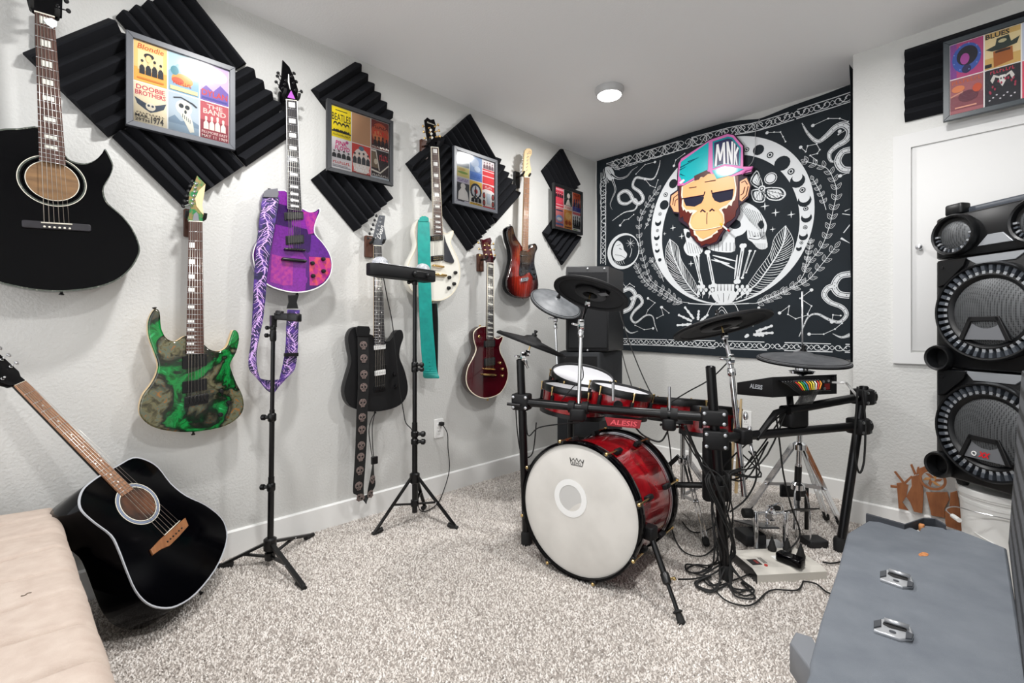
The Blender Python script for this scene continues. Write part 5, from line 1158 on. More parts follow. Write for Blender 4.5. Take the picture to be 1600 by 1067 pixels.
for pts in ([(1270, 196), (1294, 185), (1312, 185), (1325, 190)], [(1312, 205), (1310, 210), (1322, 203)], [(1198, 207), (1209, 206), (1219, 206), (1223, 213), (1227, 221)], [(1251, 230), (1259, 237), (1262, 228), (1276, 225), (1281, 234), (1277, 240), (1266, 243), (1276, 251)], [(1313, 275), (1326, 270)],
            [(1023, 253), (1008, 257), (994, 272)], [(1053, 259), (1056, 250), (1070, 240)], [(1008, 280), (1016, 290), (1024, 293), (1028, 281)], [(969, 352), (975, 344), (982, 342), (990, 335)], [(1012, 466), (1023, 473), (1012, 484), (1008, 493)], [(1033, 480), (1036, 492), (1026, 497)], [(1034, 480), (1045, 489)],
            [(1020, 513), (1006, 515), (992, 508)], [(973, 442), (978, 448), (984, 443), (991, 448)], [(1218, 489), (1233, 478), (1231, 491), (1243, 498), (1262, 492)], [(1268, 453), (1250, 466), (1268, 478), (1262, 490)], [(1264, 522), (1287, 522), (1305, 514), (1316, 505)], [(1300, 503), (1302, 492), (1314, 493)]):
    A.constellation(pts); A.build('constellation_print')
A.line([(1320, 330), (1329, 326)], .006, 1); A.line([(1316, 334), (1329, 336)], .004); A.line([(1314, 372), (1328, 380)], .012, 1); A.line([(1318, 364), (1329, 350)], .005)
A.build('corner_sun_print')
cordw = MB(); cordw.tube(catmull([tz(*tp(1186.5, 186), .004), tz(*tp(1181, 205), .01), tz(*tp(1181, 230), .014), tz(*tp(1178, 252), .02), tz(*tp(1171, 262), .026)], 5), .0018, 5)
cordw.build('hanging_string', M['steel'], tap)

# ------------------------------------------------------------------ cut-out monkey sign
my = TY-.03
mk = thing('wall_sign', 'cut-out cartoon monkey face sign in a teal cap hung on the tapestry', 'sign', WB(1100, 385, my))
def mlayer(name, c, pts, h, th=.002, k=1, rough=.35, text=None):
    P = [WB(u, v, my-h) for u, v in pts]
    if k > 1: P = catmull(P, k, True)
    MB().slab(P, (0, -1, 0), th, min(.0006, th*.3)).build(name, ink(c, rough), mk)
R2 = (lambda pts: [(1030+x/5.3375, 200+y/5.3375) for x, y in pts])
mlayer('backing_board', '#2a1428', R2([(150, 490), (148, 400), (155, 300), (180, 250), (420, 92), (570, 40), (628, 52), (706, 145), (706, 318), (782, 315), (790, 340), (770, 380), (690, 400), (735, 405), (768, 480), (745, 580), (690, 628), (668, 640), (672, 700), (645, 755), (545, 860), (485, 960), (350, 1000), (262, 905), (245, 832), (160, 770), (160, 716), (118, 708), (82, 640), (92, 555), (150, 515)]), 0, .012, rough=.5)
mlayer('fur', '#5e1f17', R2([(168, 480), (170, 640), (166, 700), (175, 752), (198, 735), (205, 775), (230, 790), (250, 822), (268, 900), (290, 905), (310, 950), (335, 955), (352, 985), (390, 965), (420, 970), (478, 945), (500, 900), (535, 850), (560, 790), (600, 770), (635, 735), (640, 690), (660, 660), (660, 400), (420, 360)]), .003, .003)
mlayer('ear', '#efb083', R2([(92, 640), (102, 565), (155, 525), (162, 702), (122, 697)]), .003, .003); mlayer('ear', '#efb083', R2([(672, 445), (728, 415), (757, 480), (738, 565), (690, 612), (670, 600)]), .003, .003)
for pts in ([(112, 640), (122, 580), (156, 555)], [(128, 650), (135, 605), (156, 590)]): MB().tube([WB(*p, my-.0034) for p in R2(pts)], .003, 5).build('ear_line', ink('#3a1622'), mk)
for pts in ([(742, 485), (725, 560), (690, 595)], [(735, 470), (715, 440), (685, 455)], [(715, 490), (700, 545), (678, 560)]): MB().tube([WB(*p, my-.0034) for p in R2(pts)], .003, 5).build('ear_line', ink('#3a1622'), mk)
mlayer('cream_fur', '#efe3cf', R2([(186, 490), (182, 560), (190, 600), (186, 650), (200, 690), (212, 678), (226, 705), (240, 690), (258, 712), (280, 700), (262, 740), (246, 800), (258, 835), (285, 850), (290, 890), (315, 905), (330, 938), (352, 945), (380, 935), (440, 910), (450, 890), (490, 870), (486, 850), (520, 840), (545, 790), (540, 720), (520, 680), (540, 668), (560, 672), (580, 640), (604, 650), (612, 615), (630, 600), (640, 560), (645, 500), (630, 400), (400, 380)]), .005, .003)
mlayer('face', '#f2b377', R2([(198, 485), (194, 560), (202, 600), (200, 650), (225, 680), (290, 680), (318, 690), (270, 730), (258, 790), (275, 828), (300, 850), (305, 880), (340, 915), (365, 925), (430, 895), (478, 855), (528, 830), (538, 770), (528, 720), (496, 680), (520, 660), (560, 640), (600, 600), (622, 560), (634, 500), (618, 405), (420, 380)]), .007, .003)
mlayer('muzzle', '#f6bd84', R2([(300, 725), (330, 700), (400, 690), (480, 695), (515, 730), (528, 780), (515, 815), (420, 838), (300, 838), (268, 815), (268, 780)]), .0085, .003, 3)
mlayer('sunglass_lens', '#0c0c2c', R2([(203, 582), (370, 568), (372, 585), (352, 625), (295, 655), (222, 648), (206, 610)]), .009, .002, rough=.6); mlayer('sunglass_lens', '#0c0c2c', R2([(438, 540), (618, 515), (614, 560), (606, 595), (505, 622), (462, 605), (442, 572)]), .009, .002, rough=.6)
for pts, r in (([(190, 590), (280, 575), (372, 560), (380, 530)], .004), ([(436, 520), (440, 545), (520, 530), (618, 512)], .004), ([(345, 700), (358, 682), (385, 700)], .005), ([(420, 695), (440, 675), (458, 690)], .005), ([(400, 705), (396, 760), (397, 800)], .0024), ([(250, 500), (310, 490)], .0026), ([(380, 450), (470, 435)], .0024)):
    MB().tube([WB(*p, my-.0095) for p in R2(pts)], r, 6).build('face_line', ink('#2a1230'), mk)
MB().tube(catmull([WB(*p, my-.0095) for p in R2([(255, 825), (300, 850), (400, 845), (515, 820)])], 4), .0035, 6).build('lip_line', ink('#f4e2c8'), mk)
mlayer('hair', '#4a1a16', R2([(295, 440), (330, 430), (345, 405), (370, 410), (400, 385), (415, 375), (395, 350), (290, 400)]), .0085, .002)
for k_, c_ in ((0, '#e3c23c'), (1, '#f2efe8'), (2, '#b5363a')):
    a = [(510, 795), (530, 815), (568, 848)][k_]; b = [(530, 815), (568, 848), (588, 862)][k_]
    MB().cyl(WB(*R2([a])[0], my-.016), WB(*R2([b])[0], my-.016), .006, n=10).build('cigarette', ink(c_), mk)
mlayer('cap_piping', '#d873b4', R2([(152, 482), (158, 400), (160, 300), (184, 255), (422, 100), (570, 48), (620, 60), (697, 150), (700, 322), (778, 322), (768, 362), (620, 402), (482, 438), (416, 362), (205, 478)]), .006, .004)
mlayer('cap_side_panel', '#17b6bd', R2([(172, 345), (182, 282), (412, 116), (405, 348), (205, 462), (165, 400)]), .008, .003, rough=.25)
mlayer('cap_front_panel', '#1b8f9c', R2([(444, 112), (572, 70), (610, 78), (682, 165), (676, 315), (545, 300), (446, 338)]), .008, .003, rough=.25)
mlayer('cap_front_patch', '#1c1f52', R2([(458, 122), (572, 86), (604, 92), (668, 170), (662, 308), (545, 292), (458, 322)]), .009, .002)
mlayer('cap_brim', '#1fb2b8', R2([(440, 355), (548, 318), (705, 342), (600, 392), (478, 424)]), .010, .004, rough=.12)
for pts in ([(175, 330), (300, 262)], [(170, 350), (225, 322)], [(240, 282), (330, 245)], [(175, 385), (215, 400)]): MB().tube([WB(*p, my-.0086) for p in R2(pts)], [.004, .001], 5).build('cap_line', ink('#0f4a66'), mk)
lt_ = ink('#f4f4f6')
GLYPH = {'M': [(0, 0), (0, 1), (.24, 1), (.5, .5), (.76, 1), (1, 1), (1, 0), (.8, 0), (.8, .66), (.58, .2), (.42, .2), (.2, .66), (.2, 0)],
         'N': [(0, 0), (0, 1), (.3, 1), (.72, .42), (.72, 1), (1, 1), (1, 0), (.72, 0), (.28, .6), (.28, 0)],
         'K': [(0, 0), (0, 1), (.3, 1), (.3, .62), (.7, 1), (1, 1), (.56, .52), (1, 0), (.66, 0), (.3, .42), (.3, 0)]}
for body, q in (('M', [(462, 320), (552, 300), (548, 118), (478, 138)]), ('N', [(568, 300), (612, 304), (618, 112), (560, 112)]), ('K', [(622, 306), (654, 310), (664, 168), (624, 122)])):
    mb = MB(); mb.poly([(a, b, 0) for a, b in GLYPH[body]]); q3 = [WB(*p, my-.0098) for p in R2(q)]
    mb.v = [(q3[0]*(1-p.x)+q3[1]*p.x)*(1-p.y)+(q3[3]*(1-p.x)+q3[2]*p.x)*p.y for p in mb.v]; mb.build('lettering', lt_, mk)
mlayer('cap_buckle', '#efe9ee', R2([(165, 455), (200, 425), (215, 435), (180, 468)]), .010, .004)
MB().tube([WB(*p, my-.011) for p in R2([(690, 385), (720, 352), (772, 338), (775, 322)])], .008, 8).build('cap_tail', ink('#d873b4'), mk)

# ------------------------------------------------------------------ drum rack
PA, PB, PC, PD = V((.838, 1.591, 0)), V((1.614, 1.935, 0)), V((1.885, 2.55, 0)), V((.62, 2.2, 0))
rack = thing('drum_rack', 'black tubular drum rack standing around the red drums', 'drum rack', (1.2, 1.9, 0))
def zat(v, p): return CAM.z-(v-CYP)*((V(p)-CAM).dot(FW))/FPX
def rk(name, mb, m=None, par=None, label=None): return mb.build(name, m or M['powder'], par or rack, label=label)
RB = .019
ta = AT(813, 562, (PA-CAM).dot(FW)+.02); tb = AT(1110, 573, (PB-CAM).dot(FW)); tc_ = AT(1350, 604, (PC-CAM).dot(FW)+.05)
for b, top in ((PA, ta), (PB, tb), (PC, tc_), (PD, PD+UP*.74)):
    o = rk('post', MB().cyl(b+UP*.004, top, RB, n=18).cyl(top, top+UP*.004, RB*.9, RB*.7, 18)); rk('rubber_foot', MB().lathe(b, UP, [(.026, 0), (.027, .05), (.021, .062)], 16), M['rub'], o)
def on(b, top, z): return b+(top-b)*((z-b.z)/(top.z-b.z))
za, zb = zat(628, PA), zat(652, PB)
qa, qb = on(PA, ta, za), on(PB, tb, zb)
off = (PB-PA).normalized().cross(UP)*.03
front = [qa+off*.2, qa*.72+qb*.28+off*.8, qa*.5+qb*.5+off*.9, qa*.25+qb*.75+off*.6, qb+off*.2]
rk('front_bar', MB().tube(catmull(front, 5), RB, 16))
zc, zc2 = zat(622, PC), zat(668, PC); zb2 = zat(685, PB)
u0 = AT(1240, 640, (PB-CAM).dot(FW)+.14); qc = on(PC, tc_, zc); qc2 = on(PC, tc_, zc2); qb2 = on(PB, tb, zb2)
rk('side_bar', MB().tube([qb2, qc2], RB, 16)); 
su = qb2+(qc2-qb2)*.47; su.z = zat(641, su); rk('module_bar', MB().tube([su, qc], RB, 16))
qd = PD+UP*.62; rk('side_bar', MB().tube([qa-UP*.02, qd], RB, 16))
def clamp(c, d, sz=(.075, .07, .065), bolts=True):
    d = V(d); d.z = 0; d.normalize(); n = d.cross(UP); R = Matrix((d, n, UP)).transposed(); o = rk('clamp', MB().rbox(c, sz, .014, R), M['blackm'])
    if bolts:
        for i in (-1, 1):
            for j in (-1, 1): rk('bolt', MB().lathe(V(c)+d*sz[0]*.36*i+UP*sz[2]*.32*j+n*sz[1]*.5, n, [(.007, -.002), (.007, .002), (.003, .003)], 8), M['steel'], o)
    return o
dir1 = PB-PA; dir2 = PC-PB
clamp(qa, dir1, (.085, .07, .075)); clamp(qb, dir1, (.10, .07, .06)); clamp(qb2-V((0, 0, .002)), dir1, (.095, .075, .075)); clamp(qc, dir2, (.07, .08, .07)); clamp(qc2, dir2, (.07, .08, .07)); clamp(qd, (PD-PA), (.07, .07, .07))
for e, dd, s_ in ((qc, dir2, 1), (qc2, dir2, 1)):
    rk('end_cap', MB().lathe(e+dir2.normalized()*.03, dir2, [(.035, 0), (.036, .02), (.03, .03)], 16), M['blackm'])
w0 = qa-UP*.0+dir1.normalized()*-.035; rk('wing_handle', MB().cyl(AT(792, 631, 2.16), AT(812, 633, 2.16), .007).cyl(AT(806, 632, 2.16), qa, .005), M['black'])
def pipe_at(u): # point on the curved front bar seen at picture column u
    P = catmull(front, 12); return min(P, key=lambda p: abs(proj(p)[0]-u))
for u in (893, 915, 1040, 1056):
    p = pipe_at(u); rk('bar_ring', MB().cyl(p-dir1.normalized()*.014, p+dir1.normalized()*.014, .027, n=18), M['blackm'])
p9 = pipe_at(905); rk('boom_clamp', MB().rbox(p9-UP*.03+off*.5, (.07, .055, .055), .016, Matrix((dir1.normalized(), dir1.normalized().cross(UP), UP)).transposed()), M['blackm'])
p10 = pipe_at(1048); rk('tom_clamp', MB().rbox(p10-UP*.04, (.055, .055, .05), .016, Matrix((dir1.normalized(), dir1.normalized().cross(UP), UP)).transposed()), M['blackm'])
# red name plate hanging under the front bar
e0, e1 = pipe_at(944), pipe_at(1003); X_ = (e1-e0).normalized(); nrm = X_.cross(UP).normalized(); e0 = e0-UP*.03+nrm*.021
L1 = (e1-e0).dot(X_); redp = mat('red_plate', '#8e1420', .3)
pn = rk('name_plate', MB().slab([e0, e0+X_*L1, e0+X_*(L1-.008)-UP*.036, e0+X_*.012-UP*.036], nrm, .004, .0008), redp, None, 'dark red name plate')
rk('lettering', MB().text('ALESIS', e0+X_*.022-UP*.029+nrm*.0006, X_, UP, .022, 0, L1-.04, .15, 1, False, .02), mat('pale_red_lettering', '#e25560', .4), pn)

# ------------------------------------------------------------------ drums
redw = ramp_mat('red_sparkle_wrap', [(.25, '#4f050c'), (.5, '#8f0a15'), (.75, '#b81622')], 'noise', 6, .16, .9, 1.5)
def lug(c, ax, out, l, par, m=None):
    c, ax, out = V(c), V(ax).normalized(), V(out).normalized(); mb = MB(); mb.rbox(c+out*.008, (.014, .016, l), .004, Matrix((ax.cross(out), out, ax)).transposed()); mb.build('lug', M['blackm'], par)
    MB().cyl(c+out*.014+ax*l*.5, c+out*.014+ax*(l*.5+.035), .0035, n=8).lathe(c+out*.014+ax*(l*.5+.033), ax, [(.006, 0), (.006, .008), (.003, .01)], 8).build('tension_rod', M['brass'], par)
def drum(name, label, c, n, R, depth, par_group='red drums of the kit', lugs=6, badge=None, headm=None):
    """c centre of the batter head, n its normal; the shell extends behind it"""
    c, n = V(c), V(n).normalized(); t = thing(name, label, 'drum', c-n*depth, par_group)
    MB().lathe(c, n, [(R*.97, -depth), (R*.985, -depth+.002), (R*.985, -.012), (R*.97, -.01)], 56, caps=False).lathe(c, n, [(R*.955, -.012), (R*.955, -depth)], 56, caps=False).build('shell', redw, t)
    MB().lathe(c, n, [(R*.985, -.022), (R*1.03, -.022), (R*1.04, -.016), (R*1.04, .006), (R*1.02, .012), (R*.985, .010), (R*.98, -.002)], 56, caps=False).build('hoop', M['black'], t)
    MB().lathe(c, n, [(R*.99, -.001), (R*.9, .001), (R*.5, .002), (.001, .003)], 56, caps=True).build('drum_head', headm or M['head'], t)
    MB().lathe(c-n*depth, n, [(R*1.0, -.006), (R*1.03, -.006), (R*1.03, .012), (R*.985, .014), (R*.97, -.004)], 56, caps=False).build('hoop', M['black'], t)
    MB().lathe(c-n*(depth-.002), -n, [(R*.97, 0), (.001, 0)], 40).build('resonant_head', M['black'], t)
    d, a, b = MB().frame((0, 0, 0), n)
    for i in range(lugs):
        o = a*math.cos(2*PI*i/lugs+.4)+b*math.sin(2*PI*i/lugs+.4); lug(c-n*depth*.5+o*R*.985, n, o, depth*.45, t)
    if badge:
        o = (badge-c); o = (o-n*o.dot(n)).normalized(); q = c-n*depth*.5+o*R*.987
        MB().lathe(q, o, [(.021, -.002), (.021, .002), (.018, .003), (.016, .0022), (.001, .0022)], 20).build('round_badge', M['blackm'], t)
    return t
drum('tom_drum', 'red tom with wide white head, farthest back beside the corner loudspeaker', (.79, 2.09, .752), (.28, -.09, 1), .168, .14)
drum('tom_drum', 'red tom behind the rack bar on the left, only a sliver of white head showing', (.90, 1.885, .711), (.10, .07, 1), .163, .125)
drum('tom_drum', 'small red tom with a round black badge above the bass drum', (1.139, 1.921, .722), (.16, .10, 1), .138, .11, badge=CAM)
drum('snare_drum', 'red snare drum with black hoop left of the central rack post', (1.227, 2.347, .632), (-.03, .12, 1), .168, .10)
drum('tom_drum', 'red floor tom mostly hidden behind the central rack post', (1.375, 2.36, .61), (-.03, .12, 1), .14, .13)
# bass drum
kc, kn, kR, kD = V((1.189, 1.519, .2765)), V((.138, -1, .042)).normalized(), .262, .40
kick = thing('bass_drum', 'large red bass drum with a white front head on two spurs', 'drum', (1.17, 1.7, 0))
MB().lathe(kc, kn, [(kR*.965, -kD), (kR*.985, -kD+.003), (kR*.985, -.012), (kR*.965, -.01)], 80, caps=False).lathe(kc, kn, [(kR*.955, -.012), (kR*.955, -kD)], 80, caps=False).build('shell', redw, kick)
d_, ka, kb = MB().frame((0, 0, 0), kn)
for s_ in (0, -kD):
    sg = 1 if s_ == 0 else -1
    MB().lathe(kc+kn*s_, kn*sg, [(kR*.99, -.034), (kR*1.03, -.034), (kR*1.045, -.028), (kR*1.045, .004), (kR*1.03, .012), (kR*1.0, .012), (kR*.99, .0)], 80, caps=False).build('hoop', M['gloss'], kick)
    MB().lathe(kc+kn*s_-kn*sg*.036, kn*sg, [(kR*.99, -.006), (kR*1.004, -.006), (kR*1.004, .004), (kR*.99, .004)], 80, caps=False).build('hoop_edge_ring', M['steel'], kick)
whd = mat('coated_white_head', '#dedbd5', .28, spec=.4, noise=(6, '#cfccc6', .4, .7))
hd = MB().lathe(kc, kn, [(kR*.992, .0), (kR*.96, .003), (kR*.5, .005), (.001, .006)], 80).build('front_head', whd, kick)
MB().lathe(kc-kn*kD, -kn, [(kR*.99, .0), (kR*.5, .004), (.001, .005)], 60).build('rear_head', M['black'], kick)
oc = kc+(AT(897, 781, 1.9)-AT(912, 797, 1.9)); oc = oc-kn*(oc-kc).dot(kn)
MB().lathe(oc+kn*.0055, kn, [(.0755, 0), (.0755, .002), (.052, .002), (.052, 0)], 48, caps=False).build('port_ring', mat('white_ring', '#f0f0ee', .4), hd)
MB().lathe(oc+kn*.0057, kn, [(.0525, 0), (.001, .0004)], 40).build('port_disc', mat('pale_grey_disc', '#c9c8c5', .3), hd)
# crown emblem printed near the top of the head
Xk = UP.cross(kn).normalized()*1; Yk = kn.cross(Xk).normalized()
oc2 = Plane(kc+kn*.0056, kn)(901, 722)
em2 = MB()
cr = [(-1, .45), (-.8, 0), (-.5, .42), (-.25, .02), (0, .5), (.25, .02), (.5, .42), (.8, 0), (1, .45), (.78, -.42), (-.78, -.42)]
P_ = [oc2+Xk*a*.032+Yk*b*.032 for a, b in cr]
for a, b in zip(P_, P_[1:]+P_[:1]): em2.tube([a, b], .0011, 4)
em2.text('REMO', oc2-Xk*.02-Yk*.0115, Xk, Yk, .0105, 0, .04, 0, 1, False, .0); em2.build('crown_emblem', M['black'], hd)
def klug(a):
    out = ka*math.cos(a)+kb*math.sin(a)
    for s_, sg in ((-.10, 1), (-kD+.10, -1)):
        p = kc+kn*s_+out*kR*.985; MB().rbox(p+out*.011, (.02, .022, .05), .006, Matrix((kn.cross(out), out, kn)).transposed()).build('lug', M['blackm'], kick)
        q = p+out*.018; e = kc+kn*(.0 if sg > 0 else -kD)+out*kR*1.055
        MB().cyl(q, e+kn*sg*.012, .004, n=8).lathe(e+kn*sg*.005, kn*sg, [(.007, 0), (.007, .012), (.004, .015)], 8).build('tension_rod', M['brass'], kick)
        MB().rbox(e-out*.006, (.028, .012, .03), .004, Matrix((kn.cross(out), out, kn)).transposed()).build('claw_hook', M['black'], kick)
for i in range(8): klug(2*PI*i/8+.3)
def spur(px_top, foot, side):
    a = px_top; b = V(foot); d = (b-a).normalized()
    o = MB().cyl(a, a+(b-a)*.55, .011, n=12).build('spur', M['powder'], kick); MB().cyl(a+(b-a)*.5, b-d*.03, .0075, n=10).build('spur_rod', M['powder'], o)
    MB().lathe(a+(b-a)*.53, d, [(.012, -.02), (.016, -.015), (.016, .015), (.011, .02)], 12).build('spur_collar', M['black'], o)
    MB().cyl(a+(b-a)*.53, a+(b-a)*.53+RT*.03, .004, n=8).ball(a+(b-a)*.53+RT*.03, .007, 5).build('wing_screw', M['brass'], o)
    MB().lathe(b-d*.045, d, [(.008, 0), (.017, .004), (.017, .008), (.011, .011), (.014, .04), (.01, .045)], 12).build('rubber_foot', M['rub'], o)
    MB().rbox(a, (.05, .05, .05), .01).build('spur_bracket', M['blackm'], o)
rs = kc-kn*.11+V((kR*.985*math.cos(-.15), 0, kR*math.sin(-.15)))
spur(rs+V((.018, 0, 0)), FL(1066, 976), 1); spur(kc-kn*.11+V((-kR*.985, 0, -.04))-V((.018, 0, 0)), V((.93, 1.66, 0)), -1)

# ------------------------------------------------------------------ cymbals and chrome hardware
rubcy = mat('black_rubber_cymbal', '#09090b', .65, spec=.2, bump=(90, .15, .001)); greycy = mat('grey_cymbal_top', '#5d6063', .5, noise=(25, '#6f7275', .35, .7))
def cymbal(label, c, n, R, topm, bottom=True):
    c, n = V(c), V(n).normalized(); t = thing('cymbal_pad', label, 'cymbal', c, 'electronic cymbal pads')
    prof = [(R, .0), (R*.96, .006), (R*.6, .016), (R*.26, .024), (R*.2, .034), (R*.08, .042), (.006, .043)]
    MB().lathe(c, n, prof+[(.006, .03), (R*.3, .008), (R*.6, .004), (R*.97, -.008), (R, -.006)], 64, caps=False).build('cymbal_body', topm, t)
    MB().lathe(c, n, [(R*.86, -.0055), (R*.88, -.008), (R*1.0, -.0085), (R*1.004, -.003), (R*.99, .002), (R*.93, .0085)], 64, caps=False).build('rubber_edge', rubcy, t)
    if bottom: MB().lathe(c, -n, [(R*.42, -.004), (R*.42, .004), (R*.36, .008), (R*.2, .008), (R*.16, -.01)], 40, caps=False).build('sensor_ring', M['blackm'], t)
    d, a, b = MB().frame((0, 0, 0), n); MB().rbox(c-n*.002+a*R*.45, (.05, .03, .016), .005, Matrix((a, b, n)).transposed()).build('jack_box', M['black'], t)
    MB().lathe(c+n*.04, n, [(.013, 0), (.013, .012), (.006, .014), (.006, .02), (.009, .021), (.009, .03), (.002, .031)], 12).build('wing_nut', M['black'], t)
    return c, n
cA, nA = cymbal('black cymbal pad seen from below, in front of the corner loudspeaker', (1.049, 1.803, 1.172), (.046, .446, 1), .178, rubcy)
cB, nB = cymbal('grey topped cymbal pad left of the corner loudspeaker', (.48, 2.23, 1.167), (.725, -.167, 1), .165, greycy)
cC, nC = cymbal('thin black cymbal pad seen edge on above the left rack post', (.788, 1.675, .934), (.27, .27, 1), .178, rubcy)
cD, nD = cymbal('large black cymbal pad tilted up at right in front of the tapestry', (1.549, 2.058, 1.021), (-.322, .063, 1), .203, rubcy)
cE, nE = cymbal('black hi-hat cymbal pad lying level above the drum module', (1.747, 2.509, .862), (.09, -.081, 1), .193, mat('dark_grey_cymbal_top', '#3c3e41', .5, noise=(30, '#4c4e51', .35, .7)), False)
def joint(mb, p, r, ax=RT): mb.lathe(V(p)-V(ax)*.012, ax, [(r*.6, 0), (r, .004), (r, .02), (r*.6, .024)], 16); return mb
def boom(label, c, n, elbow, base, r=.0085):
    c, n = V(c), V(n); elbow, base = V(elbow), V(base); q = c-n*.045
    t = MB().tube([elbow-UP*.005, base], r, 14).build('cymbal_arm', M['chrome'], rack, label=label)
    MB().cyl(q, c+n*.045, .004, n=10).build('threaded_rod', M['brass'], t)
    joint(MB().cyl(q-n*.012, q+n*.012, .009, n=12), q-n*.004, .016).build('tilter', M['chrome'], t)
    MB().tube([q-n*.004, elbow], r*.75, 12).build('boom_rod', M['chrome'], t)
    j = joint(MB(), elbow, .024).lathe(elbow+UP*.0, UP, [(.014, -.02), (.016, 0), (.014, .025)], 12); j.cyl(elbow, elbow-RT*.035+UP*.005, .005, n=8).ball(elbow-RT*.036+UP*.005, .009, 5, 0, (1.2, .5, .7)); j.build('elbow_joint', M['chrome'], t)
    MB().lathe(elbow+(base-elbow)*.06, base-elbow, [(r*1.2, 0), (r*1.55, .005), (r*1.55, .03), (r*1.2, .035)], 12).build('sleeve', M['chrome'], t)
elA = AT(908, 508, (pipe_at(905)-CAM).dot(FW)+.03)
boom('chrome cymbal arm rising from the front rack bar', cA, nA, elA, pipe_at(905)+UP*.005)
boom('chrome cymbal rod holding the grey topped cymbal', cB, nB, (.47, 2.235, 1.07), (.515, 2.215, .60), .007)
boom('chrome cymbal arm on the left rack post', cC, nC, ta+V((.01, .01, .012)), on(PA, ta, .82)+V((.02, .03, 0)), .006)
bD = qb2+(qc2-qb2)*.17; bD2 = V((bD.x+.0, bD.y, .32)); elD = AT(1141, 562, 1.965)
boom('chrome cymbal arm with long tube right of the central rack post', cD, nD, elD, AT(1163, 775, 1.95), .011)
clamp(bD, dir2, (.06, .06, .06), False)
wg = MB(); w1 = AT(1168, 690, 1.9)
for k in (0, 1): wg.ball(AT(1165+6*k, 650+22*k, 1.92), .017, 6, 0, (.6, .6, 1.1))
wg.cyl(AT(1170, 680, 1.92), AT(1177, 712, 1.9), .006, n=8); rk('clamp_wing_screw', wg, M['chrome'])

# hi-hat stand
hb = V((1.742, 2.508, 0)); base_hh = AT(1243, 760, 2.22); base_hh.z = 0
hh = thing('hi_hat_stand', 'chrome three legged hi-hat stand right of the central rack post', 'hi-hat stand', base_hh)
topx = cE-nE*.02; rod = lambda z: base_hh+(V((topx.x, topx.y, 0))-V((base_hh.x, base_hh.y, 0)))*(z/topx.z)+UP*z
MB().cyl(rod(.33), rod(.86), .0115, n=16).build('upper_tube', M['chrome'], hh); MB().cyl(rod(.06), rod(.37), .0145, n=16).build('lower_tube', M['chrome'], hh)
MB().cyl(rod(.2), rod(.36), .0152, n=14).build('black_sleeve', M['black'], hh)
MB().cyl(V(topx), V(topx)+UP*.34, .0038, n=8).build('pull_rod', M['steel'], hh)
cl_ = MB().lathe(rod(.79), UP, [(.02, 0), (.05, .008), (.055, .02), (.03, .024), (.03, .034), (.012, .04)], 20); cl_.build('clutch_cup', M['chrome'], hh)
MB().lathe(cE-nE*.035, nE, [(.03, 0), (.085, .012), (.10, .03), (.05, .034)], 28).build('lower_cup', M['black'], hh)
zh, zl = .455, .265
for nm, z in (('leg_hub', zh), ('lower_hub', zl)): MB().lathe(rod(z)-UP*.02, UP, [(.018, 0), (.03, .006), (.03, .03), (.018, .04)], 14).build(nm, M['chrome'], hh)
def stripleg(t, a, b, c, w_=.022, m=None):         # flat double-braced leg a->b with brace from c to its middle
    for s_ in (-1, 1):
        d = (b-a).normalized(); sd = d.cross(UP).normalized(); mb = MB(); o = sd*s_*.008
        up = sd.cross(d).normalized()*w_/2
        mb.loft([[p+o+sd*.0015+up, p+o-sd*.0015+up, p+o-sd*.0015-up, p+o+sd*.0015-up] for p in (a, a+(b-a)*.33, a+(b-a)*.66, b)], 0, True, False); l = mb.build('leg', m or M['chrome'], t)
    m_ = a+(b-a)*.55; MB().loft([[p+sd*.004+UP*.008, p-sd*.004+UP*.008, p-sd*.004-UP*.008, p+sd*.004-UP*.008] for p in (c, m_)], 0, True, False).build('leg_brace', M['steel'], t)
    MB().cyl(m_-sd*.014, m_+sd*.014, .007, n=10).build('leg_pivot', M['chrome'], t)
    MB().lathe(b-d*.02, d, [(.013, 0), (.017, .012), (.015, .034), (.008, .04)], 12).build('rubber_foot', M['rub'], t)
fl1 = FL(1166, 800, .03); fl1 = base_hh+(fl1-base_hh)*min(1, .46/(V((fl1.x-base_hh.x, fl1.y-base_hh.y, 0)).length)); fl1.z = .03
fl2 = FL(1312, 815, .03); fl2 = base_hh+(fl2-base_hh)*min(1, .46/(V((fl2.x-base_hh.x, fl2.y-base_hh.y, 0)).length)); fl2.z = .03
for f in (fl1, fl2, base_hh+V((.05, .36, .03))):
    d = (f-base_hh); d.z = 0; d.normalize(); stripleg(hh, rod(zh)+d*.03, V(f), rod(zl)+d*.03)
# pedal of the stand: frame wires and footboard
for s_ in (-1, 1): MB().tube(catmull([rod(.30)+RT*.004*s_, rod(.22)+RT*.03*s_-FW*.03, rod(.1)+RT*.035*s_-FW*.05, rod(.02)+RT*.03*s_-FW*.06], 4), .004, 8).build('radius_rod', M['chrome'], hh)
fb = MB(); R_ = Matrix((RT, FW, UP)).transposed(); tl = Matrix.Rotation(-.45, 3, RT)
fb.slab([rod(.15)+RT*a+tl @ (FW*b) for a, b in ((-.045, -.10), (.05, -.10), (.05, .12), (-.045, .12))], UP, .006, .001); fb.build('footboard', M['black'], hh)
MB().rbox(base_hh+RT*.03+FW*.06+UP*.22, (.14, .012, .06), .01, R_).build('heel_plate', M['black'], hh); MB().rbox(base_hh+RT*.09+FW*.06+UP*.13, (.02, .012, .2), .006, R_).build('side_plate', M['black'], hh)

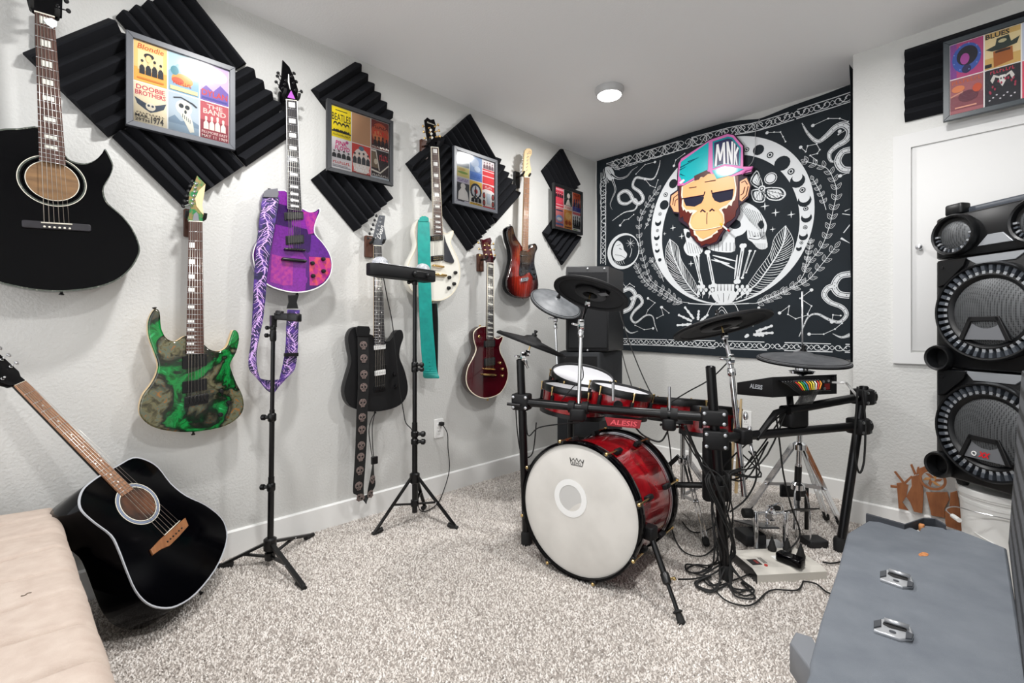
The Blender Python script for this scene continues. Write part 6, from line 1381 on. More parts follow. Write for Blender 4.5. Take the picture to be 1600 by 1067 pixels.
# snare stand
sb_ = V((1.235, 2.36, 0)); sn = thing('snare_stand', 'chrome snare stand under the snare drum', 'snare stand', sb_)
MB().cyl(sb_+UP*.12, sb_+UP*.5, .013, n=14).build('tube', M['chrome'], sn); MB().cyl(sb_+UP*.3+V((.04, 0, 0)), sb_+UP*.52+V((.04, 0, 0)), .009, n=12).build('second_tube', M['chrome'], sn)
MB().lathe(sb_+UP*.3, UP, [(.02, 0), (.024, .01), (.024, .03), (.016, .035)], 12).build('height_collar', M['chrome'], sn)
for i in range(3):
    a = 2*PI*i/3+.3; d = V((math.cos(a), math.sin(a), 0)); MB().tube([sb_+UP*.5, sb_+UP*.5+d*.12, sb_+UP*.525+d*.17], .007, 8).build('basket_arm', M['chrome'], sn)
    d2_ = V((math.cos(a+1), math.sin(a+1), 0)); stripleg(sn, sb_+UP*.34+d2_*.02, sb_+d2_*.3+UP*.03, sb_+UP*.14+d2_*.02)
# drumsticks and blue grip standing behind the post
for i, (u0_, u1_) in enumerate(((1146, 1160), (1152, 1157))):
    st_ = MB(); a = AT(u0_+6, 625-2*i, 2.06); b = AT(u0_-7+i*5, 770, 2.06); st_.tube([a, a+(b-a)*.04, a+(b-a)*.7, b], [.004, .0055, .0075, .0072], 8); tag(st_.build('drumstick', M['maple']), ['pale wooden drumstick stuck upright behind the central post', 'second wooden drumstick half hidden by the chrome tube'][i], 'drumstick')
bg = MB(); bg.tube([AT(1151, 640, 2.08), AT(1153, 656, 2.08)], .013, 10); tag(bg.build('blue_grip', mat('bright_blue', '#1f63c8', .5)), 'small bright blue grip beside the drumsticks', 'grip')
hbag = MB(); q = AT(1120, 735, 2.02); hbag.rbox(q, (.12, .05, .26), .02, Matrix((RT, FW, UP)).transposed()); tag(hbag.build('stick_bag', M['blackm']), 'black stick bag hanging behind the central rack post', 'stick bag')

# drum module
md0 = AT(1207, 603, 1.95); ee = (dir2.normalized()+V((.05, 0, 0))); ee.z = 0; ee.normalize(); Lm = .1
while proj(md0+ee*Lm)[0] < 1307 and Lm < .6: Lm += .003
ew = V((-ee.y, ee.x, 0)); Lw = .05
while proj(md0+ew*Lw)[0] > 1152 and Lw < .4: Lw += .003
z1_, z0_ = zat(589, md0), zat(621, md0); z3_, z2_ = zat(601, md0+ew*Lw)+.01, zat(618, md0+ew*Lw)+.005
mod = thing('drum_module', 'black drum module with coloured cable plugs in its back', 'drum module', md0-UP*.05)
rng = lambda o: [V((o.x, o.y, z0_)), V((o.x, o.y, z1_))]
a0, a1 = rng(md0); b0, b1 = rng(md0+ee*Lm); c_ = md0+ew*Lw; d_0 = md0+ew*Lw+ee*Lm
MB().add([a0, a1, b0, b1, V((c_.x, c_.y, z2_)), V((c_.x, c_.y, z3_)), V((d_0.x, d_0.y, z2_)), V((d_0.x, d_0.y, z3_))], [(0, 2, 3, 1), (4, 5, 7, 6), (0, 1, 5, 4), (2, 6, 7, 3), (1, 3, 7, 5), (0, 4, 6, 2)]).build('housing', M['black'], mod)
ns = -ee; ny = -ew
q = a0+ew*(Lw*.62)+UP*(z1_-z0_)*.30+ns*.001; dx = -ew
MB().text('ALESIS', q+UP*0, dx, UP, .020, 0, Lw*.36, .12, 1, False, .03).build('lettering', mat('grey_white_lettering', '#cfd3d8', .4), mod)
top_dir = V((0, 0, 1)); bp = lambda s_, h, o=.001: a0+(b0-a0)*s_+UP*(z1_-z0_)*h+ny*o
pc = ['#d8392f', '#e0d52f', '#2fa35a', '#3f8fb0', '#e6862b', '#e8d02a', '#f0e26a', '#e9e4da', '#d8402f', '#e6902b']
for i in range(14):
    s_ = .10+.042*i; c0 = bp(s_, .80); p1 = c0+ny*.022-UP*.005
    MB().cyl(c0, p1, .0038, n=8).build('jack_plug', M['black'], mod)
    dq = ee*(.003*(9.5-i)); cc_ = pc[i-4] if i >= 4 else '#151517'
    MB().tube([p1, p1+ny*.010-UP*.010+dq*.4, p1+ny*.012-UP*.034+dq*1.6], [.0024, .0028, .0022], 8).build('coloured_plug_boot' if i >= 4 else 'plug_boot', mat('boot_%d' % i, cc_, .5), mod)
    MB().tube([p1+ny*.012-UP*.034+dq*1.6, p1+ny*.010-UP*.055+dq*3, bp(.36+.02*(i-7), -.35, .035)], .0018, 5).build('plug_lead', M['rub'], mod)
MB().tube([bp(.62, .2), bp(.9, .2)], .0006, 4).build('port_row', M['steel'], mod)
for s_, h in ((.66, .35), (.72, .62), (.8, .3), (.78, .66), (.86, .7)): MB().lathe(bp(s_, h, 0), ny, [(.006, 0), (.006, .003), (.003, .003), (.003, 0)], 10).build('socket', M['steel'], mod)
MB().slab([bp(s_, h, .002) for s_, h in ((.80, .25), (.88, .25), (.88, .55), (.80, .55))], ny, .004).build('power_switch', mat('red_switch', '#7a1d1a', .4), mod)
MB().lathe(bp(.93, .85), ny, [(.008, 0), (.008, .012), (.006, .014), (.001, .014)], 12).build('knob', M['black'], mod)
mc = (a0+b0)/2+ew*.08-UP*.05; MB().rbox(AT(1240, 650, 2.05), (.11, .07, .09), .015, Matrix((dir2.normalized(), dir2.normalized().cross(UP), UP)).transposed()).build('mount_clamp', M['blackm'], mod)
MB().tube([AT(1240, 650, 2.05), AT(1235, 632, 2.05), mc+UP*.05], .014, 10).build('mount_arm', M['black'], mod)
MB().tube([AT(1226, 640, 2.03), AT(1212, 645, 2.0), AT(1182, 685, 1.94)], [.012, .014, .012], 8).build('brace_arm', M['blackm'], mod)
cord('white cable bending from the drum module to the right rack post', [bp(.93, .6, .0), bp(.96, .62, .04), AT(1322, 598, 2.1), AT(1332, 610, 2.1), AT(1340, 620, 2.12)], .005, M['white'], 'audio_cable')
cord('black cable looping down along the right rack post', [AT(1340, 604, 2.1), AT(1338, 640, 2.09), AT(1335, 700, 2.08), AT(1342, 738, 2.08), AT(1350, 720, 2.1), AT(1352, 660, 2.12), AT(1347, 610, 2.13)], .0045, None, 'audio_cable')

# ------------------------------------------------------------------ loudspeakers in the far corner
def pa(label, fl, fr, br_, bl_, z0, z1, vent):
    fl, fr, br_, bl_ = [V((p.x, p.y, 0)) for p in (fl, fr, br_, bl_)]
    t = thing('loudspeaker', label, 'loudspeaker', (fl+fr)/2+UP*z0); P = [fl, fr, br_, bl_]
    MB().slab([p+UP*z1 for p in P], UP, z1-z0, .008).build('cabinet', mat('dark_speaker_carpet', '#26282b', .85, bump=(300, .4, .001)) if vent else mat('speaker_paint', '#17181b', .5, bump=(300, .3, .0006)), t)
    X = (fr-fl).normalized(); N = X.cross(UP).normalized(); Wd = (fr-fl).length; hh_ = z1-z0
    q = lambda a, b, o=.006: fl+X*Wd*a+UP*(z0+hh_*b)+N*o
    if vent:
        MB().slab([q(.05, .55, .004), q(.95, .55, .004), q(.95, .97, .004), q(.05, .97, .004)], N, .006).build('front_panel', M['blackm'], t)
        MB().lathe(q(.5, .25, .0), N, [(.13, 0), (.135, .01), (.12, .012), (.06, -.03), (.001, -.01)], 32).build('woofer', M['rub'], t)
    else:
        MB().slab([q(a, b, .012) for a, b in ((.04, .04), (.96, .04), (.96, .93), (.04, .93))], N, .014, .004).build('grille', mat('speaker_grille_cloth', '#131417', .8, bump=(900, .6, .001)), t)
        for a, b in ((.5, .97), (.5, .015), (.9, .97)): MB().lathe(q(a, b, .001), N, [(.006, 0), (.006, .002), (.002, .003)], 8).build('screw', M['steel'], t)
        R_ = br_-fr; S = R_.normalized().cross(UP).normalized()
        MB().rbox(fr+R_*.5+UP*(z0+hh_*.62)+S*.003, (.1, .05, .008), .01, Matrix((R_.normalized(), UP, R_.normalized().cross(UP))).transposed()).build('side_handle', M['rub'], t)
pa('black corner loudspeaker on top, beside the tapestry', AT(885, 515, 2.95), AT(951, 515, 2.95), AT(974, 515, 3.22), AT(884, 515, 3.22), .866, 1.405, False)
pa('dark grey lower corner cabinet under the black loudspeaker', AT(871, 515, 2.95), AT(936, 515, 2.93), AT(972, 515, 3.22), AT(880, 515, 3.25), 0, .862, True)
cord('black cable dropping from the corner loudspeaker to the drums', [AT(967, 482, 3.1), AT(972, 500, 3.0), AT(985, 540, 2.9), AT(1003, 585, 2.8), AT(1022, 625, 2.6)], .0035, None, 'speaker_cable')
cord('second black cable from the corner loudspeaker, hanging left of the first', [AT(971, 547, 3.1), AT(978, 575, 3.0), AT(986, 600, 2.9), AT(992, 622, 2.8)], .003, None, 'speaker_cable')

# ------------------------------------------------------------------ tall party loudspeaker on a bucket
TL = AT(1464, 515, 2.0); TL.z = 0; ED = V((.80, -.60, 0)); NF = V((-.60, -.80, 0)); TW = .45; ZB, ZM, ZU, ZT = .392, .845, 1.30, 1.475
tw = thing('party_loudspeaker', 'tall black party loudspeaker with two big round woofers at the right', 'loudspeaker', TL+ED*TW/2-NF*.15+UP*ZB)
Q = lambda s_, z, o=0: TL+ED*s_+NF*o+UP*z
shell = mat('speaker_plastic', '#0b0c0e', .38, spec=.4, bump=(400, .15, .0004)); silver = mat('silver_grey_panel', '#a9adb2', .32, .5); fin = mat('grey_fin', '#4d5259', .35, .3)
for a, b, nm in ((ZB, ZM-.004, 'lower_cabinet'), (ZM+.0, ZU-.004, 'upper_cabinet'), (ZU, ZT, 'tweeter_cabinet')):
    MB().slab([Q(s_, b, o) for s_, o in ((0, 0), (.02, .012), (TW-.02, .012), (TW, 0), (TW-.03, -.30), (.03, -.30))], UP, b-a, .008).build(nm, shell, tw)
mesh = mat('perforated_mesh', '#5a5c60', .45, .35); mn = mesh.node_tree
vv = mn.nodes.new('ShaderNodeTexVoronoi'); vv.inputs['Scale'].default_value = 170; vv.inputs['Randomness'].default_value = 0; rr = mn.nodes.new('ShaderNodeValToRGB'); rr.color_ramp.elements[0].position = .25; rr.color_ramp.elements[0].color = (.006, .006, .007, 1); rr.color_ramp.elements[1].position = .5; rr.color_ramp.elements[1].color = (.10, .105, .11, 1)
tcn = mn.nodes.new('ShaderNodeTexCoord'); mn.links.new(tcn.outputs['Object'], vv.inputs['Vector']); mn.links.new(vv.outputs['Distance'], rr.inputs['Fac']); mn.links.new(rr.outputs['Color'], mn.nodes['Principled BSDF'].inputs['Base Color'])
def woofer(s0, z0, R, nf, trap, logo):
    c = Q(s0, z0, .012); w = MB().lathe(c, NF, [(R, -.004), (R*1.0, .022), (R*.975, .032), (R*.945, .03), (R*.93, .012), (R*.93, -.002)], 64, caps=False).build('woofer_ring', shell, tw)
    MB().lathe(c, NF, [(R*.93, .004), (R*.78, .004)], 64, caps=False).build('fin_channel', M['rub'], w)
    for i in range(nf):
        a = 2*PI*(i+.5)/nf; o = ED*math.cos(a)+UP*math.sin(a); tdir = -ED*math.sin(a)+UP*math.cos(a)
        wv = .0085*R/.19
        MB().loft([[c+o*R*k+tdir*wv*q+NF*h for q, h in ((-1, .004), (1, .004), (.7, hh1), (-.7, hh1))] for k, hh1 in ((.935, .026), (.84, .024), (.79, .014))], 0, True, False).build('fin', fin, w)
        MB().box(c+o*R*.795+NF*.018, (wv*1.3, .012, .008), Matrix((tdir, o, NF)).transposed()).build('fin_tip', silver, w)
    MB().lathe(c, NF, [(R*.80, .004), (R*.79, .02), (R*.74, .022), (R*.68, .014), (R*.66, .008)], 64, caps=False).build('inner_ring', shell, w)
    MB().lathe(c, NF, [(R*.67, .010), (R*.6, .016), (R*.4, .026), (R*.2, .031), (.001, .033)], 56).build('mesh_grille', mesh, w)
    if trap:
        F = lambda a, b, o: c+ED*R*a+UP*R*b+NF*o
        for pts in (((-.30, -.10), (.22, -.10), (.26, -.2), (-.34, -.2)), ((-.30, -.10), (-.22, -.10), (-.40, -.58), (-.50, -.58)), ((.16, -.10), (.24, -.10), (.44, -.58), (.35, -.58))):
            MB().slab([F(a, b, .034) for a, b in pts], NF, .012, .002).build('trapezoid_bar', M['blackm'], w)
        MB().slab([F(a, b, .0275) for a, b in ((-.24, -.2), (.18, -.2), (.33, -.57), (-.4, -.57))], NF, .004).build('lower_mesh', mat('pale_mesh', '#77797d', .45, .3), w)
    if logo:
        MB().lathe(F(-.20, -.47, .030), NF, [(.009, 0), (.009, .003), (.006, .003), (.006, 0)], 14, caps=False).build('logo_ring', M['white'], w)
        MB().text('XX', F(-.13, -.52, .031), ED, UP, .022, 0, .042, .3, 1, False, .05).build('lettering', mat('logo_red', '#d1202c', .3), w)
woofer(.213, 1.073, .19, 40, True, False); woofer(.213, .612, .19, 40, True, True)
for s0 in (.088, .362):
    c = Q(s0, 1.39, .012); w = MB().lathe(c, NF, [(.085, -.004), (.085, .02), (.078, .03), (.072, .026), (.070, .006)], 40, caps=False).build('tweeter_ring', shell, tw)
    MB().lathe(c, NF, [(.071, .006), (.056, .008)], 40, caps=False).build('fin_channel', M['rub'], w)
    for i in range(24):
        a = 2*PI*i/24; o = ED*math.cos(a)+UP*math.sin(a); td = -ED*math.sin(a)+UP*math.cos(a)
        if math.sin(a) < .25: MB().loft([[c+o*k+td*.0035*q+NF*h for q, h in ((-1, .006), (1, .006), (1, .018), (-1, .018))] for k in (.07, .057)], 0, True, False).build('fin', fin if i % 2 else silver, w)
    MB().lathe(c, NF, [(.058, .006), (.05, .012), (.03, .018), (.001, .021)], 36).build('mesh_grille', mesh, w)
def sp(name, pts, o, m, th=.01): MB().slab([Q(a, b, o) for a, b in pts], NF, th, .002).build(name, m, tw)
sp('silver_panel', ((.165, 1.33), (.285, 1.33), (.25, 1.37), (.20, 1.37)), .016, silver); sp('silver_panel', ((.12, 1.292), (.33, 1.292), (.29, 1.262), (.16, 1.262)), .016, silver); sp('silver_panel', ((.12, .838), (.33, .838), (.29, .802), (.15, .802)), .016, silver)
for za_ in (ZU-.008, ZM-.008):
    for s_, sg in ((.02, 1), (TW-.02, -1)):
        sp('corner_facet', ((s_, za_), (s_+.11*sg, za_), (s_+.10*sg, za_-.03), (s_+.03*sg, za_-.1), (s_, za_-.11)), .022, shell, .014)
        MB().lathe(Q(s_+.02*sg, za_-.03, .022), NF, [(.006, 0), (.006, .003), (.002, .003)], 10).build('bolt', M['black'], tw)
for z in (.885, .437):
    for s0 in (.03, TW-.03):
        c = Q(s0, z, .01); MB().lathe(c, NF, [(.052, -.01), (.055, .02), (.050, .032), (.042, .028), (.034, -.0), (.032, -.03), (.001, -.03)], 32, caps=False).build('bass_port', shell, tw)
MB().slab([Q(s_, ZT+.035, o) for s_, o in ((.03, -.05), (.42, -.05), (.42, -.28), (.03, -.28))], UP, .034, .008).build('control_panel', mat('control_grey', '#3b4048', .4), tw)
MB().rbox(Q(.05, ZT+.03, -.04), (.07, .05, .045), .012, Matrix((ED, NF, UP)).transposed()).build('corner_handle', shell, tw)
MB().slab([Q(s_, ZT+.036, o) for s_, o in ((.11, -.07), (.38, -.07), (.38, -.16), (.11, -.16))], UP, .002).build('display_strip', mat('blue_black_strip', '#171d2c', .15), tw)
for s_, o in ((.07, -.04), (.38, -.04), (.07, -.26), (.38, -.26)): MB().lathe(Q(s_, ZB+.002, o), -UP, [(.022, 0), (.022, .012), (.017, .03), (.012, .03)] if o > -.1 else [(.02, 0), (.02, .008)], 12).build('foot', M['rub'], tw)

# white bucket under it
bk = AT(1578, 600, 1.88); bk.z = 0; pw = mat('bucket_plastic', '#efefec', .4)
t = thing('bucket', 'white plastic bucket under the tall party loudspeaker', 'bucket', bk)
Rb = .150; MB().lathe(bk, UP, [(Rb*.88, 0), (Rb*.98, .30), (Rb*1.0, .30), (Rb*1.0, .312), (Rb*.985, .314), (Rb*.985, .328), (Rb*1.03, .328), (Rb*1.03, .345)], 48).build('body', pw, t)
MB().lathe(bk+UP*.335, UP, [(Rb*1.035, 0), (Rb*1.06, .002), (Rb*1.06, .022), (Rb*1.03, .026), (Rb*.95, .024), (.001, .022)], 48).build('lid', pw, t)
vd = (CAM-bk); vd.z = 0; vd.normalize(); sd = vd.cross(UP).normalized()
if proj(bk+sd*.1)[0] > proj(bk)[0]: sd = -sd
ear = bk+(vd*.97-sd*.24).normalized()*Rb*1.03+UP*.285
MB().rbox(ear, (.05, .012, .03), .004, Matrix((sd, vd, UP)).transposed()).build('bail_ear', pw, t)
hn_ = bk+(vd*.5+sd*.86).normalized()*(Rb*1.25)+UP*.235
MB().tube(catmull([ear+vd*.012, bk+(vd*.85+sd*.5).normalized()*Rb*1.16+UP*.285, bk+(vd*.6+sd*.8).normalized()*Rb*1.27+UP*.28, hn_+UP*.02+sd*.02, hn_]), .0022, 6).build('wire_bail', M['steel'], t)
MB().tube([hn_, hn_+(vd*.9-sd*.45).normalized()*.05], .009, 10).build('bail_grip', pw, t)
for i in range(4):
    z = .19-.028*i; MB().tube([bk+(vd*math.cos(a)+sd*math.sin(a))*(Rb*(.88+.1*z/.3)+.0015)+UP*(z-.006*k) for k, a in enumerate((.75, .6, .45, .3))], .0018, 5).build('moulded_rib', pw, t)

# cut-out brown wooden sign leaning on the wall
wy = YJ-.045; wd = ramp_mat('brown_cut_wood', [(.2, '#7a4526'), (.8, '#a3673c')], 'noise', 14, .6, vec=(4, 4, 1))
R7 = lambda pts: [WB(1380+x/6.668, 710+y/6.668, wy) for x, y in pts]
t = thing('wooden_cutout', 'brown wooden cut-out ornament with prongs and a ring behind the carpeted cabinet', 'ornament', WB(1450, 825, wy))
for nm, pts in (('prong', [(75, 320), (165, 330), (165, 352), (75, 345)]), ('prong', [(110, 182), (130, 175), (228, 300), (208, 310)]), ('prong', [(205, 300), (290, 222), (306, 236), (228, 318)]), ('prong', [(280, 110), (300, 100), (346, 205), (324, 215)]), ('prong', [(348, 165), (356, 132), (376, 130), (372, 200), (344, 220)]),
                ('left_stem', [(140, 302), (190, 294), (262, 320), (240, 440), (200, 500), (262, 585), (160, 562)]), ('diagonal_stem', [(292, 232), (400, 210), (420, 400), (408, 615), (320, 596), (280, 500), (240, 440), (296, 330)]),
                ('centre_stem', [(446, 395), (668, 395), (690, 470), (640, 560), (640, 662), (502, 636), (480, 540)]), ('right_stem', [(700, 400), (770, 380), (800, 560), (835, 700), (815, 800), (650, 745), (640, 600), (690, 540)])):
    MB().slab(R7(pts), (0, -1, 0), .009, .001).build(nm, wd, t)
rc = R7([(515, 262)])[0]; rr_ = (R7([(648, 262)])[0]-rc).length
MB().lathe(rc, (0, -1, 0), [(rr_*.86, -.004), (rr_*.86, .005), (rr_*1.08, .005), (rr_*1.08, -.004)], 32, caps=False).build('ring', wd, t)
wl = mat('pale_cut_wood', '#b9854f', .6)
for i in range(6):
    a = 1.05*i; c = rc+V((rr_*.42*math.cos(a), 0, rr_*.42*math.sin(a))); u_ = V((math.cos(a+.5), 0, math.sin(a+.5))); v_2 = V((-u_.z, 0, u_.x))
    MB().slab([c+u_*rr_*p+v_2*rr_*q for p, q in ((-.42, 0), (-.1, .17), (.42, .04), (.1, -.15))], (0, -1, 0), .006, .001).build('carved_leaf', wl if i % 2 else wd, t)
MB().slab(R7([(370, 150), (470, 110), (515, 115), (420, 170), (385, 240), (370, 230)]), (0, -1, 0), .009).build('ring_band', wd, t)

# grey carpeted cabinet lying in front
gc = mat('grey_speaker_carpet', '#656a71', .9, spec=.2, noise=(14, '#71767c', .3, .75), bump=(650, .5, .0015)); CZ = .38
out = [(1324, 832), (1356, 813), (1380, 815), (1427, 824.5), (1436, 829), (1441, 820), (1461, 822), (1503, 829), (1573, 856)]
top = [FL(u, v, CZ) for u, v in out]+[V((2.398, 1.42, CZ)), V((2.41, .70, CZ)), V((2.13, .70, CZ)), FL(1265, 1050, CZ), FL(1265.5, 1033, CZ), FL(1283, 967, CZ), FL(1310, 886, CZ)]
t = thing('carpeted_cabinet', 'large grey carpeted speaker cabinet lying flat at the lower right with two recessed handles', 'speaker cabinet', (2.25, 1.4, 0))
MB().slab(top, UP, CZ, .006).build('cabinet', gc, t)
lip = [FL(u, v, CZ+.014) for u, v in ((1353, 803), (1413, 820), (1443, 810), (1461, 811), (1478, 821))]
mb = MB()
for a, b in zip(lip, lip[1:]): mb.slab([a, b, b+V((.0, .012, 0)), a+V((0, .012, 0))], UP, .03)
mb.build('rear_lip', mat('dark_grey_lip', '#3c3f45', .7), t)
owm = mat('bare_chipboard', '#c98a55', .8, noise=(120, '#a8683a', .4, .6))
MB().rbox(FL(1440, 824, CZ-.004), (.014, .02, .02), .004).build('bare_wood_chip', owm, t)
MB().slab([FL(1443+8*math.cos(a), 866+3.2*math.sin(a)*(1+.2*math.sin(3*a)), CZ+.0006) for a in [2*PI*i/14 for i in range(14)]], UP, .002).build('bare_wood_patch', owm, t)
def recess(cu, cv, k):
    z = CZ+.001; pts = [(-27, -10), (-14, -13), (22, -2), (26, 9), (24, 14), (8, 14), (-27, 2)]
    h = MB().slab([FL(cu+a*k, cv+b*k, z+.006) for a, b in pts], UP, .008, .002).build('recessed_handle', mat('handle_grey', '#b5b7ba', .3, .6), t)
    MB().slab([FL(cu+a*k, cv+b*k, z+.0075) for a, b in ((-14, -9), (16, 0), (18, 5), (-6, -1), (-15, -6))], UP, .002, .0005).build('hand_opening', M['rub'], h)
    MB().slab([FL(cu+a*k, cv+b*k, z+.0085) for a, b in ((-27, -10), (-17, -12), (-17, -3), (-27, -1))], UP, .003, .001).build('dark_end', mat('handle_dark', '#3a3d42', .4), h)
    MB().slab([FL(cu+a*k, cv+b*k, z+.0085) for a, b in ((16, 3), (26, 8), (24, 14), (15, 13))], UP, .003, .001).build('dark_end', MATS['handle_dark'], h)
    MB().tube([FL(cu-13*k, cv-11*k, z+.012), FL(cu+20*k, cv-1*k, z+.012)], .005, 8).build('grip_bar', MATS['handle_grey'], h)
    MB().lathe(FL(cu-2*k, cv+5*k, z+.0066), UP, [(.006, 0), (.004, .0006), (.001, .0006)], 12).build('maker_mark', MATS['handle_dark'], h)
recess(1402, 902, 1.0); recess(1397, 981, 1.18)
t2_ = [FL(u, v, .30) for u, v in ((1234, 1003), (1243, 986), (1269, 994), (1290, 1030), (1266, 1046))]
MB().slab(t2_, UP, .07, .004).build('side_bumper', mat('grey_bumper', '#74777c', .5), t)

# grille fronted cabinet at the right edge
t = thing('grille_cabinet', 'dark loudspeaker cabinet with a woven grille at the right picture edge', 'loudspeaker', (2.6, 1.55, 0))
b0_, b1_ = V((2.40, 1.965, .0)), V((2.425, 1.967, .90))
gp = [V((2.378, 1.968, 0)), V((2.426, 1.968, .90)), V((2.426, 1.05, .90)), V((2.378, 1.05, 0))]
gp = [p+V((.022, 0, 0)) if p.z < .1 else p for p in gp]
Nn = (gp[1]-gp[0]).cross(gp[3]-gp[0]).normalized(); Nn = Nn if Nn.x < 0 else -Nn
MB().slab(gp, Nn, .34, .01).build('cabinet', M['blackm'], t)
gr = ramp_mat('woven_grille', [(.2, '#1c1d1f'), (.55, '#54565a')], 'wave', 110, .7, dist=2)
MB().slab([gp[0]+(gp[2]-gp[0])*0+V((0, -.012, .39))+Nn*.006, gp[1]+V((0, -.012, -.012))+Nn*.006, gp[2]+V((0, .012, -.012))+Nn*.006, gp[3]+V((.0, .012, .39))+Nn*.006], Nn, .008, .003).build('grille', gr, t)

# ------------------------------------------------------------------ beige futon
ft = thing('futon', 'beige fabric futon with stitched channels at the lower left', 'futon', (.8, -.35, 0))
fab = mat('beige_linen', '#baa99d', .9, spec=.15, noise=(26, '#c6b7ab', .3, .7), bump=(420, .5, .0016))
x0, x1, y0, y1, zt = .135, 1.75, -.85, .112, .42; nx, ny = 110, 46; V0 = []; V1 = []
def ymap(x, y): return y0+(y-y0)*(y1-.085*(1-(x-x0)/(x1-x0))-y0)/(y1-y0)
def rim(d, r=.045): d = max(0, min(1, d/r)); return 1-math.sqrt(max(0, 1-(1-d)**2))
xs = sorted({round(x, 4) for x in [x0+(x1-x0)*i/70 for i in range(71)]+[x0+.045*(i/8)**2 for i in range(8)]+[x0-.02+.158*k+d for k in range(1, 11) for d in (-.02, -.012, -.007, -.003, 0, .003, .007, .012, .02)] if x0 <= x <= x1}); nx = len(xs)-1
for i in range(nx+1):
    for j in range(ny+1):
        x = xs[i]; fx = (x-x0)/(x1-x0); y = y0+(y1-y0)*(1-(1-j/ny)**1.6); yy = ymap(x, y)
        s_ = ((x-x0+.02)/.158) % 1; seam = math.exp(-((min(s_, 1-s_))*.158/.008)**2)*.011
        z = zt-seam-.055*max(rim(x-x0), rim(y1-y))+.004*math.sin(x*23)*math.sin(y*19)
        V0.append(V((x, yy, z))); V1.append(V((x, yy, zt-.17+.02*max(rim(x-x0), rim(y1-y)))))
n_ = len(V0); fs = []; w_ = ny+1
for i in range(nx):
    for j in range(ny):
        q = i*w_+j; fs += [(q, q+1, q+w_+1, q+w_), (q+n_, q+w_+n_, q+w_+1+n_, q+1+n_)]
ed = [j for j in range(w_)]+[i*w_+ny for i in range(1, nx+1)]+[nx*w_+j for j in range(ny-1, -1, -1)]+[i*w_ for i in range(nx-1, 0, -1)]
for a, b in zip(ed, ed[1:]+ed[:1]): fs.append((a, b, b+n_, a+n_))
MB().add(V0+V1, fs, 0, True).build('mattress', fab, ft)
stm = mat('seam_thread', '#8f7f73', .9)
for k in range(1, 10):
    x = x0-.02+.158*k
    MB().tube([V((x, ymap(x, yy_), zt-.0100-.055*rim(y1-yy_)+.004*math.sin(x*23)*math.sin(yy_*19))) for yy_ in [y0+.05+(y1-.012-y0-.05)*q/30 for q in range(31)]], .0015, 5).build('seam', stm, ft)
MB().slab([V((x, y, .25)) for x, y in ((.17, -.8), (1.72, -.8), (1.72, .02), (.17, .0))], UP, .12, .01).build('seat_frame', mat('dark_frame_wood', '#2a211c', .5), ft)
for x, y in ((.22, -.04), (1.66, -.02), (.22, -.75), (1.66, -.75)): MB().cyl((x, y, .14), (x, y, 0), .03, .024, 12).build('leg', MATS['dark_frame_wood'], ft)
hr = MB(); hr.tube(catmull([FL(u, v, zt+.001) for u, v in ((33, 931), (39, 930), (43, 927), (49, 926))], 3), .0013, 5); tag(hr.build('stray_thread', mat('grey_thread', '#6b5f52', .9)), 'small dark stray thread lying on the beige futon', 'thread')

# ------------------------------------------------------------------ things on the floor under the drum rack
pf0, pf1 = FL(1183, 912), FL(1292, 906); ex = (pf1-pf0); Lp = ex.length; ex.normalize(); ey = V((-ex.y, ex.x, 0)); dp = .185; hp = .045
t = thing('pedal_power_box', 'light grey metal power box with plugs on the carpet', 'power supply', pf0+ex*Lp/2+ey*dp/2)
pale = mat('warm_grey_metal', '#c9c5bc', .4)
pr_ = [(0, 0), (0, hp*.75), (.03, hp), (dp, hp), (dp, 0)]
MB().loft([[p+ey*a+UP*b for a, b in pr_] for p in (pf0, pf1)], 0, True, False).build('housing', pale, t)
MB().loft([[pf0-ex*.003+ey*a+UP*b for a, b in pr_], [pf0+ex*.0005+ey*a+UP*b for a, b in pr_]], 0, True, False).build('end_panel', M['black'], t)
S = lambda a, b, o=0: pf0+ex*Lp*a+ey*dp*b+UP*(hp+o)
MB().slab([S(a, b, .001) for a, b in ((.06, .3), (.2, .3), (.2, .55), (.06, .55))], UP, .002).build('meter_window', M['black'], t); MB().slab([S(a, b, .0015) for a, b in ((.14, .35), (.18, .35), (.18, .5), (.14, .5))], UP, .001).build('red_lamp', mat('dark_red_lamp', '#7a1c16', .3), t)
for k in range(3): MB().tube([S(.25+.02*k, .35, .0008), S(.25+.02*k, .6, .0008)], .001, 4).build('printed_line', M['blackm'], t)
MB().lathe(S(.23, .25, 0), UP, [(.007, 0), (.007, .004), (.001, .004)], 10).build('red_button', mat('button_red', '#b8322a', .4), t)
for a in (.52, .72, .86):
    MB().rbox(S(a, .55, .001), (.032, .036, .003), .004, Matrix((ex, ey, UP)).transposed()).build('socket_plate', M['white'], t)
def plug(label, c, h=.045, lean=V((0, 0, 0))):
    mb = MB(); mb.lathe(c, UP+lean, [(.017, 0), (.018, .008), (.014, .018), (.010, h*.8), (.006, h), (.004, h+.012)], 12); tag(mb.build('power_plug', M['rub']), label, 'plug')
plug('black plug upright in the grey power box, rightmost of the row', S(.86, .5, .0025)); plug('black plug upright in the grey power box, behind the rightmost one', S(.80, .82, .0025)); plug('black plug beside the charger block on the grey power box', S(.60, .9, .0025))
ad = MB(); R_ = Matrix((ex, ey, UP)).transposed(); rot = Matrix.Rotation(.5, 3, 'Z'); ad.rbox(S(.60, .28, .019), (.052, .10, .034), .012, rot @ R_); o = tag(ad.build('charger_block', M['gloss']), 'shiny black charger block lying on the grey power box', 'charger')
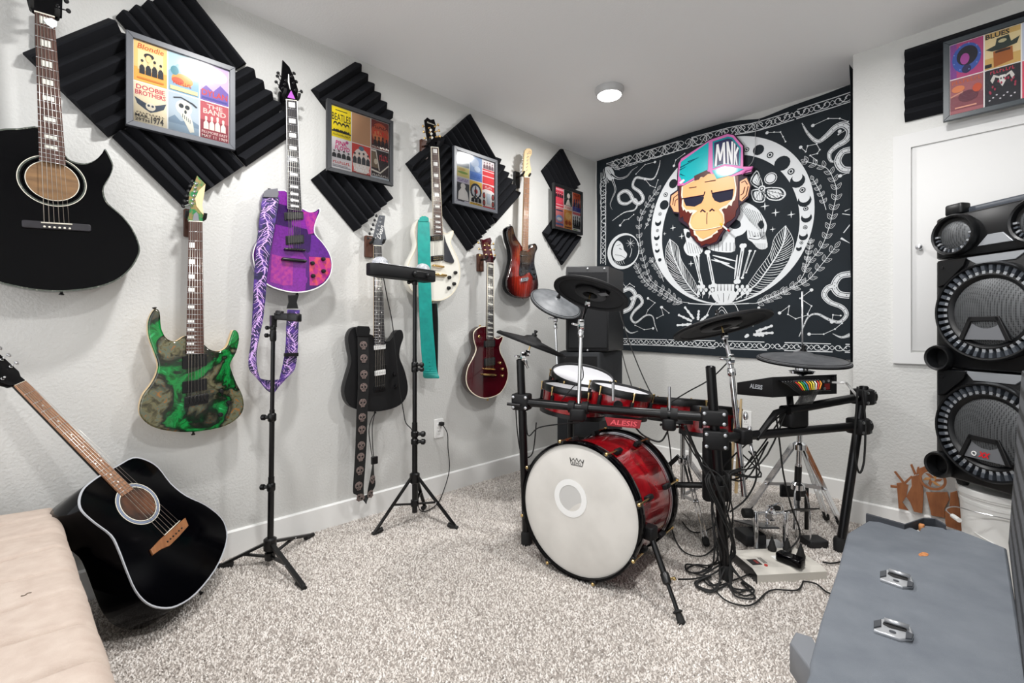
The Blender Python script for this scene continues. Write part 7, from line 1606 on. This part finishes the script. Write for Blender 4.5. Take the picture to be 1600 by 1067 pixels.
pb = MB(); pb.rbox(FL(1272, 846, .018), (.09, .075, .032), .006, R_); tag(pb.build('black_pedal_box', mat('matte_box', '#1b1b1d', .6)), 'small matte black box on the carpet behind the power plugs', 'box')
pb = MB(); pb.rbox(FL(1172, 838, .03), (.10, .10, .05), .006, R_); tag(pb.build('black_floor_box', MATS['matte_box']), 'black box on the carpet left of the chrome drum pedal', 'box')
# second drum pedal
p0 = FL(1204, 858); t = thing('drum_pedal', 'chrome drum pedal with two posts and a black beater', 'drum pedal', p0)
e_ = RT; f_ = FW; Rk = Matrix((e_, f_, UP)).transposed()
MB().rbox(p0+f_*.02+UP*.006, (.15, .12, .012), .01, Rk).build('base_plate', M['steel'], t)
for s_ in (-1, 1): MB().rbox(p0+e_*.068*s_+UP*.09, (.018, .022, .165), .006, Rk).build('post', M['chrome'], t)
MB().cyl(p0-e_*.085+UP*.165, p0+e_*.085+UP*.165, .007, n=12).build('axle', M['chrome'], t); MB().lathe(p0-e_*.01+UP*.165, e_, [(.03, 0), (.034, .004), (.034, .016), (.03, .02)], 20).build('cam_wheel', M['chrome'], t)
MB().tube([p0+UP*.165, p0-e_*.04+UP*.185-f_*.04], .004, 8).build('beater_rod', M['chrome'], t)
MB().cyl(p0-e_*.125+UP*.165, p0-e_*.085+UP*.165, .021, n=16).build('beater', M['rub'], t)
MB().cyl(p0+e_*.02+UP*.185, p0+e_*.02+UP*.195, .024, n=14).build('second_beater', M['rub'], t)
MB().slab([p0+e_*a+f_*b+UP*c for a, b, c in ((-.04, .0, .10), (.04, .0, .10), (.045, .26, .03), (-.045, .26, .03))], UP, .008, .002).build('footboard', mat('dark_footboard', '#4a4c4f', .35, .6), t)
for k in range(5): MB().lathe(p0+e_*.0+UP*(.15-.014*k)+f_*.03, f_, [(.006, 0), (.006, .004), (.003, .004), (.003, 0)], 8, caps=False).build('chain_link', M['chrome'], t)
MB().tube(catmull([p0+e_*.05+UP*.16-f_*.02, p0+e_*.03+UP*.22-f_*.03, p0-e_*.02+UP*.2-f_*.03, p0-e_*.04+UP*.16-f_*.03]), .003, 6).build('spring_wire', M['chrome'], t)
ds = MB(); ds.cyl(AT(1040, 757, 2.28), AT(1118, 758, 2.2), .014, n=12); tag(ds.build('drive_shaft', M['black']), 'black pedal drive shaft lying behind the bass drum', 'shaft')

# ------------------------------------------------------------------ cables
G_ = 'black drum cables bundled round the central rack post'
rnd = random.Random(5)
for i in range(12):
    a = rnd.uniform(0, 2*PI); r_ = .032; pts = []
    src = [AT(1160, 710, 1.98), AT(1230, 640, 2.03), AT(1180, 705, 1.97), AT(1060, 665, 1.95), AT(1200, 690, 2.0)][i % 5]
    pts.append(src); m = AT(1185-4*i+rnd.uniform(-8, 8), 735+rnd.uniform(-14, 16), 1.95) if i % 5 != 3 else AT(1095+rnd.uniform(-5, 5), 720, 1.93); pts.append(m)
    for k, z in enumerate((.42, .3, .2, .1)):
        b = a+k*.9; pts.append(on(PB, tb, z)+V((math.cos(b), math.sin(b), 0))*(r_+rnd.uniform(0, .012)))
    ang = rnd.uniform(2.6, 6.2); l = rnd.uniform(.08, .15)
    e = PB+V((math.cos(ang), math.sin(ang), 0))*l; e.z = .012; pts += [PB+V((math.cos(ang), math.sin(ang), 0))*.06+UP*.035, e, e+V((-math.sin(ang), math.cos(ang), 0))*.07*(-1)**i, PB+V((math.cos(ang+.9*(-1)**i), math.sin(ang+.9*(-1)**i), 0))*.06+UP*.004]
    pts = [p if p.z > .012 else V((p.x, p.y, .012)) for p in pts]
    cord('black drum cable bundled around the central rack post', pts, .0034, None, 'drum_cable', 'cable', G_, 5)
for k, z in enumerate((.40, .36)): MB().lathe(on(PB, tb, z), UP, [(RB+.001, 0), (.024, .001), (.024, .02), (RB+.001, .022)], 16, caps=False).build('cable_strap', M['rub'], rack)
fl = lambda *ps: [FL(u, v, .012) for u, v in ps]
cord('long black cable snaking on the carpet before the power box', fl((1180, 893), (1150, 905), (1120, 915), (1105, 905), (1130, 935), (1160, 946), (1180, 942), (1205, 922), (1245, 922), (1255, 908)), .0032, None, 'floor_cable')
cord('black cable lying from the bass drum spur to the rack post', [FL(1060, 905, .05)]+fl((1085, 904), (1110, 898), (1125, 890), (1140, 878)), .0032, None, 'floor_cable')
cord('black cable curving over the carpet left of the rack post', fl((1049, 822), (1056, 845), (1072, 864), (1100, 868), (1122, 850)), .0032, None, 'floor_cable')
cord('black cable running from the power box towards the right', fl((1255, 908), (1275, 912), (1292, 925), (1310, 930)), .0032, None, 'floor_cable')
cord('black cable on the carpet behind the power box by the right post', fl((1285, 878), (1300, 880), (1318, 876), (1335, 868)), .0035, None, 'floor_cable')
cord('thin black cable on the carpet left of the chrome stand', fl((1066, 815), (1080, 830), (1100, 830), (1122, 818)), .003, None, 'floor_cable')
cord('black cable hanging from the drum module across the hi-hat stand', [AT(1212, 645, 2.0), AT(1218, 690, 2.02), AT(1224, 740, 2.04), AT(1236, 790, 2.08), FL(1250, 835, .05), S(.58, .4, .03)], .0035, None, 'drum_cable')
cord('black cable swinging down beside the right rack bar clamp', [AT(1170, 705, 1.9), AT(1180, 720, 1.9), AT(1181, 750, 1.92), AT(1165, 780, 1.94), AT(1140, 800, 1.93)], .0035, None, 'drum_cable')
cord('black cable slung under the front rack bar to the left post', [qa-UP*.05+RT*.02, qa-UP*.16+RT*.03, AT(842, 668, 2.2), AT(880, 662, 2.15), AT(905, 660, 2.12)], .003, None, 'drum_cable')
cord('black cable hanging in a long loop by the left rack post', [AT(806, 640, 2.2), AT(809, 680, 2.2), AT(816, 712, 2.2), AT(832, 708, 2.22), AT(838, 660, 2.24)], .003, None, 'drum_cable')
cord('black cable looped under the front rack bar above the bass drum', [AT(990, 664, 1.98), AT(1005, 680, 1.97), AT(1030, 690, 1.95), AT(1042, 676, 1.94), AT(1046, 662, 1.94)], .004, None, 'drum_cable')
cord('black cable hanging from the bar clamp towards the snare stand', [AT(1042, 668, 1.95), AT(1047, 700, 2.05), AT(1050, 740, 2.15)], .003, None, 'drum_cable')
cord('thick black cable sloping from the front bar to the central post foot', [AT(1070, 665, 1.93), AT(1085, 700, 1.93), AT(1100, 735, 1.92), AT(1120, 765, 1.9)], .007, None, 'drum_cable')
cord('thin black cable stretched from the right cymbal arm down to the snare', [elD+V((0, 0, -.0)), AT(1110, 592, 2.02), AT(1075, 612, 2.04), AT(1045, 630, 2.02)], .0028, None, 'drum_cable')
cord('thin black cable from the front cymbal arm along the tom rim', [AT(907, 560, 2.1), AT(911, 590, 2.1), AT(895, 605, 2.08), AT(878, 625, 2.1)], .0026, None, 'drum_cable')
for u, v0, v1, lab in ((958, 598, 620, 'short steel rod standing by the small red tom'), (1046, 604, 640, 'short steel rod standing in the tom clamp right of centre')):
    mb = MB(); p = pipe_at(u); mb.cyl(AT(u, v1+6, (p-CAM).dot(FW)), AT(u, v0, (p-CAM).dot(FW)), .006, n=12); tag(mb.build('mounting_rod', M['steel']), lab, 'rod')
